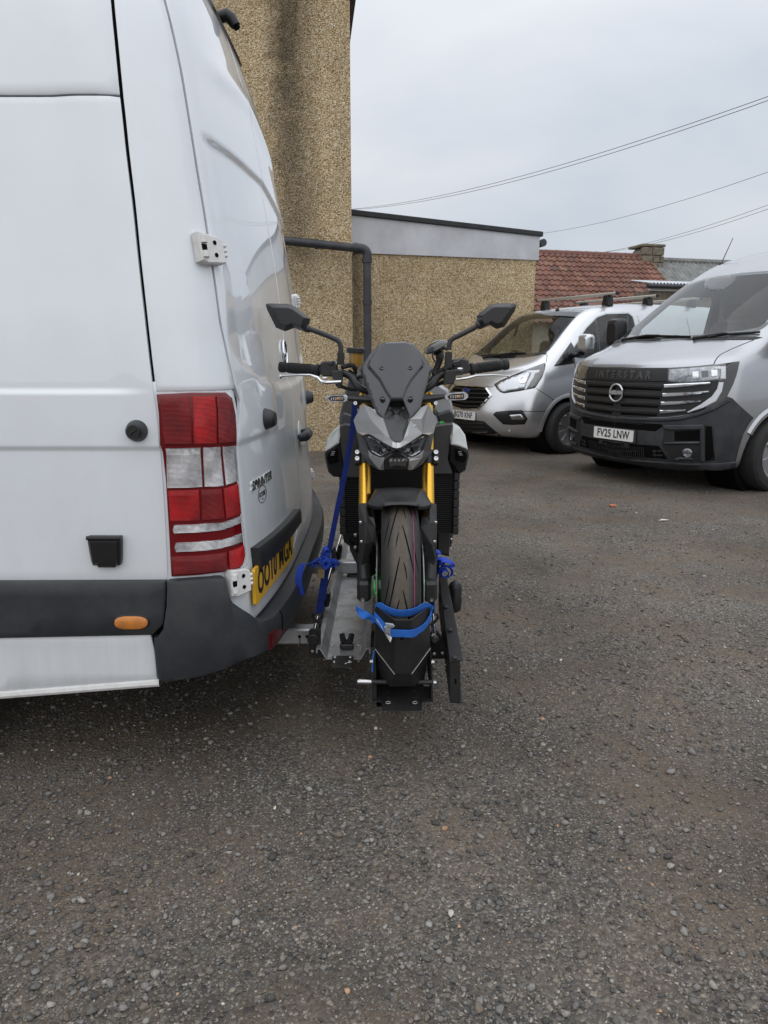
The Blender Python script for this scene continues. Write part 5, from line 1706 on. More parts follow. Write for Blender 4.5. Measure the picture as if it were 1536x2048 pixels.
mb = MB(); mb.tube([l_ + Vector((0, 0, 0.02)), l_ + Vector((0.16, 0, 0.15))], [0.006, 0.004], 6); mb.build('whip', M['black_plastic'], ae)

# ================================================================== WHITE VAN (rear corner fills the left of the picture)
VC = 2.90                                            # its centre line
wv_loc = Vector((-0.4, VC, 0.0))
wvan = thing('white_van', 'white high roofed van at the left with red tail light and yellow plate OO10 MGA', 'van', wv_loc)
def smooth_table(xs, ys_, n=400, w=25):
    X = np.linspace(xs[0], xs[-1], n); Y = np.interp(X, xs, ys_)
    k = np.hanning(w); k /= k.sum()
    pad = w // 2
    Yp = np.concatenate([Y[0] - (Y[pad:0:-1] - Y[0]), Y, Y[-1] - (Y[-2:-pad - 2:-1] - Y[-1])])
    return X, np.convolve(Yp, k, 'valid')
XCt = smooth_table([0.2, 0.545, 0.92, 1.15, 1.40, 1.625, 1.846, 2.0, 2.166, 2.372, 2.553, 2.69, 2.77, 2.83], [-.345, -.345, -.364, -.376, -.392, -.418, -.450, -.477, -.508, -.568, -.650, -.735, -.85, -1.05])
YSt = smooth_table([0.2, 1.2, 1.35, 1.7, 2.1, 2.3, 2.5, 2.66, 2.75, 2.83], [1.90, 1.90, 1.906, 1.938, 1.985, 2.025, 2.085, 2.18, 2.30, 2.52])
RCt = ([0.2, 1.1, 1.5, 2.1, 2.83], [.115, .12, .15, .19, .24])
BOW = 0.070
def ss(e0, e1, x):
    t = np.clip((x - e0) / (e1 - e0), 0, 1)
    return t * t * (3 - 2 * t)
FEAT = []                                            # stamped features: functions (u, z, y) -> offset along the normal
def wsurf0(u, z):
    u, z = np.asarray(u, float), np.asarray(z, float)
    ys_ = np.interp(z, *YSt); Rc = np.interp(z, *RCt); xc_ = np.interp(z, *XCt)
    half = VC - ys_
    La = Rc * math.pi / 2
    ph = np.clip(u / La, 0, 1) * math.pi / 2
    y = ys_ + Rc - Rc * np.cos(ph) + np.maximum(u - La, 0)
    x = xc_ - BOW * np.abs((y - VC) / half) ** 3 - (Rc - Rc * np.sin(ph)) + np.minimum(u, 0)
    return np.stack([x, y, z + 0 * u], -1)
def wnorm(u, z):
    e = 1e-3
    a = wsurf0(u + e, z) - wsurf0(u - e, z); b = wsurf0(u, z + e) - wsurf0(u, z - e)
    n = np.cross(a, b)
    return n / np.linalg.norm(n, axis=-1, keepdims=True)
def wdisp(u, z):
    y = wsurf0(u, z)[..., 1]
    d = 0.0 * np.asarray(u)
    for f in FEAT: d = d + f(u, z, y)
    return d
def wsurf(u, z):
    return wsurf0(u, z) + wnorm(u, z) * wdisp(u, z)[..., None]
def wpix(p):
    d = p - np.array([0, 0, CAM_H]); c, s = math.cos(PITCH), math.sin(PITCH)
    zc = d[..., 1] * c - d[..., 2] * s; yc = d[..., 1] * s + d[..., 2] * c
    return np.stack([768 + FPX * d[..., 0] / zc, 1024 - FPX * yc / zc], -1)
_U, _Zg = np.meshgrid(np.linspace(-1.15, 1.12, 455), np.linspace(0.30, 2.80, 481), indexing='ij')
_PX = wpix(wsurf0(_U, _Zg))
def uz(px, py):
    """Where on the van's skin (u along the perimeter, z height) a point measured in the photograph lies."""
    k = np.argmin(((_PX - np.array([px, py])) ** 2).sum(-1))
    u, z = _U.flat[k], _Zg.flat[k]
    for _ in range(6):
        p = wpix(wsurf0(u, z)); e = 1e-4
        J = np.stack([(wpix(wsurf0(u + e, z)) - p) / e, (wpix(wsurf0(u, z + e)) - p) / e], -1)
        try: s_ = np.linalg.solve(J, np.array([px, py]) - p)
        except np.linalg.LinAlgError: break
        s_ = np.clip(s_, -0.02, 0.02)
        u, z = u + s_[0], z + s_[1]
    return (float(u), float(z))
UZ = lambda pts: [uz(a, b) for a, b in pts]
def wmap(u, z):
    p = wsurf(u, z); n = wnorm(u, z)
    return Vector(p), Vector(n)
wmap.vec = lambda P: (wsurf(P[:, 0], P[:, 1]), wnorm(P[:, 0], P[:, 1]))
UC = lambda z: float(VC - np.interp(z, *YSt) - np.interp(z, *RCt) + np.interp(z, *RCt) * math.pi / 2)   # u on the centre line

# stamped features
z_g = uz(150, 893)[1]; z_b = uz(150, 785)[1]; z_t = uz(120, 191)[1]
u_s1 = uz(560, 890)[0]; u_bend = uz(275, 785)[0]
FEAT.append(lambda u, z, y: 0.007 * ss(z_g - 0.014, z_g + 0.004, z) * (1 - ss(u_s1 - 0.10, u_s1, u)) * (1 - ss(z_g + 0.02, z_g + 0.30, z) * ss(-0.02, 0.1, u)))
FEAT.append(lambda u, z, y: -0.007 * ss(z_b - 0.006, z_b + 0.012, z) * (1 - ss(u_bend - 0.06, u_bend + 0.02, u)))
rec_px = [(400, 264), (440, 288), (500, 338), (535, 372), (553, 400)]
rec = UZ(rec_px)
_rt, _rb = rec[-1], uz(600, 766)
rec += [(1.6, _rt[1] - 0.03), (1.6, _rb[1])] + UZ([(600, 766), (560, 776), (520, 762), (482, 730), (458, 692), (444, 630), (425, 470), (408, 340)])
_rp = np.array(rec)
def rec_f(u, z, y):
    u = np.asarray(u, float); z = np.asarray(z, float)
    sh = np.broadcast(u, z).shape
    P = np.stack([np.broadcast_to(u, sh).ravel(), np.broadcast_to(z, sh).ravel()], -1)
    ins = inside2(P, rec); d = dist2(P, rec) * np.where(ins, 1, -1)
    u_l = np.interp(P[:, 1], [0.9, 1.3, 1.75], [0.16, 0.16, 0.16])
    left = ss(0.0, 0.16, P[:, 0] - (min(p[0] for p in rec) - 0.01))
    return (-0.013 * ss(-0.004, 0.020, d) * left).reshape(sh)
FEAT.append(rec_f)
cre = UZ([(360, 95), (400, 118), (440, 150), (500, 215), (535, 280), (548, 330)])
_cu, _cz = np.array([p[0] for p in cre]), np.array([p[1] for p in cre])
o_ = np.argsort(_cu); _cu, _cz = _cu[o_], _cz[o_]
FEAT.append(lambda u, z, y: 0.008 * np.exp(-((z - np.interp(u, _cu, _cz)) / 0.045) ** 2) * ss(_cu[0], _cu[0] + 0.35, u))

def wv_mirror(mb):
    for p in mb.v: p.y = 2 * VC - p.y
    mb.f = [f[::-1] for f in mb.f]
    return mb
def wplate(name, poly, material, parent=None, t=0.0, low=-0.012, bev=0.003, h=0.045, extra=None, hole=None, mirror=False, rnd=0, sharp=45):
    if rnd: poly = chaikin(poly, rnd)
    mb = MB(); patch(mb, poly, wmap, t, low, bev, h, extra, hole)
    if mirror: wv_mirror(mb)
    return mb.build(name, material, parent or wvan, sharp=sharp, fix=False)

def wgrid(name, left, right, zs, nu, material, t=0.0, mirror=False, ugrade=None):
    """Large pressed panel as a fine regular sheet between two edges given as functions of height; edges turned in."""
    zs = np.array(zs)
    L, Rr = np.array([left(z) for z in zs]), np.array([right(z) for z in zs])
    f = np.linspace(0, 1, nu) if ugrade is None else np.array(ugrade)
    U = L[:, None] + (Rr - L)[:, None] * f[None, :]
    Zm = np.repeat(zs[:, None], len(f), 1)
    n = wnorm(U, Zm)
    P = wsurf(U, Zm) + n * t
    P[0, :] -= n[0, :] * .0015; P[-1, :] -= n[-1, :] * .0015; P[:, 0] -= n[:, 0] * .0015; P[:, -1] -= n[:, -1] * .0015
    B = P - n * 0.011
    rows = [[Vector(q) for q in r_] for r_ in P]
    mb = MB(); mb.grid(rows)
    for edge, base, fl in ((P[0], B[0], True), (P[-1], B[-1], False), (P[:, 0], B[:, 0], False), (P[:, -1], B[:, -1], True)):
        mb.grid([[Vector(q) for q in edge], [Vector(q) for q in base]], flip=fl)
    if mirror: wv_mirror(mb)
    return mb.build(name, material, wvan, sharp=50, fix=False)

# inner skin behind the shut lines
UL = -5.3
us = list(np.arange(UL, -1.2, 0.25)) + list(np.arange(-1.2, 0.0, 0.06)) + list(np.arange(0, 1.2, 0.03))
zs_ = list(np.arange(0.42, 2.826, 0.06)) + [2.828]
rows = []
for z in zs_:
    uc = UC(z)
    uu = np.array([min(u, uc) for u in us] + [uc])
    p = wsurf(uu, np.full(len(uu), z)) - wnorm(uu, np.full(len(uu), z)) * 0.010
    p[:, 0] = np.minimum(p[:, 0], -0.30)
    near = [Vector(q) for q in p]
    far = [Vector((q.x, 2 * VC - q.y, q.z)) for q in near[::-1][1:]]
    rows.append(near + far)
mb = MB(); mb.grid(rows, cu=True)
mb.add(rows[-1], [list(range(len(rows[-1])))]); mb.add(rows[0], [list(range(len(rows[0])))])
inner = mb.build('inner_shell', M['void'], wvan)
cuts = []
for s_ in (-1, 1):
    m2 = MB(); m2.cyl((-1.62, VC + s_ * 0.66, 0.345), (-1.62, VC + s_ * 1.3, 0.345), 0.42, n=36); c = m2.build('cutter', M['void'], None, smooth=False); cuts.append(c)
bm = bmesh.new(); bm.from_mesh(inner.data); bmesh.ops.remove_doubles(bm, verts=bm.verts, dist=1e-5); bmesh.ops.recalc_face_normals(bm, faces=bm.faces); bm.to_mesh(inner.data); bm.free()
for c in cuts: c.location = -wv_loc; c.parent = wvan
boolean(inner, cuts)
class _S: pass
WS_ = _S(); WS_.root = wvan
for s_ in (-1, 1):
    wheel(WS_, -1.62 - wv_loc.x, s_ * 0.88, 0.345, 0.23, 'cover')

# --- panels
seam = [(338, 1158), (333, 1040), (323, 893), (311, 785), (303, 720), (287, 580), (270, 420), (254, 290), (243, 190), (234, 95), (225, 0), (210, -140), (196, -280)]
dseam = [(330, 0), (346, 60), (365, 150), (381, 250), (397, 350), (412, 440), (424, 520), (440, 640), (456, 715), (470, 788)]
sm = UZ(seam); ds = UZ(dseam)
g = 0.004
def shift(pts, du): return [(u + du, z) for u, z in pts]
z_low = uz(150, 1161)[1]
arch = [(-1.62 + 0.42 * math.cos(R(a)), 0.345 + 0.42 * math.sin(R(a))) for a in range(0, 181, 12)]
u0 = lambda X: X - float(wsurf0(np.array(0.0), np.array(1.0))[0])       # world X -> u on the side
smz = sorted([(p[1], p[0]) for p in sm])
def sm_at(z): return float(np.interp(z, [q[0] for q in smz], [q[1] for q in smz])) - g
zz_ = sorted(set(list(np.arange(z_low, z_t - 0.003, 0.03)) + [z_low + .004, z_t - 0.003, z_t - .007] + [zc0 + d for zc0 in (z_g, z_b) for d in np.linspace(-0.022, 0.022, 17)]))
ug = list(np.linspace(0, 0.80, 40)) + list(np.linspace(0.80, 1.0, 45)[1:])
wgrid('side_panel', lambda z: UL, sm_at, zz_, 0, M['white_paint'], ugrade=ug)
up_top = 2.66
s_up = [p for p in shift(sm[8:], -g)]
wplate('upper_panel', [(UL, z_t + 0.001), (UL, up_top), (np.interp(up_top, [p[1] for p in sm], [p[0] for p in sm]) - g, up_top)] + [p for p in s_up[::-1] if z_t + 0.01 < p[1] < up_top] + [(s_up[0][0], z_t + 0.001)], M['white_paint'], t=0.003, h=0.06)
zl_top = uz(380, 782)[1]
zP = 2.66
def seam_at(tab, z): 
    t = sorted([(b, a) for a, b in tab]); return float(np.interp(z, [q[0] for q in t], [q[1] for q in t]))
pil_left = [(seam_at(sm, z) + g, z) for z in np.linspace(zl_top, zP, 26)]
ds_ext = ds + UZ([(318, -40)])
dsx = sorted(ds_ext, key=lambda p: p[1])
def dseam_at(z):
    zz = [p[1] for p in dsx]; uu = [p[0] for p in dsx]
    if z <= zz[-1]: return float(np.interp(z, zz, uu))
    k = (uu[-1] - uu[-4]) / (zz[-1] - zz[-4]); return uu[-1] + k * (z - zz[-1])
pil_right = [(dseam_at(z) - g * 0.8, z) for z in np.linspace(zl_top, zP, 26)]
for mm in (False, True):
    wplate('corner_pillar', pil_left[::-1] + pil_right, M['white_paint'], h=0.03, mirror=mm)
# tail-light outline
tl_px = [(316, 788), (380, 785), (446, 785), (458, 796), (464, 830), (467, 887), (470, 940), (475, 1005), (481, 1060), (486, 1108), (484, 1128), (476, 1137), (420, 1146), (344, 1152), (339, 1060), (333, 960), (327, 905), (323, 888)]
tl = UZ(tl_px)
# doors
z_db = uz(503, 1240)[1]
left_edge = [(dseam_at(z) + g * 0.8, z) for z in np.linspace(zP, zl_top + 0.01, 30)]
by_light = UZ([(477, 800), (473, 887), (477, 940), (482, 1005), (488, 1060), (493, 1108), (492, 1130)])
low_edge = UZ([(452, 1148), (453, 1190), (500, 1244), (520, 1215)])
_le = sorted([(p[1], p[0]) for p in left_edge + by_light + low_edge[:2] + [(low_edge[2][0] - .012, z_db)]])
_lz, _lu = np.array([q[0] for q in _le]), np.array([q[1] for q in _le])
for mm in (False, True):
    wgrid('rear_door', lambda z: float(np.interp(z, _lz, _lu)), lambda z: UC(z) - 0.0011, np.arange(z_db - 0.004, zP + 0.001, 0.0085), 110, M['white_paint'], t=0.001, mirror=mm)
# roof
mb = MB()
rr_ = []
for z in (2.663, 2.70, 2.74, 2.78, 2.81, 2.829):
    uc = UC(z); uu = np.array([min(u, uc) for u in us] + [uc])
    p = wsurf0(uu, np.full(len(uu), z)); near = [Vector(q) for q in p]
    rr_.append(near + [Vector((q.x, 2 * VC - q.y, q.z)) for q in near[::-1][1:]])
mb.grid(rr_, cu=True); mb.add([p + Vector((0, 0, 0.0)) for p in rr_[-1]], [list(range(len(rr_[-1])))])
mb.build('roof', M['white_paint'], wvan, sharp=60)
mb = MB()
far_rows = []
for z in list(np.arange(z_low, 2.66, 0.05)):
    uu = np.array(list(np.arange(UL, 0.0, 0.2)) + [-0.16])
    p = wsurf0(uu, np.full(len(uu), z)); far_rows.append([Vector((q[0], 2 * VC - q[1], q[2])) for q in p])
mb.grid(far_rows); mb.build('side_panel', M['white_paint'], wvan, sharp=60)

# --- tail lights (near one traced, far one its mirror image)
M['red_dark'] = mat('red_dark', (0.13, 0.003, 0.006), 0.18, coat=0.35, spec=0.35)
M['red_lens'] = ribs(mat('red_lens', (0.40, 0.004, 0.007), 0.14, coat=0.3, spec=0.3, var=0.5, var_scale=14), 95, 0.0016, 'Z')
M['red_deep'] = ribs(mat('red_deep', (0.20, 0.002, 0.005), 0.14, coat=0.3, spec=0.3, var=0.4, var_scale=10), 95, 0.0014, 'Z')
M['clear_lens'] = ribs(mat('clear_lens', (0.56, 0.55, 0.56), 0.14, metal=0.8, coat=0.5, var=0.5, var_scale=13), 95, 0.0018, 'Z')
M['amber'] = ribs(mat('amber', (0.62, 0.20, 0.012), 0.2, coat=1.0, var=0.2, var_scale=40), 120, 0.001, 'Z')
def wpx(poly): return UZ(poly)
lens = [
    ('red_lens', M['red_deep'], [(322, 795), (380, 792), (384, 888), (331, 888)]),
    ('red_lens', M['red_lens'], [(381, 792), (424, 792), (428, 887), (385, 888)]),
    ('red_lens', M['red_deep'], [(425, 792), (444, 792), (456, 803), (463, 886), (429, 887)]),
    ('clear_lens', M['clear_lens'], [(334, 894), (400, 893), (405, 974), (336, 976)]),
    ('clear_lens', M['clear_lens'], [(402, 893), (436, 892), (444, 972), (406, 974)]),
    ('clear_lens', M['clear_lens'], [(438, 892), (464, 890), (470, 962), (446, 971)]),
    ('red_lens', M['red_lens'], [(338, 979), (398, 977), (401, 1040), (343, 1042)]),
    ('red_lens', M['red_deep'], [(399, 977), (440, 976), (446, 1037), (402, 1040)]),
    ('red_lens', M['red_lens'], [(441, 976), (470, 966), (476, 1028), (447, 1037)]),
    ('clear_lens', M['clear_lens'], [(350, 1047), (410, 1044), (440, 1043), (475, 1030), (477, 1045), (440, 1060), (400, 1064), (350, 1066), (347, 1058)]),
    ('clear_lens', M['clear_lens'], [(354, 1082), (410, 1079), (440, 1077), (478, 1064), (480, 1083), (440, 1096), (400, 1101), (354, 1103), (350, 1092)]),
    ('red_lens', M['red_deep'], [(344, 1110), (410, 1107), (450, 1102), (452, 1140), (420, 1143), (348, 1148)]),
    ('red_lens', M['red_lens'], [(452, 1101), (482, 1089), (484, 1110), (481, 1126), (474, 1134), (454, 1139)]),
]
lens2 = [(n, m_, UZ(p)) for n, m_, p in lens]
for mm in (False, True):
    wplate('lamp_recess', inset2(tl if area2(tl) > 0 else tl[::-1], -0.032), M['white_paint'], t=-0.004, low=-0.012, bev=0.001, h=0.04, mirror=mm)
    hs_ = wplate('tail_light', tl, M['red_dark'], t=0.010, low=-0.010, bev=0.006, h=0.03, mirror=mm)
    for n_, m_, p_ in lens2:
        wplate(n_, inset2(p_ if area2(p_) > 0 else p_[::-1], 0.0015), m_, hs_, t=0.0145, low=0.009, bev=0.002, h=0.02, mirror=mm)

# --- bumper: one moulding swept round the corner and across the back
nodes = [  # (px of its top edge, stand-out, px of its bottom edge)
    ((309, 1272), .006, (318, 1362)), ((318, 1270), .016, (322, 1366)), ((330, 1252), .020, (332, 1367)), ((337, 1204), .022, (340, 1365)), ((338, 1158), .022, (345, 1363)),
    ((390, 1154), .024, (390, 1354)), ((430, 1151), .026, (425, 1344)), ((444, 1151), .027, (440, 1339)), ((449, 1180), .030, (448, 1336)), ((455, 1198), .034, (455, 1333)), ((468, 1209), .040, (466, 1328)), ((482, 1221), .045, (478, 1322)),
    ((496, 1238), .050, (490, 1314))]
st = []
for a, o_, b in nodes:
    ua, za = uz(*a); ub, zb2 = uz(*b)
    st.append((ua, za, o_, min(zb2, za - 0.06)))
u_last, z_last, _, zb_last = st[-1]
zend = uz(600, 1058)[1]
for u in np.linspace(u_last + 0.08, UC(0.5) - 0.002, 14):
    f = (u - u_last) / (UC(0.5) - u_last)
    st.append((float(u), z_db - 0.012, 0.052 + 0.004 * math.sin(f * 3.1), 0.360))
rows = []
for (u, zt_, o_, zb_) in st:
    hh = zt_ - zb_
    row = []
    for q, zz in ((-0.012, zt_), (o_ * 0.86, zt_ - 0.003), (o_, zt_ - 0.016), (o_ * 1.02, zt_ - hh * 0.40), (o_ * 1.0, zt_ - hh * 0.62), (o_ * 0.93, zb_ + hh * 0.12), (o_ * 0.6, zb_ + 0.01), (-0.01, zb_), (-0.10, zb_ + 0.01)):
        zq = max(zz, 0.31)
        p = wsurf0(np.array(u), np.array(max(zz, 0.45))); n = wnorm(np.array(u), np.array(0.7))
        v_ = Vector(p) + Vector(n) * q; v_.z = zz
        row.append(v_)
    rows.append(row)
full = rows + [[Vector((p.x, 2 * VC - p.y, p.z)) for p in r_] for r_ in rows[::-1]]
mb = MB(); mb.grid(full)
mb.add(full[0], [list(range(9))]); mb.add(full[-1], [list(range(9))])
bump = mb.build('bumper', M['trim'], wvan, sharp=42)
mb = MB()                                            # moulding joint between corner piece and centre step
k_ = 13
mb.tube([p + Vector((0.001, 0, 0.001)) for p in rows[k_ + 1][1:5]], 0.0022, 6); mb.build('joint', M['void'], bump)
# side rubbing band, marker and sill
band = UZ([(60, 1161), (334, 1159), (333, 1204), (328, 1246), (307, 1267), (60, 1274)])
bz0, bz1 = band[0][1], band[-1][1]
u_ar = u0(-1.16)
band_full = [(u_ar, bz0)] + band[1:5] + [(u_ar, bz1)]
bd = wplate('side_moulding', band_full, M['trim'], t=0.016, low=-0.01, bev=0.007, h=0.05)
mk = [uz(267 + 33 * math.copysign(abs(math.cos(t)) ** .7, math.cos(t)), 1240.5 + 13 * math.copysign(abs(math.sin(t)) ** .8, math.sin(t)) - 0.0) for t in np.linspace(0, 2 * math.pi, 33)[:-1]]
wplate('marker_surround', inset2(mk if area2(mk) > 0 else mk[::-1], -0.004), M['black_plastic'], bd, t=0.019, low=0.01, bev=0.002, h=0.02)
wplate('marker_light', mk, M['amber'], bd, t=0.026, low=0.012, bev=0.006, h=0.015)
sl_px = UZ([(60, 1276), (300, 1268), (308, 1300), (316, 1358), (60, 1384)])
sz0, sz1 = sl_px[0][1], sl_px[-1][1]
sl_full = [(u_ar, sz0)] + sl_px[1:4] + [(u_ar, sz1)]
wplate('sill', sl_full, M['white_paint'], t=0.000, low=-0.02, bev=0.004, h=0.04)
# rolled lower lip of the sill
mb = MB()
rows = []
ua_, ub_ = u_ar, sl_px[3][0] + 0.004
for u in np.linspace(ua_, ub_, 14):
    zz = float(np.interp(u, [ua_, ub_], [sz1, sl_px[3][1]]))
    p = Vector(wsurf0(np.array(u), np.array(0.5)))
    rows.append([Vector((p.x, p.y + a, zz + b)) for a, b in ((0.006, 0.0), (-0.004, -0.004), (-0.006, -0.014), (-0.002, -0.022), (0.03, -0.026), (0.2, -0.02))])
mb.grid(rows); mb.build('sill_lip', M['white_dull'], wvan)
# --- small fittings on the side
def wframe(px, py):
    u, z = uz(px, py); p, n = wmap(u, z)
    ex = Vector(wsurf0(np.array(u + .01), np.array(z)) - wsurf0(np.array(u - .01), np.array(z))).normalized()
    return p, n, ex, n.cross(ex).normalized()
def cap(px, py, r, name, slot=True, mm=False):
    p, n, ex, ey = wframe(px, py)
    c = empty(name, wv_loc, parent=wvan); c.location = (0, 0, 0); ORIG[c.name] = wv_loc
    mb = MB(); mb.lathe([(r, -0.004), (r, 0.004), (r * 0.86, 0.018), (r * 0.78, 0.026), (r * 0.72, 0.028)], p, n, 32)
    if mm: wv_mirror(mb)
    mb.build('surround', M['trim'], c)
    mb = MB(); mb.lathe([(r * 0.73, 0.020), (r * 0.70, 0.030), (r * 0.60, 0.034), (0.001, 0.034)], p, n, 32)
    if slot: mb.box(p + n * 0.0345 , (r * 0.9, 0.005, 0.004), Matrix((ex * 0.8 + ey * 0.6, n, ex * -0.6 + ey * 0.8)).transposed(), b=0.001)
    if mm: wv_mirror(mb)
    mb.build('cap', M['black_plastic'], c)
cap(276, 861, 0.029, 'vent_cap')
cap(526, 838, 0.034, 'door_cap', False); cap(526, 838, 0.034, 'door_cap', False, True)
p, n, ex, ey = wframe(215, 1101)
sk = empty('socket_hatch', (0, 0, 0), parent=wvan); ORIG[sk.name] = wv_loc
hw, hh = 0.045, 0.044
ol = [(-hw, hh), (hw, hh), (hw, hh - 0.02), (hw - 0.004, -hh + 0.02), (hw - 0.008, -hh + 0.006), (hw - 0.02, -hh + 0.006), (hw - 0.022, -hh), (-hw + 0.022, -hh), (-hw + 0.02, -hh + 0.006), (-hw + 0.008, -hh + 0.006), (-hw + 0.004, -hh + 0.02), (-hw, hh - 0.02)]
mb = MB(); mb.prism([p + ex * a + ey * b + n * 0.020 for a, b in ol], -n * 0.022, b=0.003); mb.build('frame', M['black_plastic'], sk)
mb = MB(); mb.prism([p + ex * a + ey * b + n * 0.026 for a, b in ((-hw + .006, hh - .012), (hw - .006, hh - .012), (hw - .010, -hh + .012), (-hw + .010, -hh + .012))], -n * 0.01, b=0.002); mb.build('lid', M['gloss_black'], sk)
mb = MB(); mb.tube([p + ex * -(hw + .002) + ey * (hh - .004) + n * .018, p + ex * (hw + .002) + ey * (hh - .004) + n * .018], 0.006, 10); mb.build('hinge', M['black_plastic'], sk)
# --- door hinges
def hinge(px, py, w, h_, mm=False):
    p, n, ex, ey = wframe(px, py)
    hg = empty('door_hinge', (0, 0, 0), parent=wvan); ORIG[hg.name] = wv_loc
    Rm = Matrix((ex, n, ey)).transposed()
    def part(nm, fn):
        mb = MB(); fn(mb)
        if mm: wv_mirror(mb)
        mb.build(nm, M['white_dull'], hg)
    ol = [(-w * .18, h_ * .46), (w * .3, h_ * .42), (w * .5, h_ * .30), (w * .5, -h_ * .42), (w * .3, -h_ * .46), (-w * .3, -h_ * .5), (-w * .5, -h_ * .42), (-w * .5, h_ * .5)]
    def leafp(mb):
        mb.prism([p + ex * a + ey * b + n * 0.026 for a, b in ol], -n * 0.028, b=0.004)
    part('leaf', leafp)
    for q in (0.24, -0.22):
        part('knuckle', lambda mb: mb.tube([p + ex * (-w * .36) + ey * (h_ * q - h_ * .10) + n * 0.026, p + ex * (-w * .36) + ey * (h_ * q + h_ * .10) + n * 0.026], 0.010, 14))
    mb = MB()
    mb.box(p + ex * (-w * .36) + n * 0.0268, (w * .2, 0.004, h_ * .2), Rm, b=0.001)
    for q in (0.2, -0.2): mb.lathe([(0.006, 0.0), (0.006, 0.0015), (0.001, 0.0015)], p + ex * (w * .10) + ey * (h_ * q) + n * 0.0262, n, 12)
    if mm: wv_mirror(mb)
    mb.build('recess', M['void'], hg)
    def lug(mb):
        for q in (0.16, 0.0, -0.16): mb.box(p + ex * (w * .52) + ey * (h_ * q) + n * 0.018, (w * .18, 0.02, h_ * .12), Rm, b=0.003)
    part('lug', lug)
for mm in (False, True):
    hinge(413, 502, 0.085, 0.080, mm)
    hinge(472, 1161, 0.070, 0.082, mm)
# --- door furniture
p, n, ex, ey = wframe(600, 866)
hd = empty('door_handle', (0, 0, 0), parent=wvan); ORIG[hd.name] = wv_loc
mb = MB(); mb.lathe([(0.055, 0.001), (0.052, 0.004), (0.045, 0.002), (0.001, -0.001)], p, n, 24)
for v_ in mb.v: pass
mb.build('dish', M['white_dull'], hd)
mb = MB(); mb.tube([p - ex * 0.085 - ey * 0.012 + n * 0.006, p - ex * 0.07 - ey * 0.006 + n * 0.034, p + n * 0.040, p + ex * 0.03 + n * 0.030, p + ex * 0.045 + n * 0.004], [0.012, 0.017, 0.017, 0.014, 0.010], 12, flat=1.3); mb.build('grip', M['trim'], hd)
# star emblem
p, n, ex, ey = wframe(573, 705)
em3 = empty('emblem', (0, 0, 0), parent=wvan); ORIG[em3.name] = wv_loc
r_ = 0.047
mb = MB(); mb.tube([p + n * 0.007 + ex * (r_ * math.cos(t)) + ey * (r_ * math.sin(t)) for t in np.linspace(0, 2 * math.pi, 37)[:-1]], 0.0042, 8, closed=True); mb.build('ring', M['chrome'], em3)
mb = MB()
for a in (90, 210, 330):
    d_ = ex * math.cos(R(a)) + ey * math.sin(R(a)); s_ = ex * -math.sin(R(a)) + ey * math.cos(R(a))
    c0 = p + n * 0.004
    b1 = c0 + (ex * math.cos(R(a + 60)) + ey * math.sin(R(a + 60))) * 0.009; b2 = c0 + (ex * math.cos(R(a - 60)) + ey * math.sin(R(a - 60))) * 0.009
    tip = c0 + d_ * r_ * 0.97; top_ = c0 + n * 0.006
    mb.add([b1, tip, top_, b2], [(0, 2, 1), (2, 3, 1)])
mb.build('star', M['chrome'], em3, smooth=False)
mb = MB(); mb.lathe([(r_ * 1.0, -0.001), (r_ * 0.98, 0.001), (0.001, 0.001)], p, n, 28); mb.build('backing', M['trim_dark'], em3)
# chrome name and dealer badge
ua, za = uz(487, 983); ub, zb2 = uz(548, 943)
def name_map(a, b):
    f = a / 0.30
    q = wmap(0.5 * (ua + ub) + a, 0.5 * (za + zb2) + b)
    return q[0] + q[1] * 0.001, q[1]
text_mesh('SPRINTER', 0.038, name_map, 0.004, squeeze=1.28, bold=0.0014, shear=0.25, spacing=1.1).build('letters', M['satin_chrome'], wvan, smooth=False)
p, n, ex, ey = wframe(524, 988)
bg = empty('dealer_badge', (0, 0, 0), parent=wvan); ORIG[bg.name] = wv_loc
mb = MB(); mb.tube([p + n * 0.001 + ex * (0.046 * math.cos(t)) + ey * (0.027 * math.sin(t)) for t in np.linspace(0, 2 * math.pi, 37)[:-1]], 0.0013, 6, closed=True); mb.build('ring', M['ink'], bg)
text_mesh('ECOSSE', 0.021, plane_map(p + n * 0.001, ex, ey, n), 0.001, squeeze=0.95, bold=0.0002).build('letters', M['ink'], bg, smooth=False)
mb = MB(); mb.box(p + n * 0.001 - ey * 0.016, (0.012, 0.002, 0.006), Matrix((ex, n, ey)).transposed(), b=0.001); mb.build('flag', mat('flag_blue', (0.02, 0.05, 0.3), 0.4), bg)
# plate, light bar over it
gz1 = UZ([(500, 1096), (505, 1138), (589, 1046), (587, 1018)])
gar = [gz1[0], gz1[3], gz1[2], gz1[1]]
gp = []
for t in np.linspace(0, 1, 8): gp.append((gz1[1][0] + (gz1[2][0] - gz1[1][0]) * t, gz1[1][1] + (gz1[2][1] - gz1[1][1]) * t))
gq = [(gz1[0][0] + (gz1[3][0] - gz1[0][0]) * t, gz1[0][1] + (gz1[3][1] - gz1[0][1]) * t) for t in np.linspace(0, 1, 8)]
wplate('plate_light_bar', gp + gq[::-1], M['trim_dark'], t=0.030, low=-0.004, bev=0.006, h=0.03)
c_u, c_z = uz(546, 1126)
q, n = wmap(c_u, c_z + 0.0); ex = Vector(wsurf0(np.array(c_u + .2), np.array(c_z)) - wsurf0(np.array(c_u - .2), np.array(c_z))).normalized()
n2 = Vector((ex.y, -ex.x, 0)).normalized()
if n2.x < 0: n2 = -n2
eyp = Vector((0, 0, 1))
uk_plate('number_plate', wvan, q + n2 * 0.007, ex, eyp, n2, 'OO10 MGA', 'plate_yellow')
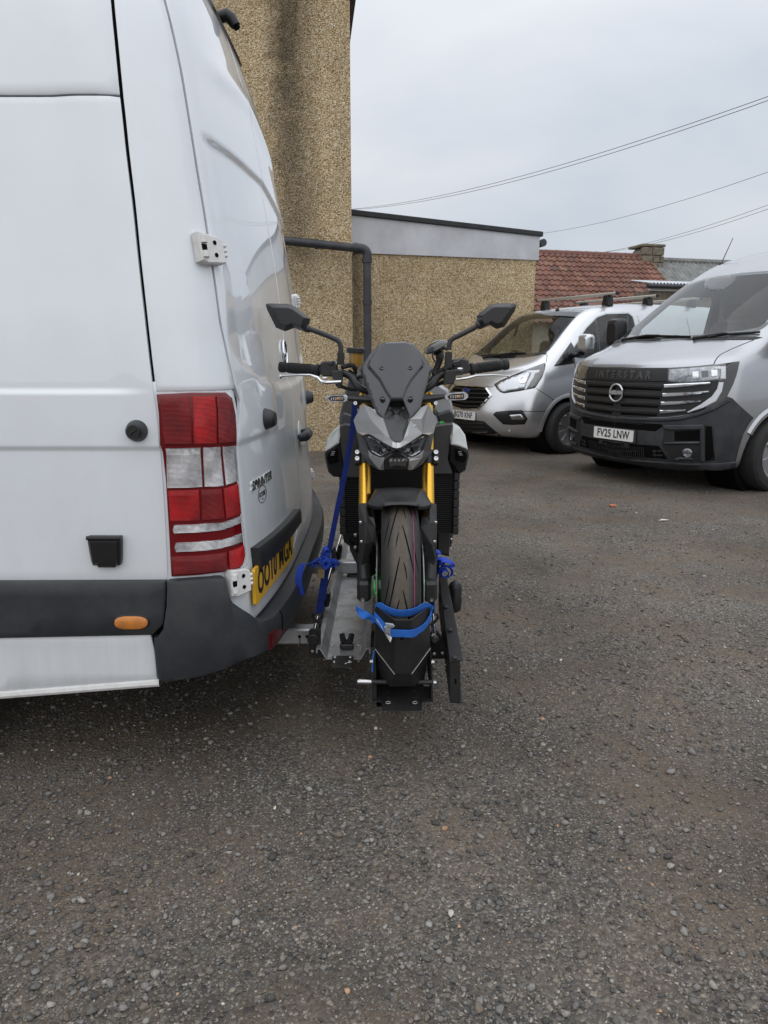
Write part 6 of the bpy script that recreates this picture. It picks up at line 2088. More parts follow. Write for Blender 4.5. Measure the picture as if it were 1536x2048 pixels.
# rear reflector, third brake light with camera
p0 = st[13]
pts = UZ([(490, 1286), (531, 1262), (531, 1290), (490, 1314)])
mb = MB()
def bmap(u, z):
    p = wsurf0(np.array(u), np.array(0.5)); n = wnorm(np.array(u), np.array(0.7))
    v_ = Vector(p) + Vector(n) * 0.050; v_.z = z
    return v_, Vector(n)
u1, u2 = st[13][0] - 0.05, st[13][0] + 0.10
patch(mb, [(u1, .385), (u2, .385), (u2, .435), (u1, .435)], bmap, 0.004, -0.01, 0.002, 0.03)
mb.build('reflector', mat('reflector_red', (0.10, 0.005, 0.006), 0.3, coat=0.5), bump, fix=False)
pb = [uz(444, 88), uz(492, 165)]
zbr = 2.425
mb = MB()
rows = []
for y in np.linspace(VC - 0.30, VC + 0.30, 13):
    row = []
    for zz, q in ((zbr + 0.030, 0.0), (zbr + 0.024, 0.010), (zbr - 0.024, 0.010), (zbr - 0.030, 0.0)):
        u = UC(zz) - (VC - y) if y <= VC else UC(zz) - (y - VC)
        p = Vector(wsurf0(np.array(u), np.array(zz))) + Vector(wnorm(np.array(u), np.array(zz))) * q
        if y > VC: p.y = 2 * VC - p.y
        row.append(p)
    rows.append(row)
mb.grid(rows); bl = mb.build('brake_light', M['gloss_black'], wvan)
p = Vector(wsurf0(np.array(UC(2.44)), np.array(2.44)))
mb = MB(); mb.tube([p + Vector((-.01, 0, 0.01)), p + Vector((0.03, 0, 0.02)), p + Vector((0.045, 0, 0.008)), p + Vector((0.060, 0, -0.016))], [0.020, 0.023, 0.022, 0.018], 14)
cm = mb.build('reversing_camera', M['black_plastic'], wvan)
mb = MB(); mb.lathe([(0.012, 0), (0.012, 0.010), (0.001, 0.012)], p + Vector((0.060, 0, -0.016)), (0.6, 0, -0.8), 14); mb.build('lens', M['void'], cm)

# ================================================================== MOTORCYCLE CARRIER behind the white van
z2 = Z(560, 960, 3.491)
def z2at(x, y, Y): return at(560 + x / 3.491, 960 + y / 3.491, Y)
M['steel_black'] = mat('steel_black', (0.014, 0.014, 0.015), 0.45, bump=0.15, bump_scale=500, var=0.15, dirt=(0.05, 0.047, 0.043), dirt_amt=0.25, dirt_scale=18)
M['raw_edge'] = mat('raw_edge', (0.45, 0.43, 0.40), 0.5, metal=0.5)
M['bolt'] = mat('bolt', (0.55, 0.55, 0.56), 0.3, metal=1.0)
carr = thing('motorcycle_carrier', 'black and silver motorcycle rack fixed behind the white van, with an empty silver channel', 'carrier', (0.0, 2.6, 0.0))
def hexbolt(mb, p, n, r=0.009, h=0.006):
    mb.lathe([(r * 1.5, 0), (r * 1.5, h * 0.25), (r, h * 0.3), (r, h), (r * 0.6, h * 1.1), (0.001, h * 1.1)], p, n, 6)
    return mb
# empty silver wheel channel
Y0, Y1 = 2.33, 3.85
sec = [(-0.238, 0.232), (-0.238, 0.250), (-0.222, 0.250), (-0.200, 0.212), (-0.084, 0.212), (-0.064, 0.250), (-0.048, 0.250), (-0.048, 0.230), (-0.052, 0.230), (-0.052, 0.246), (-0.061, 0.246), (-0.081, 0.208), (-0.203, 0.208), (-0.225, 0.246), (-0.234, 0.246), (-0.234, 0.232)]
mb = MB(); rows = []
for y in (Y0, Y0 + 0.004, 2.7, 3.1, 3.5, Y1): rows.append([Vector((x, y, z)) for x, z in sec])
mb.grid(rows, cu=True); n_ = len(sec)
ch = mb.build('channel', M['ali'], carr, sharp=25)
mb = MB()
for i in range(7):
    j = n_ - 1 - i
    a, b, c, d = sec[i], sec[i + 1], sec[j - 1], sec[j]
    mb.add([Vector((q[0], Y0, q[1])) for q in (a, b, c, d)], [(0, 1, 2, 3)])
mb.build('channel_end', M['ali'], ch, smooth=False)
for x_, y_ in ((-0.19, 2.45), (-0.095, 2.45), (-0.19, 2.75), (-0.10, 2.8), (-0.18, 3.1), (-0.10, 3.2)):
    mb = MB(); mb.lathe([(0.007, 0), (0.005, 0.003), (0.001, 0.004)], (x_, y_, 0.2125), (0, 0, 1), 10); mb.build('rivet', M['bolt'], ch)
mb = MB()
ol = [(-0.182, 2.345), (-0.108, 2.345), (-0.106, 2.262), (-0.112, 2.250), (-0.178, 2.250), (-0.184, 2.262)]
mb.prism([Vector((x, y, 0.2165)) for x, y in ol], (0, 0, -0.004), b=0.001)
ep = mb.build('end_plate', M['steel_black'], carr)
mb = MB(); mb.prism([Vector((x, 2.250, z)) for x, z in ((-0.165, 0.214), (-0.130, 0.214), (-0.130, 0.203), (-0.165, 0.203))], (0, 0.004, 0)); mb.build('lip', M['steel_black'], ep)
for x_, y_ in ((-0.172, 2.332), (-0.118, 2.332), (-0.172, 2.292), (-0.119, 2.295)):
    mb = MB(); mb.lathe([(0.007, 0), (0.005, 0.003), (0.001, 0.004)], (x_, y_, 0.217), (0, 0, 1), 10); mb.build('rivet', M['bolt'], ep)
mb = MB(); mb.prism([Vector((x, y, 0.2178)) for x, y in ((-0.136, 2.278), (-0.122, 2.289), (-0.110, 2.292), (-0.118, 2.284), (-0.128, 2.281), (-0.132, 2.272))], (0, 0, -0.001)); mb.build('label_scrap', M['plate_white'], ep)
kn = empty('clamp_knob', (0, 2.6, 0), parent=carr); ORIG[kn.name] = Vector((0, 2.6, 0)); kn.location = (0, 0, 0)
kp = Vector((-0.135, 2.42, 0.212))
mb = MB(); mb.lathe([(0.018, 0), (0.02, 0.006), (0.013, 0.012), (0.013, 0.03), (0.001, 0.032)], kp, (0, 0, 1), 14); mb.build('boss', M['black_plastic'], kn)
for sx in (-1, 1):
    mb = MB(); mb.tube([kp + Vector((0, 0, 0.02)), kp + Vector((sx * 0.013, -0.004, 0.032)), kp + Vector((sx * 0.018, 0.012, 0.050))], [0.010, 0.012, 0.010], 10); mb.build('lobe', M['black_plastic'], kn)
mb = MB(); mb.box(kp + Vector((0, -0.01, 0.012)), (0.05, 0.02, 0.02), b=0.004); mb.build('block', M['black_plastic'], kn)
# tow arms from under the van
for (y_, xa, xb) in ((2.44, -0.80, -0.236), (3.30, -0.80, -0.05)):
    am = empty('tow_arm', (0, 0, 0), parent=carr); ORIG[am.name] = Vector((0, 2.6, 0))
    mb = MB(); mb.box(((xa + xb) / 2, y_, 0.259), (xb - xa, 0.06, 0.060), b=0.006); mb.build('tube', M['zinc'], am)
    if y_ < 3:
        mb = MB()
        for x_ in (-0.305, -0.278):
            mb.lathe([(0.006, 0.0), (0.006, 0.001), (0.001, 0.001)], (x_, y_ - 0.0305, 0.262), (0, -1, 0), 12)
        mb.box((-0.304, y_ - 0.0305, 0.247), (0.003, 0.002, 0.03)); mb.build('slot', M['void'], am)
# pivot bracket at the arm's end
br = empty('pivot_bracket', (0, 0, 0), parent=carr); ORIG[br.name] = Vector((0, 2.6, 0))
ol = [z2at(200, 1055, 2.36), z2at(215, 1042, 2.36), z2at(285, 1042, 2.36), z2at(285, 1190, 2.36), z2at(300, 1240, 2.36), z2at(200, 1240, 2.36)]
mb = MB(); mb.prism(ol, (0, 0.008, 0), b=0.001); mb.build('plate', M['steel_black'], br)
c_ = z2at(232, 1105, 2.355)
mb = MB(); mb.lathe([(0.020, -0.01), (0.020, 0.012), (0.013, 0.014), (0.013, 0.024), (0.001, 0.024)], c_, (0, -1, 0), 18); mb.build('pivot', M['steel_black'], br)
mb = MB(); hexbolt(mb, z2at(226, 1196, 2.356), Vector((0, -1, 0)), 0.004, 0.004); mb.build('bolt', M['bolt'], br)
mb = MB(); mb.box((-0.02, 2.62, 0.165), (0.46, 0.06, 0.05)); mb.build('cross_beam', M['steel_black'], carr)
mb = MB(); mb.box((0.0, 3.30, 0.20), (0.36, 0.06, 0.05)); mb.build('cross_beam', M['steel_black'], carr)
# bright tie bar along the van side, with eye hooks and pads
tb = empty('tie_bar', (0, 0, 0), parent=carr); ORIG[tb.name] = Vector((0, 2.6, 0))
t0, t1 = z2at(235, 1080, 2.36), z2at(440, 330, 3.6)
mb = MB(); mb.tube([t0, z2at(262, 960, 2.52), z2at(340, 680, 2.95), t1], 0.0085, 12); mb.build('bar', M['chrome'], tb)
for (xx, yy, Y, s_) in ((330, 830, 2.72, 1.0), (413, 500, 3.25, 1.1)):
    mb = MB(); mb.tube([z2at(xx - 5, yy + 45 * s_, Y), z2at(xx, yy, Y), z2at(xx + 8, yy - 45 * s_, Y)], [0.020, 0.024, 0.018], 10, flat=0.6); mb.build('pad', M['black_plastic'], tb)
mb = MB()
mb.tube([Vector(z2at(a, b, 2.40)) for a, b in ((262, 1060), (280, 1010), (265, 985), (240, 970), (226, 945), (240, 930), (262, 945))], 0.005, 8)
mb.tube([Vector(z2at(a, b, 2.40)) for a, b in ((240, 995), (285, 970), (298, 950), (285, 932), (262, 940))], 0.005, 8); mb.build('hook', M['steel_black'], tb)
# rail under the bike's wheels
mb = MB(); sec2 = [(-0.028, 0.235), (-0.024, 0.235), (-0.018, 0.197), (0.112, 0.197), (0.120, 0.235), (0.125, 0.235), (0.117, 0.190), (-0.022, 0.190)]
mb.grid([[Vector((x, y, z)) for x, z in sec2] for y in (2.02, 2.6, 3.3, 4.0)], cu=True); mb.build('wheel_rail', M['steel_black'], carr, sharp=25)
# wheel chock: base, side plates, pivot rod, folded cradle
ck = empty('wheel_chock', (0, 0, 0), parent=carr); ORIG[ck.name] = Vector((0, 2.6, 0))
rowsb = [[z2at(715, 1600, 1.95), z2at(850, 1603, 1.95), z2at(990, 1600, 1.95)], [z2at(708, 1545, 1.985), z2at(850, 1548, 1.985), z2at(992, 1542, 1.985)], [z2at(725, 1440, 2.06), z2at(850, 1440, 2.06), z2at(985, 1440, 2.06)], [z2at(735, 1300, 2.22), z2at(850, 1300, 2.22), z2at(975, 1300, 2.22)]]
mb = MB(); mb.grid(rowsb); mb.grid([[p - UP * 0.005 for p in r_] for r_ in rowsb], flip=True)
mb.grid([rowsb[0], [p - UP * 0.005 for p in rowsb[0]]]); mb.build('base_plate', M['steel_black'], ck, sharp=20)
for (x_, y_, Y_) in ((755, 1560, 1.972), (942, 1560, 1.972)):
    c_ = z2at(x_, y_, Y_) + Vector((0, 0, 0.003))
    mb = MB(); mb.tube([c_ + Vector((0.007 * math.cos(t), 0.007 * math.sin(t), 0)) for t in np.linspace(0, 6.283, 17)[:-1]], 0.0012, 6, closed=True); mb.build('hole_rim', M['raw_edge'], ck)
for (x_, y_, Y_) in ((760, 1476, 2.03), (938, 1476, 2.03), (762, 1520, 2.0), (938, 1520, 2.0)):
    mb = MB(); mb.lathe([(0.005, 0), (0.0045, 0.0015), (0.001, 0.002)], z2at(x_, y_, Y_) + UP * 0.002, (0, 0, 1), 10); mb.build('rivet', M['steel_black'], ck)
mb = MB(); mb.prism([z2at(652, 1250, 1.99), z2at(668, 1190, 1.99), z2at(675, 1535, 1.99), z2at(640, 1535, 1.99)], (0, 0.20, 0), b=0)
mb.prism([z2at(640, 1535, 1.985), z2at(716, 1545, 1.975), z2at(720, 1440, 2.06), z2at(640, 1440, 2.06)], (0, 0, -0.005), b=0); mb.build('side_plate', M['steel_black'], ck)
mb = MB(); mb.prism([z2at(1048, 1190, 1.99), z2at(1062, 1250, 1.99), z2at(1068, 1540, 1.99), z2at(1056, 1535, 1.99)], (0, 0.20, 0), b=0)
mb.prism([z2at(990, 1545, 1.975), z2at(1068, 1540, 1.985), z2at(1066, 1440, 2.06), z2at(985, 1440, 2.06)], (0, 0, -0.005), b=0); mb.build('side_plate', M['steel_black'], ck)
pa, pb_ = z2at(640, 1410, 1.975), z2at(1085, 1412, 1.975)
mb = MB(); mb.tube([pa, pb_], 0.0075, 12); mb.build('pivot_rod', M['steel_black'], ck)
mb = MB(); ph = z2at(540, 1408, 1.975); mb.tube([ph, ph.lerp(pa, 0.1), ph.lerp(pa, 0.98)], [0.006, 0.0082, 0.0075], 12); mb.build('handle', M['bolt'], ck)
for p_ in ((1076, 1412, 1.97), (1062, 1270, 1.97), (643, 1266, 1.97)):
    mb = MB(); hexbolt(mb, z2at(*p_), Vector((1 if p_[0] > 800 else -1, -0.3, 0)), 0.006, 0.008); mb.build('bolt', M['bolt'], ck)
# cradle: folded sheet around the front of the tyre
YF, YS = 1.868, 1.985
L0, L1 = z2at(665, 878, YS), z2at(664, 1178, YS); C0, C1 = z2at(800, 977, YF), z2at(800, 1355, YF + 0.02)
D0, D1 = z2at(915, 977, YF), z2at(920, 1352, YF + 0.02); R0, R1 = z2at(1047, 880, YS), z2at(1048, 1176, YS)
B0, B1 = z2at(772, 1445, YF + 0.075), z2at(938, 1440, YF + 0.075)
BL, BR_ = z2at(700, 1395, YS + 0.03), z2at(1010, 1395, YS + 0.03)
T_ = Vector((0, 0.004, 0))
mb = MB()
def sheet(mb, a, b, c, d):
    n = (b - a).cross(d - a).normalized() * 0.004
    if n.y < 0: n = -n
    mb.add([a, b, c, d, a + n, b + n, c + n, d + n], [(0, 1, 2, 3), (7, 6, 5, 4), (0, 4, 5, 1), (1, 5, 6, 2), (2, 6, 7, 3), (3, 7, 4, 0)])
sheet(mb, L0, C0, C1, L1); sheet(mb, C0, D0, D1, C1); sheet(mb, D0, R0, R1, D1)
cr_ = mb.build('cradle', M['steel_black'], ck, smooth=False, bevel=0.0015)
mb = MB(); sheet(mb, C1 + T_ * .2, D1 + T_ * .2, B1, B0); sheet(mb, L1 + T_ * .3, C1 + T_ * .3, B0, BL); sheet(mb, D1 + T_ * .3, R1 + T_ * .3, BR_, B1)
mb.build('cradle_foot', M['steel_black'], ck, smooth=False, bevel=0.0015)
for a, b in ((L1, C1), (D1, R1)):
    mb = MB(); mb.tube([a - T_ * .35, b - T_ * .35], 0.0011, 6); mb.build('worn_edge', M['raw_edge'], cr_)
mb = MB(); mb.prism([z2at(838, 1104, 1.866), z2at(862, 1104, 1.866), z2at(860, 1116, 1.866), z2at(840, 1116, 1.866)], (0, .004, 0)); mb.build('slot', M['void'], cr_)
# outer black rail
rail = empty('outer_rail', (0, 0, 0), parent=carr); ORIG[rail.name] = Vector((0, 2.6, 0))
tn = [z2at(1185, 1260, 1.935), z2at(1280, 1250, 1.935)]; tfz = [Vector((0.222, 2.76, 0.388)), Vector((0.252, 2.72, 0.388))]
mb = MB(); mb.prism([tn[0], tn[1], tfz[1], tfz[0]], (0, 0, -0.005)); mb.build('top_flange', M['steel_black'], rail, bevel=0.0015)
nb = [z2at(1188, 1262, 1.937), z2at(1258, 1260, 1.937), z2at(1262, 1556, 1.937), z2at(1186, 1550, 1.937)]
mb = MB(); mb.prism(nb, (0, 0.005, 0)); mb.build('end_plate', M['steel_black'], rail, bevel=0.0012)
mb = MB(); mb.prism([tn[0] + Vector((0, 0.004, -0.005)), Vector((0.222, 2.76, 0.383)), Vector((0.222, 2.76, 0.262)), nb[3] + Vector((0, 0.004, 0))], (0.004, 0, 0)); mb.build('web', M['steel_black'], rail, bevel=0.0012)
mb = MB(); bz_ = nb[2].z; mb.prism([nb[3], z2at(1282, 1552, 1.945), Vector((0.255, 2.72, bz_)), Vector((0.222, 2.76, bz_))], (0, 0, -0.004)); mb.build('bottom_flange', M['steel_black'], rail, bevel=0.001)
mb = MB(); mb.prism([z2at(1218, 1388, 1.9365), z2at(1232, 1388, 1.9365), z2at(1233, 1424, 1.9365), z2at(1219, 1424, 1.9365)], (0, .003, 0)); mb.build('slot', M['void'], rail)
for (x_, y_) in ((1155, 887), (1186, 1047), (1217, 1241)):
    b = at(560 + x_ / 3.491, 960 + y_ / 3.491, 2.0); r_ = ray(560 + x_ / 3.491, 960 + y_ / 3.491); q = EYE + r_ * ((0.389 - CAM_H) / r_.z)
    mb = MB(); mb.lathe([(0.0095, 0), (0.0095, 0.002), (0.007, 0.005), (0.001, 0.0062)], q, (0, 0, 1), 14); mb.build('bolt', M['steel_black'], rail)
# clamp group between cradle and rail
cl = empty('clamp_bracket', (0, 0, 0), parent=carr); ORIG[cl.name] = Vector((0, 2.6, 0))
mb = MB(); mb.prism([z2at(1052, 1060, 2.16), z2at(1100, 1050, 2.16), z2at(1150, 1130, 2.16), z2at(1160, 1250, 2.16), z2at(1056, 1250, 2.16)], (0, 0.008, 0)); mb.build('plate', M['steel_black'], cl, bevel=0.0012)
mb = MB(); mb.tube([z2at(1075, 1085, 2.13), z2at(1062, 940, 2.3), z2at(1040, 760, 2.5)], 0.0075, 10); mb.build('bar', M['chrome'], cl)
mb = MB(); mb.lathe([(0.014, 0), (0.014, 0.02), (0.009, 0.022), (0.009, 0.03), (0.001, 0.03)], z2at(1078, 1105, 2.15), (0, -1, 0.2), 14); mb.build('pivot', M['steel_black'], cl)
mb = MB(); mb.tube([z2at(a, b, 2.15) for a, b in ((1098, 1060), (1118, 1090), (1115, 1120), (1090, 1130))], 0.005, 8)
mb.tube([z2at(a, b, 2.12) for a, b in ((1050, 1015), (1085, 985), (1105, 960), (1095, 935), (1075, 940))], 0.005, 8); mb.build('hook', M['steel_black'], cl)
for p_ in ((1135, 1207, 2.15), (1078, 1212, 2.15), (1150, 1290, 2.15)):
    mb = MB(); hexbolt(mb, z2at(*p_), Vector((0.2, -1, 0.1)), 0.0045, 0.010); mb.build('bolt', M['bolt'], cl)
# capped ball joint beyond the outer rail
mb = MB(); pcap = z2at(1222, 812, 2.60)
mb.tube([pcap + Vector((0, 0, -.062)), pcap + Vector((0, 0, -.052)), pcap + Vector((0, 0, -.01)), pcap + Vector((0, 0, 0)), pcap + Vector((0, 0, .035)), pcap + Vector((-0.004, 0, .052)), pcap + Vector((-0.006, 0, .060))], [.014, .024, .027, .024, .026, .020, .008], 16)
mb.box(pcap + Vector((-0.035, 0, -.01)), (0.05, 0.03, 0.03)); mb.build('rubber_cap', M['black_plastic'], carr)

# ================================================================== MOTORCYCLE
bike = thing('motorcycle', 'grey and black motorcycle with gold forks strapped upright on the rack', 'motorcycle', (0.048, 2.25, 0.2))
BO = Vector((0.048, 2.25, 0.2))
XB = 0.046
def bsub(name):
    e = empty(name, (0, 0, 0), parent=bike); ORIG[e.name] = BO
    return e
z6, z7, z1 = Z(660, 660, 5.12), Z(640, 900, 4.8), Z(500, 560, 2.743)
def p6_(x, y, Y): return at(660 + x / 5.12, 660 + y / 5.12, Y)
def p7_(x, y, Y): return at(640 + x / 4.8, 900 + y / 4.8, Y)
def p1_(x, y, Y): return at(500 + x / 2.743, 560 + y / 2.743, Y)
M['bike_grey'] = mat('bike_grey', (0.44, 0.435, 0.43), 0.34, metal=0.6, bump=0.02, bump_scale=900)
M['bike_dark'] = mat('bike_dark', (0.085, 0.085, 0.087), 0.42, metal=0.3, bump=0.02, bump_scale=900)
M['bike_white'] = mat('bike_white', (0.55, 0.57, 0.56), 0.3, coat=0.4)
M['bike_tank'] = mat('bike_tank', (0.36, 0.37, 0.39), 0.35, metal=0.5, coat=0.3)
M['bike_black'] = mat('bike_black', (0.026, 0.026, 0.027), 0.40, bump=0.06, bump_scale=700)
M['bike_void'] = mat('bike_void', (0.006, 0.006, 0.006), 0.7, spec=0.2)
M['smoke'] = mat('smoke', (0.022, 0.023, 0.027), 0.06, coat=0.25, coat_rough=0.02)
M['smoke_edge'] = mat('smoke_edge', (0.022, 0.023, 0.026), 0.10, coat=1.0, coat_rough=0.02)
M['gold'] = mat('gold', (0.82, 0.47, 0.07), 0.28, metal=1.0, rough_var=0.05)
M['green'] = mat('green', (0.03, 0.42, 0.06), 0.3, coat=0.6)
M['lever'] = mat('lever', (0.66, 0.66, 0.66), 0.2, metal=1.0)
M['clear'] = mat('clear', (0.62, 0.63, 0.66), 0.08, metal=0.4, coat=1.0, var=0.5, var_scale=60)
M['lamp_dark'] = mat('lamp_dark', (0.012, 0.012, 0.014), 0.06, coat=1.0)
M['bike_lens'] = glass('bike_lens', (0.9, 0.9, 0.92), refl=0.5, base=0.0)
M['fluid'] = mat('fluid', (0.30, 0.17, 0.03), 0.15, coat=0.8)
M['tread'] = mat('tread', (0.020, 0.020, 0.021), 0.62, var=0.2, var_scale=30, bump=0.15, bump_scale=300)
def dusty(m):
    nt = m.node_tree; b = nt.nodes['Principled BSDF']
    tc = nt.nodes.new('ShaderNodeTexCoord'); s_ = nt.nodes.new('ShaderNodeSeparateXYZ'); nt.links.new(tc.outputs['Object'], s_.inputs[0])
    ab = nt.nodes.new('ShaderNodeMath'); ab.operation = 'ABSOLUTE'; nt.links.new(s_.outputs[0], ab.inputs[0])
    mr = nt.nodes.new('ShaderNodeMapRange'); mr.inputs['From Min'].default_value, mr.inputs['From Max'].default_value = 0.018, 0.036
    mr.inputs['To Min'].default_value, mr.inputs['To Max'].default_value = 0.75, 0.06
    nt.links.new(ab.outputs[0], mr.inputs['Value'])
    n = nt.nodes.new('ShaderNodeTexNoise'); n.inputs['Scale'].default_value = 45; n.inputs['Detail'].default_value = 8; n.inputs['Roughness'].default_value = 0.75
    nt.links.new(tc.outputs['Object'], n.inputs['Vector'])
    mu = nt.nodes.new('ShaderNodeMath'); mu.operation = 'MULTIPLY'; nt.links.new(mr.outputs[0], mu.inputs[0]); nt.links.new(n.outputs['Fac'], mu.inputs[1])
    mu2 = nt.nodes.new('ShaderNodeMath'); mu2.operation = 'MULTIPLY'; mu2.use_clamp = True; nt.links.new(mu.outputs[0], mu2.inputs[0]); mu2.inputs[1].default_value = 1.5
    mx = nt.nodes.new('ShaderNodeMix'); mx.data_type = 'RGBA'
    src = b.inputs['Base Color'].links[0].from_socket
    nt.links.new(src, mx.inputs['A']); mx.inputs['B'].default_value = (0.115, 0.092, 0.068, 1); nt.links.new(mu2.outputs[0], mx.inputs['Factor'])
    nt.links.new(mx.outputs['Result'], b.inputs['Base Color'])
dusty(M['tread'])

# ---- wheels
AX = Vector((XB + 0.005, 2.25, 0.5))
def moto_wheel(name, c, hw, R0, rr, front=True):
    w = bsub(name)
    prof = []
    k = hw / 0.06
    half = [(0.0, R0), (0.012, R0 - .0008), (0.024, R0 - .0036), (0.035, R0 - .0088), (0.045, R0 - .017), (0.053, R0 - .029), (0.058, R0 - .041), (0.060, R0 - .052), (0.057, R0 - .066), (0.050, R0 - .078), (0.046, rr)]
    for x, r in half[::-1]: prof.append((r, -x * k))
    for x, r in half[1:]: prof.append((r, x * k))
    mb = MB(); mb.lathe(prof, Vector((0, 0, 0)), (1, 0, 0), 96)
    # keep tyre in its own frame so the dust band follows the tread centre
    me = bpy.data.meshes.new('tyre'); me.from_pydata([tuple(p) for p in mb.v], [], [f for f in mb.f if len(f) == 4]); me.materials.append(M['tread'])
    bm = bmesh.new(); bm.from_mesh(me); bmesh.ops.recalc_face_normals(bm, faces=bm.faces); bm.to_mesh(me); bm.free()
    me.polygons.foreach_set('use_smooth', [True] * len(me.polygons))
    o = bpy.data.objects.new('tyre', me); COL.objects.link(o); o.parent = w; o.location = c - BO; ORIG[o.name] = Vector((0, 0, 0))
    def rad(x):
        x = abs(x) / k
        return float(np.interp(x, [h[0] for h in half[:8]], [h[1] for h in half[:8]]))
    def tp(th, x, off):
        r = rad(x) + off
        return Vector((x, -r * math.cos(th), r * math.sin(th)))
    mb = MB()
    NP = 9
    def groove(pts, w0):
        rows = []
        P = [Vector((a, b, 0)) for a, b in pts]
        P = smooth_open(P, 5)
        L = len(P)
        for i, p in enumerate(P):
            wd = w0 * math.sin(math.pi * (0.06 + 0.9 * i / (L - 1))) ** 0.6
            rows.append([tp(p.x, p.y - wd, 0.0004), tp(p.x, p.y, 0.0005), tp(p.x, p.y + wd, 0.0004)])
        mb.grid(rows)
    for q in range(NP):
        a = 2 * math.pi * q / NP
        for s_, sh in ((1, 0.0), (-1, 0.33)):
            b = a + sh
            groove([(b + 0.30, s_ * 0.004 * k), (b + 0.18, s_ * 0.012 * k), (b - 0.05, s_ * 0.026 * k), (b - 0.30, s_ * 0.042 * k)], 0.0022)
            groove([(b + 0.10, s_ * 0.034 * k), (b - 0.05, s_ * 0.042 * k), (b - 0.22, s_ * 0.052 * k)], 0.0016)
            groove([(b - 0.12, s_ * 0.006 * k), (b - 0.20, s_ * 0.012 * k), (b - 0.30, s_ * 0.016 * k)], 0.0017)
    o2 = mb.build('tread_grooves', M['void'], o, fix=False); 
    if front:
        for x_, wd, m_ in ((0.0385, 0.0009, mat('pink_line', (0.34, 0.05, 0.13), 0.6)), (0.0, 0.0006, mat('mould_line', (0.12, 0.075, 0.03), 0.7))):
            mb = MB(); rows = [[tp(t, x_ - wd, 0.0006), tp(t, x_ + wd, 0.0006)] for t in np.linspace(0, 6.2832, 97)]
            mb.grid(rows); mb.build('marking_line', m_, o, fix=False)
    mb = MB(); mb.lathe([(rr + .012, -.046 * k), (rr - .004, -.042 * k), (rr - .012, -.02), (rr - .02, 0), (rr - .012, .02), (rr - .004, .042 * k), (rr + .012, .046 * k)], c, (1, 0, 0), 64)
    rim = mb.build('rim', M['bike_black'], w)
    for q in range(5):
        a = 2 * math.pi * q / 5 + 0.3
        for d_ in (-0.12, 0.12):
            d0, d1 = Vector((0, math.cos(a + d_ * 2.2), math.sin(a + d_ * 2.2))), Vector((0, math.cos(a + d_), math.sin(a + d_)))
            mb = MB(); mb.tube([c + d0 * 0.03, c + d1 * (rr - 0.01)], [0.013, 0.010], 8, flat=0.8); mb.build('spoke', M['bike_black'], w)
    mb = MB(); mb.lathe([(.014, -.085), (.03, -.08), (.034, -.04), (.03, 0), (.034, .04), (.03, .08), (.014, .085)], c, (1, 0, 0), 24); mb.build('hub', M['bike_black'], w)
    for s_ in ((-1, 1) if front else (1,)):
        mb = MB(); x_ = s_ * 0.073
        mb.lathe([(0.148, x_ - .0025), (0.150, x_), (0.148, x_ + .0025), (0.112, x_ + .0025), (0.110, x_), (0.112, x_ - .0025), (0.148, x_ - .0025)], c, (1, 0, 0), 56); mb.build('brake_disc', M['zinc'], w)
        mb = MB(); mb.lathe([(0.112, x_), (0.108, x_ + .003), (0.045, x_ + s_ * -.004), (0.042, x_ + s_ * -.006)], c, (1, 0, 0), 40); mb.build('disc_carrier', M['bike_black'], w)
        if front:
            mb = MB(); mb.lathe([(0.046, x_ - s_ * .018), (0.050, x_ - s_ * .012), (0.050, x_ + s_ * .002), (0.030, x_ + s_ * .006), (0.028, x_ + s_ * .012), (0.02, x_ + s_ * .012)], c, (1, 0, 0), 28); mb.build('wheel_spacer', M['green'], w)
            for q in range(6):
                a = 2 * math.pi * q / 6; mb = MB(); e = c + Vector((x_ + s_ * 0.002, 0.06 * math.cos(a), 0.06 * math.sin(a)))
                mb.lathe([(.007, 0), (.007, .004), (.001, .005)], e, (s_, 0, 0), 10); mb.build('disc_bolt', M['green'], w)
    return w
moto_wheel('front_wheel', AX, 0.060, 0.300, 0.216)
RX = Vector((XB + 0.005, 3.70, 0.515)); moto_wheel('rear_wheel', RX, 0.090, 0.315, 0.216, False)

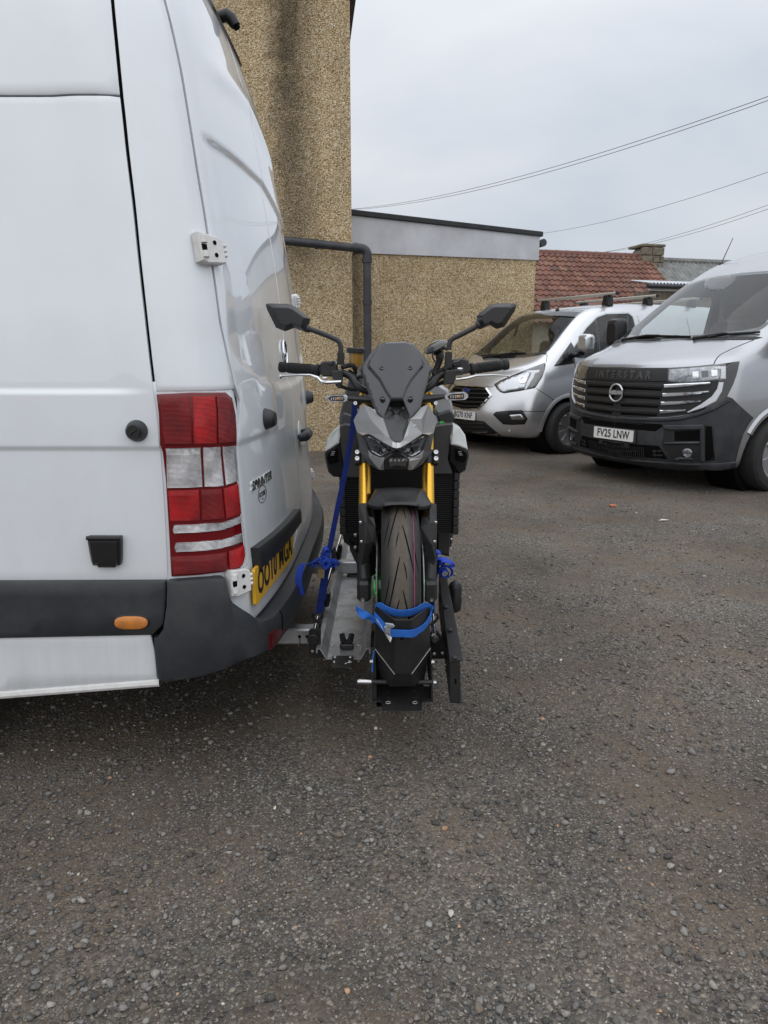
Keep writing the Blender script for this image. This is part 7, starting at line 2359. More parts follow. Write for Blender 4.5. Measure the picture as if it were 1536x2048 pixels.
# ---- fork
def fork_Y(z): return 2.272 + (z - 0.5) * 0.456
fk = bsub('fork')
XF = 0.5 * (at(730, 905, 2.45).x + at(856, 905, 2.45).x)
hx = at(856, 905, 2.45).x - XF
for s_ in (-1, 1):
    x_ = XF + s_ * hx
    def ax(z): return Vector((x_, fork_Y(z), z))
    mb = MB(); mb.tube([ax(0.70), ax(0.73), ax(1.12)], [0.0200, 0.0212, 0.0212], 24); mb.build('upper_tube', M['gold'], fk)
    mb = MB(); mb.tube([ax(0.72), ax(0.52)], 0.0165, 16); mb.build('stanchion', M['bike_black'], fk)
    mb = MB(); mb.tube([ax(0.60), ax(0.575), ax(0.50)], [0.0235, 0.026, 0.024], 16)
    e = ax(0.495)
    mb.box(Vector((x_, AX.y - 0.004, 0.495)), (0.046, 0.060, 0.070), b=0.010)
    mb.build('lower_leg', M['bike_black'], fk)
    mb = MB(); mb.lathe([(0.0065, 0), (0.0065, 0.004), (0.004, 0.004), (0.0035, 0.001), (0.001, 0.001)], Vector((x_ + s_ * 0.004, AX.y - 0.034, 0.470)), (0, -1, 0), 14); mb.build('pinch_bolt', M['bolt'], fk)
    # brake caliper behind the leg
    mb = MB(); mb.box(Vector((x_ - s_ * 0.008, AX.y + 0.115, 0.565)), (0.06, 0.06, 0.11), Matrix.Rotation(R(-35), 3, 'X'), b=0.012); mb.build('caliper', M['bike_black'], fk)
    # yoke clamps with bolts
    for zc_, nm in ((0.905, 'lower_clamp'),):
        c_ = ax(zc_); mb = MB()
        mb.tube([c_ - Vector((0, .456, 1)).normalized() * .024, c_ + Vector((0, .456, 1)).normalized() * .024], 0.028, 20)
        mb.box(c_ + Vector((-s_ * 0.035, 0.0, 0)), (0.07, 0.045, 0.042), Matrix.Rotation(R(-24.5), 3, 'X'))
        mb.box(c_ + Vector((s_ * 0.026, -0.012, 0)), (0.020, 0.036, 0.046), Matrix.Rotation(R(-24.5), 3, 'X')); cy = mb.build(nm, M['bike_black'], fk)
        for q in (-0.0115, 0.0115):
            mb = MB(); mb.lathe([(.0075, 0), (.0075, .007), (.0045, .007), (.004, .003), (.001, .003)], c_ + Vector((s_ * 0.026, -0.030, 0.012)) + Vector((0, .415, .91)) * q, (0, -.91, .415), 14); mb.build('clamp_bolt', M['bolt'], cy)
mb = MB(); mb.box(Vector((XF, fork_Y(0.905), 0.905)), (2 * hx, 0.06, 0.045), Matrix.Rotation(R(-24.5), 3, 'X')); mb.build('lower_yoke', M['bike_void'], fk)
mb = MB(); mb.box(Vector((XF, fork_Y(1.09) + .01, 1.09)), (2 * hx + .06, 0.06, 0.03), Matrix.Rotation(R(-24.5), 3, 'X')); mb.build('top_yoke', M['bike_black'], fk)

# ---- front mudguard and fork guards (half drawn, mirrored)
def poly_skin(parent, name, verts, faces, material, thick=0.004, mirror=True, xc=None, bevel=0.0012):
    """Faceted moulding: verts [(point)], faces; given real thickness away from the viewer, near half mirrored."""
    mb = MB()
    n = len(verts)
    vv = list(verts) + [p + Vector((0, thick, 0)) for p in verts]
    cnt = {}
    for f in faces:
        for i in range(len(f)): cnt[(f[i], f[(i + 1) % len(f)])] = 1
    ff = [list(f) for f in faces] + [[i + n for i in f[::-1]] for f in faces]
    for (a, b) in cnt:
        if (b, a) not in cnt: ff.append([b, a, a + n, b + n])
    mb.add(vv, ff)
    o = mb.build(name, material, parent, smooth=False, bevel=bevel)
    if mirror:
        m2 = MB(); m2.add([Vector((2 * (xc if xc is not None else XB) - p.x, p.y, p.z)) for p in vv], [f[::-1] for f in ff])
        m2.build(name, material, parent, smooth=False, bevel=bevel)
    return o
def cyl_at(px, py, r):
    """Sight line met with a cylinder of radius r about the front axle."""
    d = ray(px, py); oy, oz = -AX.y, CAM_H - AX.z
    a = d.y * d.y + d.z * d.z; b = 2 * (oy * d.y + oz * d.z); c = oy * oy + oz * oz - r * r
    q = b * b - 4 * a * c
    if q < 0: t = -b / (2 * a)
    else: t = (-b - math.sqrt(q)) / (2 * a)
    return EYE + d * t
mg = bsub('front_mudguard')
rows = []
th0, th1 = R(69), R(158)
for k in range(25):
    f = k / 24
    th = th0 + (th1 - th0) * f
    wc = float(np.interp(f, [0, .10, .30, .45, 1], [.050, .058, .080, .082, .070]))
    wo_ = float(np.interp(f, [0, .05, .14, .26, .45, 1], [.056, .074, .098, .105, .092, .080]))
    ro_ = float(np.interp(f, [0, .06, .25, 1], [.318, .300, .284, .290]))
    rc_ = 0.327 + 0.012 * f
    row = []
    for (x, r, dth) in ((0.0, rc_ + .002, 0), (wc * .5, rc_ + .001, 0), (wc * .93, rc_ - .002, 0), (wc, rc_ - .004, 0), (wc * .5 + wo_ * .5, (rc_ + ro_) / 2 - .001, 0.01), (wo_, ro_, 0.02), (wo_ - .002, ro_ - .012, 0.02)):
        tt = th + dth
        row.append((x, -r * math.cos(tt), r * math.sin(tt)))
    rows.append(row)
full = [[AX + Vector((-x, y, z)) for x, y, z in r_[::-1]] + [AX + Vector((x, y, z)) for x, y, z in r_[1:]] for r_ in rows]
mb = MB(); mb.grid(full)
o = mb.build('blade', M['bike_black'], mg, sharp=14)
sd_ = o.modifiers.new('t', 'SOLIDIFY'); sd_.thickness = 0.003; sd_.offset = -1
# fork guards
gv = [p7_(375, 520, 2.275), p7_(440, 560, 2.255), p7_(455, 512, 2.28), p7_(470, 640, 2.235), p7_(520, 650, 2.23), p7_(535, 740, 2.215), p7_(440, 700, 2.215), p7_(510, 880, 2.21), p7_(480, 985, 2.215), p7_(455, 1072, 2.22), p7_(400, 1110, 2.215), p7_(385, 1060, 2.215), p7_(373, 900, 2.225), p7_(372, 700, 2.245), p7_(430, 900, 2.20)]
gf = [(0, 13, 6, 1), (0, 1, 2), (1, 6, 3), (2, 1, 3), (3, 6, 5, 4), (6, 13, 12, 14), (6, 14, 7, 5), (14, 8, 7), (14, 12, 11), (14, 11, 10, 9), (14, 9, 8)]
gd = poly_skin(mg, 'fork_guard', gv, gf, M['bike_black'], 0.012, xc=AX.x - 0.006)
for (x_, y_) in ((388, 695), (397, 880)):
    p = p7_(x_, y_, 2.216); mb = MB(); mb.box(p, (0.010, 0.008, 0.009), b=0.002); mb.mirror(AX.x - 0.006); mb.build('guard_clip', M['bolt'], gd)

# ---- headlight cowl
cw = bsub('headlight_cowl')
XC6 = 683.0
cv = [p6_(333, 757, 2.35), p6_(240, 925, 2.42), p6_(262, 1005, 2.40), p6_(278, 1052, 2.37), p6_(330, 1072, 2.305), p6_(405, 1066, 2.262), p6_(540, 1150, 2.185), p6_(640, 1205, 2.135), p6_(XC6, 1214, 2.125),
      p6_(XC6, 1143, 2.150), p6_(640, 1133, 2.155), p6_(618, 1108, 2.165), p6_(545, 905, 2.225), p6_(478, 855, 2.262), p6_(425, 800, 2.30), p6_(412, 905, 2.262), p6_(560, 1075, 2.185)]
cf = [(0, 1, 2, 3, 4, 5, 15), (0, 15, 13, 14), (15, 12, 13), (15, 5, 16, 12), (5, 6, 16), (16, 6, 7, 10, 11), (12, 16, 11), (7, 8, 9, 10)]
xcw = p6_(XC6, 1214, 2.125).x
def centred(v, idx):
    for i in idx: v[i].x = xcw
centred(cv, (8, 9))
poly_skin(cw, 'upper_cowl', cv, cf, M['bike_grey'], 0.012, xc=xcw, bevel=0.0025)
# dark cheeks and grey chin blades
ck_v = [p6_(272, 1056, 2.40), p6_(330, 1080, 2.33), p6_(395, 1232, 2.30), p6_(405, 1312, 2.285), p6_(495, 1432, 2.262), p6_(395, 1372, 2.31), p6_(312, 1258, 2.36)]
poly_skin(cw, 'cheek', ck_v, [(0, 6, 2, 1), (6, 3, 2), (6, 5, 3), (5, 4, 3)], M['bike_dark'], 0.02, xc=xcw)
bl_v = [p6_(388, 1228, 2.285), p6_(440, 1280, 2.255), p6_(520, 1312, 2.222), p6_(558, 1300, 2.20), p6_(552, 1345, 2.20), p6_(556, 1436, 2.235), p6_(505, 1434, 2.25), p6_(404, 1312, 2.275)]
poly_skin(cw, 'chin_blade', bl_v, [(0, 7, 2, 1), (7, 6, 5, 4, 2), (2, 4, 3)], M['bike_grey'], 0.012, xc=xcw, bevel=0.002)
# headlights
hv = [(332, 1080), (405, 1072), (540, 1154), (640, 1208), (664, 1220), (640, 1244), (585, 1262), (520, 1308), (440, 1278), (392, 1222)]
hY = [2.318, 2.278, 2.200, 2.152, 2.150, 2.175, 2.20, 2.235, 2.27, 2.292]
hp = [p6_(a, b, y) for (a, b), y in zip(hv, hY)]
for s_ in (0, 1):
    hl = empty('headlight', (0, 0, 0), parent=cw); ORIG[hl.name] = BO
    hl2 = 'bowl'
    def put(mb, nm, m_, **k):
        if s_:
            for p in mb.v: p.x = 2 * xcw - p.x
        return mb.build(nm, m_, cw, **k)
    bpy.data.objects.remove(hl)
    mb = MB(); c_ = sum(hp, Vector()) / len(hp)
    mb.add([p + Vector((0, 0.006, 0)) for p in hp] + [c_ + Vector((0, .05, 0))], [(i, (i + 1) % 10, 10) for i in range(10)])
    h_o = put(mb, 'headlight', M['lamp_dark'], smooth=False)
    def putc(mb, nm, m_, **k):
        if s_:
            for p in mb.v: p.x = 2 * xcw - p.x
            mb.f = [f[::-1] for f in mb.f]
        return mb.build(nm, m_, h_o, **k)
    mb = MB(); mb.tube([p + Vector((0, -0.001, 0)) for p in hp], 0.0026, 6, closed=True); putc(mb, 'bezel', M['bike_black'])
    # reflector facets and light strips
    for poly, y_ in (([(420, 1110), (500, 1150), (480, 1175), (425, 1150)], 2.255), ([(512, 1158), (580, 1196), (560, 1215), (495, 1180)], 2.225), ([(440, 1190), (510, 1200), (500, 1240), (455, 1235)], 2.262), ([(530, 1215), (575, 1200), (580, 1250), (545, 1255)], 2.235)):
        mb = MB(); mb.prism([p6_(a, b, y_) for a, b in poly], (0, 0.012, 0), b=0.002); putc(mb, 'reflector', M['lever'] if y_ == 2.235 else M['trim'], smooth=False)
    for ln in ([(430, 1240), (520, 1290), (572, 1258), (565, 1215)], [(395, 1095), (470, 1130), (560, 1185), (620, 1220)]):
        mb = MB(); mb.tube([p6_(a, b, 2.232 if a > 500 else 2.262) for a, b in ln], 0.0016, 6); putc(mb, 'light_strip', M['clear'])
    mb = MB(); mb.add([p + Vector((0, -0.001, 0)) for p in hp] + [c_ + Vector((0, -0.010, 0.003))], [((i + 1) % 10, i, 10) for i in range(10)]); putc(mb, 'lens', M['bike_lens'], sharp=60, fix=False)
# chin lamp
hx_o = [(683, 1226), (598, 1285), (556, 1326), (566, 1434), (800, 1434), (812, 1330), (770, 1285)]
mb = MB(); mb.prism([p6_(a, b, 2.178 + max(0, (b - 1300)) * 0.0002) for a, b in hx_o], (0, 0.06, 0), b=0.004); chn = mb.build('chin_lamp', M['bike_black'], cw)
ln_o = [(600, 1335), (632, 1306), (745, 1306), (795, 1335), (772, 1398), (690, 1390), (618, 1400)]
mb = MB(); mb.prism([p6_(a, b, 2.172) for a, b in ln_o], (0, 0.012, 0), b=0.003); mb.build('bowl', M['lamp_dark'], chn)
for a in (625, 665, 705, 745):
    mb = MB(); mb.prism([p6_(a - 14, 1322, 2.1705), p6_(a + 14, 1318, 2.1705), p6_(a + 17, 1345, 2.1705), p6_(a - 10, 1352, 2.1705)], (0, 0.004, 0), b=0.0015); mb.build('reflector', M['lever'], chn)
mb = MB(); mb.add([p6_(a, b, 2.1690) for a, b in ln_o], [list(range(7))]); mb.build('lens', M['lamp_glass'], chn, smooth=False)
# nose insert with its stepped scoop
ns = [(612, 742), (630, 722), (745, 722), (765, 742), (828, 905), (748, 1132), (720, 1143), (660, 1143), (618, 1108), (543, 905)]
nY = [2.30, 2.305, 2.305, 2.30, 2.222, 2.153, 2.146, 2.146, 2.155, 2.222]
nv = [p6_(a, b, y) for (a, b), y in zip(ns, nY)] + [p6_(612, 930, 2.235), p6_(765, 930, 2.235), p6_(655, 852, 2.262), p6_(705, 852, 2.262), p6_(635, 765, 2.315), p6_(735, 765, 2.315)]
poly_skin(cw, 'nose_insert', nv, [(0, 14, 12, 10, 9), (3, 4, 11, 13, 15), (1, 2, 15, 14), (0, 1, 14), (2, 3, 15), (14, 15, 13, 12), (12, 13, 11, 10), (10, 11, 4, 5, 6, 7, 8, 9)], M['bike_black'], 0.01, mirror=False, bevel=0.0025)
for ln in ([(612, 800), (655, 852), (705, 852), (750, 800)], [(600, 950), (655, 880), (705, 880), (762, 945)]):
    mb = MB(); mb.tube([p6_(a, b, 2.232 + (0.028 if b < 900 and 640 < a < 720 else 0.0)) for a, b in ln], 0.0032, 8); mb.build('nose_rib', M['bike_black'], cw)
# wind deflector
wo = [(500, 146), (560, 128), (790, 122), (858, 150), (960, 262), (1044, 396), (1012, 500), (962, 640), (938, 742), (922, 802), (826, 906), (752, 724), (616, 724), (546, 906), (482, 852), (440, 760), (398, 640), (350, 510), (300, 392), (396, 262)]
wi = [(503, 160), (560, 140), (780, 134), (835, 152), (902, 240), (972, 352), (958, 392), (842, 530), (790, 620), (752, 724), (616, 724), (560, 640), (500, 530), (385, 400), (376, 370), (395, 320)]
wi_px, wo_px = z6(wi), z6(wo)
_wi = [tuple(p) for p in wi_px]
def wind_map(px, py):
    f = (py - 684) / (837 - 684)
    dx = (px - (660 + 678 / 5.12)) * 0.0017
    Y = 2.44 - 0.215 * f + 1.5 * dx * dx + 0.02 * (1 - f) ** 2
    p = at(px, py, Y)
    return p, Vector((-3.0 * dx * -1 * -1, -0.62, 0.55)).normalized()
def wind_disp(px, py):
    P = np.array([[px, py]])
    ins = inside2(P, _wi)[0]; d = dist2(P, _wi)[0]
    return 0.007 * float(ss(0, 3.5, d)) if ins else 0.0
_wo = wi_px if area2(wi_px) > 0 else wi_px[::-1]
exw = []
for q in (-2.0, -0.6, 0.3, 1.2, 2.1, 3.0, 4.2): exw += resample(inset2(resample(_wo, 4), q), 1.8)
mb = MB(); patch(mb, wo_px, wind_map, 0.003, -0.003, 0.002, 6.0, exw, unit=0.0017, disp=wind_disp)
wd = mb.build('wind_deflector', M['smoke'], bike, sharp=50, fix=False)
for (a, b) in ((527, 412), (822, 410), (533, 718), (828, 717)):
    p, n = wind_map(660 + a / 5.12, 660 + b / 5.12)
    mb = MB(); mb.lathe([(.0085, 0.004), (.0085, .0115), (.0065, .0135), (.004, .0125), (.0035, .010), (.001, .010)], p, n, 16); mb.build('screw', M['gloss_black'], wd)

# ---- indicators
for s_ in (-1, 1):
    ind = bsub('indicator')
    X6 = 683
    if s_ < 0: lo_, st0, st1 = [(410, 650), (426, 632), (520, 628), (538, 640), (538, 660), (520, 669), (426, 668)], (540, 650), (640, 655)
    else: lo_, st0, st1 = [(1062, 640), (1080, 622), (1180, 615), (1198, 630), (1196, 645), (1180, 658), (1075, 660)], (1062, 640), (960, 652)
    pts = [p1_(a, b, 2.42) for a, b in lo_]
    mb = MB(); mb.prism([p + Vector((0, 0.006, 0)) for p in pts], (0, 0.03, 0), b=0.003); mb.build('housing', M['bike_black'], ind)
    mb = MB(); mb.prism([p + Vector((0, -0.001, 0)) for p in pts], (0, 0.006, 0), b=0.002); lz = mb.build('lens', M['clear'], ind)
    c_ = sum(pts, Vector()) / len(pts)
    cc = [c_ + (p - c_) * 0.72 + Vector((0, -0.0018, 0)) for p in pts]
    mb = MB(); mb.prism(cc, (0, 0.002, 0)); mb.build('reflector', M['lamp_dark'], ind)
    for q in np.linspace(-0.55, 0.55, 7):
        x_ = (pts[3] - pts[0]) * (q * 0.5)
        if abs(q) < 0.1: continue
        mb = MB(); mb.box(c_ + x_ + Vector((0, -0.003, 0)), (0.004, 0.002, 0.010)); mb.build('facet', M['lever'], ind)
    mb = MB(); mb.lathe([(0.005, 0), (0.005, 0.004), (0.001, 0.006)], c_ + Vector((0, -0.002, 0)), (0, -1, 0), 10); mb.build('bulb', mat('bulb%d' % s_, (0.55, 0.28, 0.12), 0.3), ind)
    a, b = p1_(*st0, 2.425), p1_(*st1, 2.42)
    mb = MB(); mb.tube([a + (a - b) * 0.05, a.lerp(b, 0.25), a.lerp(b, 0.6), b, b + (b - a) * 0.6], [0.009, 0.012, 0.014, 0.020, 0.024], 8, flat=0.8); mb.build('stalk', M['bike_black'], ind)
    e = p1_(578 if s_ < 0 else 1018, 677, 2.40); mb = MB(); mb.lathe([(.006, 0), (.006, .008), (.003, .008), (.001, .006)], e, (0, -1, 0.2), 12); mb.build('bolt', M['bolt'], ind)

# ---- handlebar and controls
hb = bsub('handlebar')
YH = 2.50
L_in, L_out, R_in, R_out = p1_(385, 496, YH - .01), p1_(163, 477, YH + .02), p1_(1205, 490, YH - .01), p1_(1414, 463, YH + .02)
ctr = 0.5 * (L_in.x + R_in.x)
bar = [L_out, L_in, p1_(470, 505, YH - .015), p1_(545, 525, YH - .03), p1_(600, 590, YH - .05), Vector((ctr - 0.055, YH - .04, 1.125)), Vector((ctr + 0.055, YH - .04, 1.125)), p1_(985, 585, YH - .05), p1_(1040, 525, YH - .03), p1_(1115, 503, YH - .015), R_in, R_out]
mb = MB(); mb.tube(smooth_open(bar, 5), 0.0125, 14); mb.build('bar', M['bike_black'], hb)
for (a, b) in ((L_out, L_in), (R_out, R_in)):
    g_ = empty('grip', (0, 0, 0), parent=hb); bpy.data.objects.remove(g_)
    mb = MB(); d_ = (b - a)
    prof = [(.0175, 0), (.0185, .006), (.0185, .016), (.0160, .018), (.0160, .024), (.0170, .026)]
    L_ = d_.length
    prof += [(.0166 + .0010 * math.sin(q * 1.4), .03 + (L_ - .05) * q / 40) for q in range(41)] + [(.0205, L_ - .012), (.0205, L_ - .004), (.014, L_)]
    mb.lathe([(0.008, 0)] + prof, a, d_, 22); gp_ = mb.build('grip', M['rubber'], hb, sharp=50)
    mb = MB(); x_, y_, dd_ = frame_of(d_)
    for q in range(9):                                # moulded chevrons
        h_ = .032 + (L_ - .06) * q / 9
        for k in range(3):
            ph = 2 * math.pi * k / 3 + 0.3
            pts = []
            for t in np.linspace(0, 1, 7):
                an = ph + t * 1.6; hh_ = h_ + 0.012 * abs(t - .5) * 2
                pts.append(a + dd_ * hh_ + x_ * (.0176 * math.cos(an)) + y_ * (.0176 * math.sin(an)))
            mb.tube(pts, 0.0011, 5)
    mb.build('grip_pattern', M['rubber'], gp_)
# switch boxes
def p1poly(mb, pts, Y, depth, b=0.003): mb.prism([p1_(a, b_, Y) for a, b_ in pts], (0, depth, 0), b=b)
mb = MB(); p1poly(mb, [(384, 462), (400, 447), (455, 445), (478, 462), (480, 512), (470, 530), (400, 530), (386, 512)], YH - .035, .05, .005); sb = mb.build('switch_box', M['bike_black'], hb)
mb = MB(); p1poly(mb, [(425, 455), (455, 440), (470, 448), (440, 470)], YH - .045, .012); mb.build('switch', M['trim'], sb)
mb = MB(); p1poly(mb, [(1108, 437), (1165, 428), (1200, 440), (1206, 505), (1185, 515), (1120, 505)], YH - .035, .05, .005); sb = mb.build('switch_box', M['bike_black'], hb)
mb = MB(); p1poly(mb, [(1112, 448), (1150, 440), (1158, 470), (1118, 478)], YH - .042, .012); mb.build('switch', M['gloss_black'], sb)
# levers
lv = bsub('brake_lever')
pth = [(163, 530), (178, 527), (250, 521), (330, 522), (372, 535), (390, 556), (420, 562), (500, 558)]
rad_ = [.0072, .0048, .0050, .0058, .0070, .0085, .0090, .0075]
mb = MB(); mb.tube([p1_(a, b, YH - .075 + (.03 * (400 - a) / 240 if a < 400 else 0)) for a, b in pth], rad_, 12, flat=0.75)
c_ = p1_(165, 530, YH - .045); mb.lathe([(.001, -.008), (.006, -.005), (.0082, 0), (.006, .005), (.001, .008)], c_, (1, 0, 0), 14); mb.build('blade', M['lever'], lv)
mb = MB(); p1poly(mb, [(448, 500), (500, 495), (508, 520), (505, 580), (490, 598), (470, 580), (455, 545)], YH - .06, .04, .003); mb.build('perch', M['bike_black'], lv)
mb = MB(); mb.lathe([(.009, 0), (.009, .004), (.005, .005), (.001, .005)], p1_(410, 540, YH - .085), (0, -.4, 1), 14); mb.build('pivot_screw', M['bolt'], lv)
lv2 = bsub('clutch_lever')
pth = [(1420, 530), (1408, 524), (1330, 521), (1245, 524), (1190, 538), (1130, 545)]
mb = MB(); mb.tube([p1_(a, b, YH - .075 + (.03 * (a - 1180) / 240 if a > 1180 else 0)) for a, b in pth], [.0065, .0046, .0050, .0062, .0085, .0085], 12, flat=0.6); mb.build('blade', M['lever'], lv2)
mb = MB(); p1poly(mb, [(1072, 500), (1130, 490), (1175, 500), (1170, 520), (1130, 525), (1120, 570), (1060, 575), (1065, 530)], YH - .06, .04, .003); mb.build('perch', M['bike_black'], lv2)
mb = MB(); mb.lathe([(.010, 0), (.010, .004), (.006, .006), (.001, .006)], p1_(1152, 490, YH - .07), (0, -.3, 1), 16); mb.build('pivot_screw', M['bolt'], lv2)
# fluid reservoir
rs = bsub('brake_reservoir')
cR = p1_(578, 470, YH + .0); cT = p1_(580, 402, YH + .0)
mb = MB(); mb.tube([cR, cT], [.024, .026], 22); mb.build('cup', M['fluid'], rs)
mb = MB(); q = (cT - cR).normalized(); mb.lathe([(.030, 0), (.031, .004), (.031, .016), (.027, .019), (.001, .019)], cT, q, 24)
for k in range(12):
    a = 2 * math.pi * k / 12; x_, y_, d_ = frame_of(q); mb.box(cT + d_ * .010 + x_ * (.031 * math.cos(a)) + y_ * (.031 * math.sin(a)), (.003, .003, .014))
mb.build('lid', M['bike_black'], rs)
mb = MB(); mb.tube([cR - UP * .004, cR - UP * .03, p1_(540, 500, YH - .01)], .008, 8); mb.build('hose', M['rubber'], rs)
# mirrors
for s_ in (-1, 1):
    mr = bsub('mirror')
    if s_ < 0:
        ol = [(85, 133), (100, 128), (208, 131), (240, 143), (331, 213), (326, 226), (322, 240), (308, 286), (240, 262), (190, 281), (142, 262), (92, 160)]
        rid = [(215, 195), (305, 250)]
        arm = [(312, 266), (370, 284), (440, 312), (484, 335), (497, 365), (498, 400)]; slv = [(499, 396), (498, 465)]
    else:
        ol = [(1465, 137), (1448, 126), (1338, 128), (1316, 136), (1243, 198), (1250, 208), (1242, 228), (1262, 272), (1318, 246), (1356, 268), (1396, 256), (1452, 172)]
        rid = [(1345, 190), (1262, 240)]
        arm = [(1258, 244), (1215, 270), (1150, 303), (1108, 325), (1094, 350), (1092, 385)]; slv = [(1090, 394), (1086, 480)]
    YM = 2.38
    P = [p1_(a, b, YM + .035) for a, b in ol]
    cx = sum((p1_(a, b, YM) for a, b in ol), Vector()) / len(ol)
    n_ = len(P)
    F1 = [p1_(a + (rid[0][0] - a) * .30, b + (rid[0][1] - b) * .34, YM + .008) for a, b in ol]
    F0 = [p1_(rid[0][0], rid[0][1], YM), p1_(rid[1][0], rid[1][1], YM + .006)]
    mb = MB(); ff = []
    for i in range(n_): ff.append((i, (i + 1) % n_, n_ + (i + 1) % n_, n_ + i))
    ff.append(tuple(n_ + i for i in range(n_)))
    back = [p + Vector((0, .016, 0)) for p in P]
    for i in range(n_): ff.append((2 * n_ + i, 2 * n_ + (i + 1) % n_, (i + 1) % n_, i))
    mb.add(P + F1 + back, ff)
    mb.build('housing', M['bike_black'], mr, sharp=28, bevel=0.002)
    mb = MB(); mb.add(back, [tuple(range(n_))]); mb.build('mirror_glass', M['mirror_chrome'], mr, smooth=False)
    ar = [p1_(a, b, YM + .012) for a, b in arm]
    mb = MB(); mb.tube(smooth_open(ar, 5), [.0125] * 2 + [.0085] * (len(smooth_open(ar, 5)) - 2), 12); mb.build('arm', M['bike_black'], mr)
    sl = [p1_(a, b, YM + .012) for a, b in slv]
    mb = MB(); mb.tube([sl[0], sl[0].lerp(sl[1], .08), sl[1]], [.0100, .0120, .0125], 14); mb.build('boot', M['rubber'], mr)
# cables and hoses
for pts, r_ in (([(505, 480), (535, 470), (565, 470), (575, 490)], .008), ([(480, 500), (540, 510), (575, 530), (600, 580), (650, 600)], .006), ([(590, 600), (585, 560), (600, 530), (640, 540)], .005), ([(500, 585), (560, 600), (640, 598)], .006),
                ([(1060, 530), (1015, 525), (985, 555), (960, 590)], .006), ([(1060, 560), (1020, 575), (970, 580)], .007), ([(1110, 470), (1080, 490), (1040, 500), (1000, 540)], .007), ([(1070, 485), (1040, 505), (1005, 520)], .009)):
    mb = MB(); mb.tube(smooth_open([p1_(a, b, YH - .03 + .01 * (i % 2)) for i, (a, b) in enumerate(pts)], 5), r_, 8); mb.build('cable', M['rubber'], bike)
# instrument panel behind the deflector
mb = MB(); mb.box((ctr, 2.53, 1.12), (0.16, 0.03, 0.11), Matrix.Rotation(R(-50), 3, 'X'), b=.008); mb.build('instrument_panel', M['gloss_black'], bike)

# ---- tank, side wings, radiator, engine
tk = [(0.0, 2.74, 1.06), (0.10, 2.74, 1.04), (0.16, 2.78, 1.00)]
rows = []
for (y, w, zt, zb_) in ((2.70, .10, 1.02, .90), (2.78, .165, 1.08, .88), (2.95, .180, 1.12, .88), (3.10, .150, 1.10, .88), (3.22, .10, 1.04, .90)):
    rows.append([Vector((XB + w * math.copysign(abs(math.cos(t)) ** .7, math.cos(t)), y, 0.5 * (zt + zb_) + 0.5 * (zt - zb_) * math.copysign(abs(math.sin(t)) ** .8, math.sin(t)))) for t in np.linspace(0, 2 * math.pi, 33)[:-1]])
mb = MB(); mb.grid(rows, cu=True); mb.add(rows[0], [list(range(32))]); mb.add(rows[-1], [list(range(32))]); mb.build('fuel_tank', M['bike_tank'], bike, sharp=60)
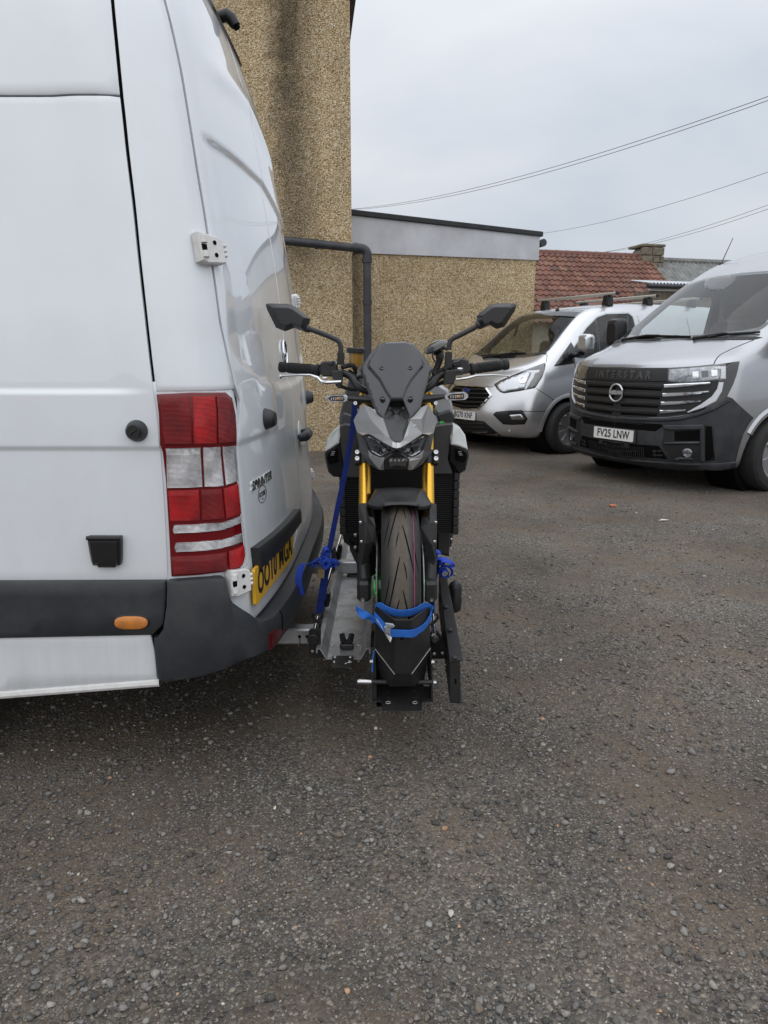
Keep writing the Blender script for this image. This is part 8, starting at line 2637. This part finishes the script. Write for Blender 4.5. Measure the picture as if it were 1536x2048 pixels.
# knee shrouds seen either side of the cowl
for s_ in (-1, 1):
    ws = bsub('side_wing')
    X_ = lambda a: a
    if s_ < 0:
        tank = [(150, 640), (200, 480), (330, 420), (340, 640), (250, 900), (180, 960), (95, 985), (92, 900)]
        T2 = 'bike_dark'
    else:
        tank = [(985, 610), (1020, 500), (1140, 560), (1212, 605), (1262, 790), (1258, 850), (1110, 880), (1000, 760)]
        T2 = 'bike_tank'
    mb = MB(); mb.prism([p6_(a, b, 2.70) for a, b in tank], (0, 0.10, 0), b=.012); mb.build('tank_cover', M[T2], ws)
    if s_ > 0:
        mb = MB(); mb.prism([p6_(a, b, 2.66) for a, b in ((1095, 872), (1225, 822), (1268, 858), (1280, 905), (1245, 965), (1130, 985))], (0, .08, 0), b=.006); mb.build('duct_top', M['bike_black'], ws)
    else:
        mb = MB(); mb.prism([p6_(a, b, 2.66) for a, b in ((110, 880), (140, 846), (250, 880), (240, 960), (150, 985), (95, 1000))], (0, .08, 0), b=.006); mb.build('duct_top', M['bike_dark'], ws)
    if s_ > 0: acc = [(1120, 945), (1150, 935), (1205, 965), (1200, 985), (1130, 990)]
    else: acc = [(160, 1000), (185, 975), (235, 965), (235, 985), (180, 1008)]
    mb = MB(); mb.prism([p6_(a, b, 2.64) for a, b in acc], (0, .05, 0), b=.002); mb.build('frame_tube', M['green'], ws)
    if s_ > 0:
        whi = [p1_(1112, 787, 2.62), p1_(1150, 806, 2.60), p1_(1182, 852, 2.59), p1_(1196, 932, 2.58), p1_(1150, 915, 2.565), p1_(1104, 905, 2.57), p1_(1100, 860, 2.59)]
        dct = [p1_(1102, 908, 2.585), p1_(1150, 918, 2.57), p1_(1197, 936, 2.59), p1_(1202, 965, 2.60), p1_(1184, 1045, 2.62), p1_(1150, 1066, 2.63), p1_(1112, 1022, 2.62), p1_(1090, 990, 2.61)]
        inn = [p1_(1010, 800, 2.60), p1_(1095, 788, 2.60), p1_(1112, 790, 2.60), p1_(1098, 900, 2.60), p1_(1085, 985, 2.60), p1_(1112, 1066, 2.62), p1_(1010, 1066, 2.62), p1_(1005, 950, 2.60)]
        slot = [(1128, 930), (1185, 945), (1190, 975), (1175, 1000), (1130, 990)]
    else:
        whi = [p1_(492, 800, 2.62), p1_(455, 828, 2.60), p1_(425, 868, 2.59), p1_(410, 945, 2.58), p1_(445, 925, 2.565), p1_(486, 898, 2.57), p1_(494, 850, 2.59)]
        dct = [p1_(488, 902, 2.585), p1_(445, 928, 2.57), p1_(408, 950, 2.59), p1_(412, 985, 2.60), p1_(428, 1055, 2.62), p1_(455, 1080, 2.63), p1_(500, 1085, 2.62), p1_(520, 1050, 2.61)]
        inn = [p1_(598, 800, 2.60), p1_(520, 790, 2.60), p1_(494, 800, 2.60), p1_(492, 900, 2.60), p1_(520, 1052, 2.61), p1_(505, 1085, 2.62), p1_(600, 1085, 2.62), p1_(604, 950, 2.60)]
        slot = [(480, 930), (430, 955), (422, 980), (435, 1010), (480, 1000)]
    mb = MB(); mb.prism(whi, (0, 0.10, 0), b=.008); mb.build('wing_panel', M['bike_white'], ws)
    mb = MB(); mb.prism(dct, (0, 0.09, 0), b=.008); dd_ = mb.build('duct', M['bike_black'], ws)
    mb = MB(); mb.prism([p1_(a, b, 2.575) for a, b in slot], (0, 0.02, 0), b=.004); mb.build('vent', M['void'], dd_)
    for q in range(3):
        a, b = (slot[0][0] + (22 + q * 3) * s_, slot[0][1] + 12 + q * 9)
        mb = MB(); mb.box(p1_(a, b, 2.572), (0.012, 0.006, 0.0022)); mb.build('vent_clip', M['zinc'], dd_)
    mb = MB(); mb.prism(inn, (0, 0.06, 0), b=.004); mb.build('inner_panel', M['bike_dark'], ws)
# radiator
rd_ = bsub('radiator')
rl_, rr_ = at(683, 1000, 2.66).x, at(914, 1000, 2.66).x
zt_, zb_ = at(800, 905, 2.66).z, at(800, 1068, 2.66).z
mb = MB(); mb.box(((rl_ + rr_) / 2, 2.68, (zt_ + zb_) / 2), (rr_ - rl_ - .02, .03, zt_ - zb_), b=.004); mb.build('core', M['bike_void'], rd_)
mb = MB()
for k in range(42):
    z_ = zb_ + (zt_ - zb_) * (k + .5) / 42; mb.box(((rl_ + rr_) / 2, 2.662, z_), (rr_ - rl_ - .03, .004, .0022), b=0)
fi = mb.build('fins', M['bike_black'], rd_); fi['kind'] = 'stuff'
for x_ in (rl_ + .004, rr_ - .004):
    mb = MB()
    for k in range(9): mb.box((x_, 2.665, zb_ + (zt_ - zb_) * (k + .5) / 9), (.022, .045, (zt_ - zb_) / 9 * .93), b=.003)
    mb.build('side_tank', M['bike_black'], rd_)
for (poly, Y_) in (([(190, 590), (375, 780), (375, 990), (300, 930), (230, 890), (195, 720)], 2.72), ([(1125, 590), (1290, 590), (1260, 680), (1240, 1030), (1130, 1000)], 2.72)):
    mb = MB(); mb.prism([p7_(a, b, Y_) for a, b in poly], (0, .2, 0), b=.01); mb.build('engine_case', M['bike_black'], bike)
c_ = p7_(1262, 770, 2.85)
mb = MB(); mb.lathe([(0.105, -.06), (0.105, -.01), (.095, .012), (.07, .020), (.045, .022), (.04, .014), (.001, .014)], Vector((c_.x - 0.012, 2.92, c_.z)), (1, 0, 0), 40); ce = mb.build('clutch_cover', M['bike_black'], bike)
for k in range(9):
    a = 2 * math.pi * k / 9; mb = MB(); hexbolt(mb, Vector((c_.x - 0.004, 2.92 + .095 * math.cos(a), c_.z + .095 * math.sin(a))), Vector((1, 0, 0)), .005, .006); mb.build('bolt', M['bolt'], ce)
c_ = p7_(235, 760, 2.86)
mb = MB(); mb.lathe([(0.085, -.05), (0.085, 0), (.075, .015), (.05, .022), (.001, .022)], Vector((c_.x + .02, 2.92, c_.z)), (-1, 0, 0), 36); mb.build('alternator_cover', M['bike_black'], bike)
mb = MB(); mb.prism([p7_(a, b, 2.66) for a, b in ((275, 890), (375, 1000), (410, 1170), (395, 1175), (330, 1060), (285, 960))], (0, .2, 0), b=.006); mb.build('lower_cowl', M['bike_black'], bike)
for (a, b) in ((340, 815), (338, 935), (212, 775)):
    mb = MB(); hexbolt(mb, p7_(a, b, 2.655), Vector((0, -1, 0)), .005, .006); mb.build('bolt', M['bolt'], bike)
mb = MB(); mb.tube([p7_(1262, 782, 2.8), p7_(1280, 790, 2.8)], .007, 8); mb.build('sensor_plug', M['zinc'], bike)
mb = MB(); mb.box((XB, 2.95, 0.55), (0.30, 0.40, 0.34), b=.05); mb.box((XB, 2.85, 0.75), (0.26, 0.22, 0.18), b=.03); mb.build('engine_block', M['bike_void'], bike)
for k in range(4):
    x_ = XB - .09 + .06 * k; mb = MB(); mb.tube(smooth_open([Vector((x_, 2.74, .70)), Vector((x_, 2.67, .60)), Vector((x_ * .8 + XB * .2, 2.70, .42)), Vector((XB + (k - 1.5) * .03, 2.95, .33)), Vector((XB + .05, 3.3, .33))], 5), .019, 10); mb.build('exhaust_pipe', M['bike_black'], bike)
mb = MB(); mb.tube([Vector((XB + .06, 3.25, .36)), Vector((XB + .15, 3.40, .42)), Vector((XB + .17, 3.75, .56))], [.04, .055, .05], 16); mb.build('silencer', M['bike_black'], bike)
for s_ in (-1, 1):
    mb = MB(); mb.tube([Vector((XB + s_ * .11, 3.15, .58)), Vector((XB + s_ * .12, 3.45, .54)), Vector((XB + s_ * .125, 3.70, .515))], [.035, .03, .025], 10); mb.build('swing_arm', M['bike_black'], bike)
    mb = MB(); mb.tube([Vector((XB + s_ * .05, 2.66, 1.02)), Vector((XB + s_ * .14, 2.85, .92)), Vector((XB + s_ * .13, 3.12, .62))], .022, 10); mb.build('frame_spar', M['green'], bike)
rows = []
for (y, w, zt, th) in ((3.20, .09, 1.03, .08), (3.35, .14, 1.00, .09), (3.55, .14, 1.01, .08), (3.62, .11, 1.10, .10), (3.85, .10, 1.15, .09), (3.98, .05, 1.17, .05)):
    rows.append([Vector((XB + w * math.cos(t), y, zt - th / 2 + th / 2 * math.copysign(abs(math.sin(t)) ** .7, math.sin(t)))) for t in np.linspace(0, 2 * math.pi, 25)[:-1]])
mb = MB(); mb.grid(rows, cu=True); mb.add(rows[0], [list(range(24))]); mb.add(rows[-1], [list(range(24))]); mb.build('seat', M['rubber'], bike)
mb = MB(); mb.prism([Vector((XB - .10, y, z)) for y, z in ((3.22, .96), (3.98, 1.12), (3.98, 1.08), (3.6, .95), (3.25, .86))], (.20, 0, 0), b=.006); mb.build('tail', M['bike_dark'], bike)

# ---- phone holder clamped to the bar
ph_ = thing('phone_holder', 'black suction cup phone holder clamped to the motorcycle bar beside the mirror stem', 'phone holder', p1_(1030, 500, YH))
PO = ORIG[ph_.name]
c_ = p1_(1018, 366, YH - .02); ax_ = Vector((-0.45, -0.25, 0.85)).normalized()
mb = MB(); mb.lathe([(.001, .014), (.020, .014), (.034, .008), (.041, 0), (.041, -.004), (.030, -.010), (.020, -.022), (.001, -.024)], c_, ax_, 28); mb.build('cup', M['gloss_black'], ph_)
mb = MB(); mb.tube([c_ - ax_ * .015, p1_(1040, 402, YH - .02), p1_(1042, 425, YH - .015)], [.016, .014, .016], 12); mb.build('joint', M['bike_black'], ph_)
mb = MB(); mb.tube([p1_(1045, 405, YH - .018), p1_(1038, 445, YH - .012), p1_(1025, 480, YH - .01), p1_(1005, 515, YH - .01)], [.014, .012, .011, .012], 12); mb.build('stem', M['bike_black'], ph_)
mb = MB(); mb.tube([p1_(1010, 385, YH - .03), p1_(1060, 372, YH - .04), p1_(1082, 378, YH - .03)], .006, 8); mb.build('lever', M['bike_black'], ph_)
mb = MB(); mb.tube([p1_(1005, 395, YH), p1_(1000, 420, YH), p1_(1015, 450, YH)], .0025, 6); mb.build('tether', M['bike_black'], ph_)

# ================================================================== STRAPS
def webbing(name, col):
    m = mat(name, col, 0.75, var=0.12, var_scale=60, spec=0.3)
    return ribs(m, 160, 0.0006, 'DIAGONAL')
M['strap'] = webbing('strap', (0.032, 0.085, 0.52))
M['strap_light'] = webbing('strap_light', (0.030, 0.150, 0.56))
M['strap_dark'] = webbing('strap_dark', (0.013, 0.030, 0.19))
XD = Vector((1, 0, 0))
# near-side tie-down from the handlebar to the rack's bright bar, with a knotted tail
s1 = thing('tie_down_strap', 'blue ratchet strap with a big knot and hanging tail, between the van and the motorcycle', 'strap', z2at(250, 940, 2.42), 0, 'blue straps holding the motorcycle')
top = [p1_(575, 680, 2.50), p1_(570, 740, 2.49), p1_(558, 850, 2.48), p1_(540, 950, 2.47), p1_(515, 1090, 2.46), z2at(440, 20, 2.46), z2at(405, 180, 2.45), z2at(378, 320, 2.44), z2at(352, 450, 2.43), z2at(335, 520, 2.42)]
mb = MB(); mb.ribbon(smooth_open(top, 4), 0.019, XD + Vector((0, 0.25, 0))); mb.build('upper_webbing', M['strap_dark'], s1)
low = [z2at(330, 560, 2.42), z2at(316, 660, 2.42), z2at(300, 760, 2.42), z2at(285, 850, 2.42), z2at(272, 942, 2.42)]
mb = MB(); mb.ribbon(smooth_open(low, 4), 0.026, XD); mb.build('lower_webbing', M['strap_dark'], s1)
mb = MB(); mb.ribbon([z2at(304, 740, 2.416), z2at(292, 835, 2.416)], 0.027, XD, 0.003); mb.build('stitched_fold', M['strap_dark'], s1)
# ratchet buckle
rt = empty('ratchet', (0, 0, 0), parent=s1); ORIG[rt.name] = ORIG[s1.name]
mb = MB(); mb.prism([z2at(a, b, 2.405) for a, b in ((262, 620), (318, 612), (308, 692), (262, 680))], (0, .012, 0), b=.002); mb.build('handle', mat('brass_zinc', (0.33, 0.27, 0.15), 0.45, metal=0.7, var=.2), rt)
for dx in (0, 60):
    mb = MB(); mb.prism([z2at(a + dx, b, 2.42) for a, b in ((298, 500), (318, 470), (330, 500), (322, 640), (305, 640))], (0, .018, 0)); mb.build('side_cheek', M['steel_black'], rt)
mb = MB(); mb.tube([z2at(300, 530, 2.43), z2at(380, 525, 2.43)], .008, 12); mb.build('spindle', M['zinc'], rt)
# the knot: overlapping loops of webbing
kn = empty('knot', (0, 0, 0), parent=s1); ORIG[kn.name] = ORIG[s1.name]
def loops(parent, centre, specs, m_, w=0.024):
    for (cx, cy, rx, ry, ph, tilt, a0, a1, Y) in specs:
        pts, sd = [], []
        for t in np.linspace(a0, a1, 26):
            x, y = rx * math.cos(t), ry * math.sin(t)
            xr, yr = x * math.cos(ph) - y * math.sin(ph), x * math.sin(ph) + y * math.cos(ph)
            pts.append(z2at(cx + xr, cy + yr, Y + 0.010 * math.sin(t * 1.3)))
            sd.append(Vector((math.sin(tilt) * 0.4, -1.0, 0.55 * math.cos(tilt + t * .3))))
        mb = MB(); mb.ribbon(pts, w, sd); mb.build('loop', m_, parent)
loops(kn, None, [(360, 585, 48, 24, -.05, .3, 0.2, 6.6, 2.395), (358, 586, 30, 14, -.05, .5, 0, 6.3, 2.39), (300, 565, 70, 28, -.35, .2, .4, 5.6, 2.40), (330, 540, 40, 38, .5, .9, .2, 4.8, 2.385), (272, 580, 60, 22, -.2, .1, 2.6, 6.0, 2.41), (322, 520, 26, 44, .2, .7, 0, 5.2, 2.38)], M['strap'], 0.026)
mb = MB(); mb.tube(smooth_open([z2at(a, b, Y) for a, b, Y in ((355, 600, 2.38), (320, 560, 2.372), (300, 590, 2.375), (325, 612, 2.378), (350, 575, 2.372), (310, 535, 2.376), (285, 575, 2.382))], 6), .011, 8, flat=.6); mb.build('core', M['strap'], kn)
tail = [z2at(275, 585, 2.40), z2at(235, 575, 2.395), z2at(190, 585, 2.39), z2at(155, 600, 2.385), z2at(138, 640, 2.38), z2at(128, 700, 2.38), z2at(140, 760, 2.385), z2at(145, 800, 2.39)]
mb = MB(); mb.ribbon(smooth_open(tail, 5), 0.025, [Vector((0.2 + .8 * min(1, i / 18), -.9 + .6 * min(1, i / 18), .6 - .55 * min(1, i / 18))) for i in range(36)]); mb.build('tail', M['strap'], s1)
# far-side tie-down
s2 = thing('tie_down_strap', 'blue strap looped in a bundle beside the black outer rail', 'strap', z2at(1080, 900, 2.35), 0, 'blue straps holding the motorcycle')
low = [z2at(1105, 560, 2.40), z2at(1080, 700, 2.36), z2at(1066, 820, 2.33), z2at(1064, 930, 2.31)]
mb = MB(); mb.ribbon(smooth_open(low, 4), 0.020, Vector((.6, -.8, 0))); mb.build('webbing', M['strap_dark'], s2)
kn2 = empty('knot', (0, 0, 0), parent=s2); ORIG[kn2.name] = ORIG[s2.name]
loops(kn2, None, [(1145, 575, 62, 24, .25, .4, -.4, 5.6, 2.36), (1155, 640, 44, 38, .2, .2, -1.2, 4.6, 2.355), (1150, 650, 26, 24, .2, .6, 0, 6.0, 2.35), (1115, 545, 22, 44, -.3, .9, .5, 5.6, 2.37), (1160, 580, 40, 15, .3, .9, 0, 6.2, 2.345)], M['strap'], 0.026)
# strap round the tyre and chock
s3 = thing('wheel_strap', 'bright blue strap with white label buckled round the front tyre and black chock', 'strap', z2at(840, 1100, 1.86), 0, 'blue straps holding the motorcycle')
upper = [z2at(672, 905, 1.99), z2at(700, 880, 1.965), z2at(745, 905, 1.951), z2at(800, 925, 1.944), z2at(850, 931, 1.942), z2at(905, 926, 1.944), z2at(960, 908, 1.951), z2at(1003, 882, 1.965), z2at(1045, 895, 1.985)]
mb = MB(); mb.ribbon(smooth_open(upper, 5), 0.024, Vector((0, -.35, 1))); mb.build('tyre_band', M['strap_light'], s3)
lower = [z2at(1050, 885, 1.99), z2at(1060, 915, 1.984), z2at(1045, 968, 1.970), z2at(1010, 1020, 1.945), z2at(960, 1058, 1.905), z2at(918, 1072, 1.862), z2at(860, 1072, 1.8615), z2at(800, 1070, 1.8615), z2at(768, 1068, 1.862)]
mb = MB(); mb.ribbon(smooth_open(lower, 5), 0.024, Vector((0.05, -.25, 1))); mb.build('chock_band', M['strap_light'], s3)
left_ = [z2at(655, 945, 1.985), z2at(690, 985, 1.955), z2at(730, 1030, 1.915), z2at(775, 1062, 1.872)]
mb = MB(); mb.ribbon(smooth_open(left_, 5), 0.024, Vector((.35, -.3, 1))); mb.build('chock_band', M['strap_light'], s3)
tail = [z2at(662, 985, 1.975), z2at(640, 965, 1.97), z2at(610, 950, 1.965), z2at(575, 935, 1.965), z2at(545, 905, 1.97), z2at(532, 893, 1.975)]
mb = MB(); mb.ribbon(smooth_open(tail, 5), 0.022, [Vector((.25, -.2 - .6 * math.sin(i * .35), .9)) for i in range(30)]); mb.build('tail', M['strap_light'], s3)
mb = MB(); mb.prism([z2at(a, b, 1.853) for a, b in ((728, 1030), (748, 1010), (772, 1042), (772, 1082), (735, 1072))], (0, .008, 0), b=.0015); mb.build('cam_buckle', M['zinc'], s3)
mb = MB(); mb.prism([z2at(a, b, 1.848) for a, b in ((735, 1000), (790, 1008), (802, 1022), (792, 1034), (765, 1030))], (0, .006, 0), b=.0015); mb.build('thumb_tab', M['zinc'], s3)
mb = MB(); mb.add([z2at(a, b, 1.862) for a, b in ((660, 955), (700, 1010), (735, 1075), (770, 1135), (782, 1100), (765, 1085), (735, 1072), (700, 1000))], [(0, 1, 7), (1, 2, 6, 7), (2, 3, 5, 6), (3, 4, 5)])
for p, y_ in zip(mb.v, (1.985, 1.945, 1.895, 1.858, 1.857, 1.857, 1.88, 1.95)): pass
mb.v = [z2at(a, b, y_) for (a, b), y_ in zip(((660, 955), (700, 1010), (735, 1075), (770, 1135), (782, 1100), (765, 1085), (735, 1072), (700, 1000)), (1.978, 1.94, 1.89, 1.856, 1.855, 1.8555, 1.875, 1.945))]
mb.build('label', M['plate_white'], s3, smooth=False)
hang = [z2at(655, 1190, 1.985), z2at(648, 1260, 1.985), z2at(644, 1340, 1.985)]
mb = MB(); mb.ribbon(hang, 0.004, Vector((1, 0, 0))); mb.build('loose_end', M['strap_light'], s3)
# scraps on the yard
def scrap(px, py, pts, col, label):
    g_ = ground_at(px, py); mb = MB()
    mb.add([g_ + Vector((a, b, .012 + c)) for a, b, c in pts], [list(range(len(pts)))])
    o = mb.build('litter', mat('litter', col, 0.8), None, smooth=False); tag(o, label, 'litter')
    sd_ = o.modifiers.new('t', 'SOLIDIFY'); sd_.thickness = .002
scrap(1325, 1043, [(-.035, -.01, 0), (.02, -.015, .004), (.05, .005, .002), (.0, .012, .006)], (.6, .58, .5), 'pale paper scrap lying on gravel in front of the grey van')
g_ = ground_at(1225, 1014)
mb = MB(); vv, ff = base_stone(1)
mb.add([g_ + Vector((a * .035, b * .022, c * .014 + .012)) * 1.0 if True else None for a, b, c in (vv * (1 + RNG.normal(0, .18, (len(vv), 1))))], [list(f) for f in ff])
tag(mb.build('brick_fragment', mat('brick_fragment', (.42, .17, .09), .85, var=.2, var_scale=30), None, smooth=False), 'orange brick fragment lying on gravel before the grey van', 'brick')
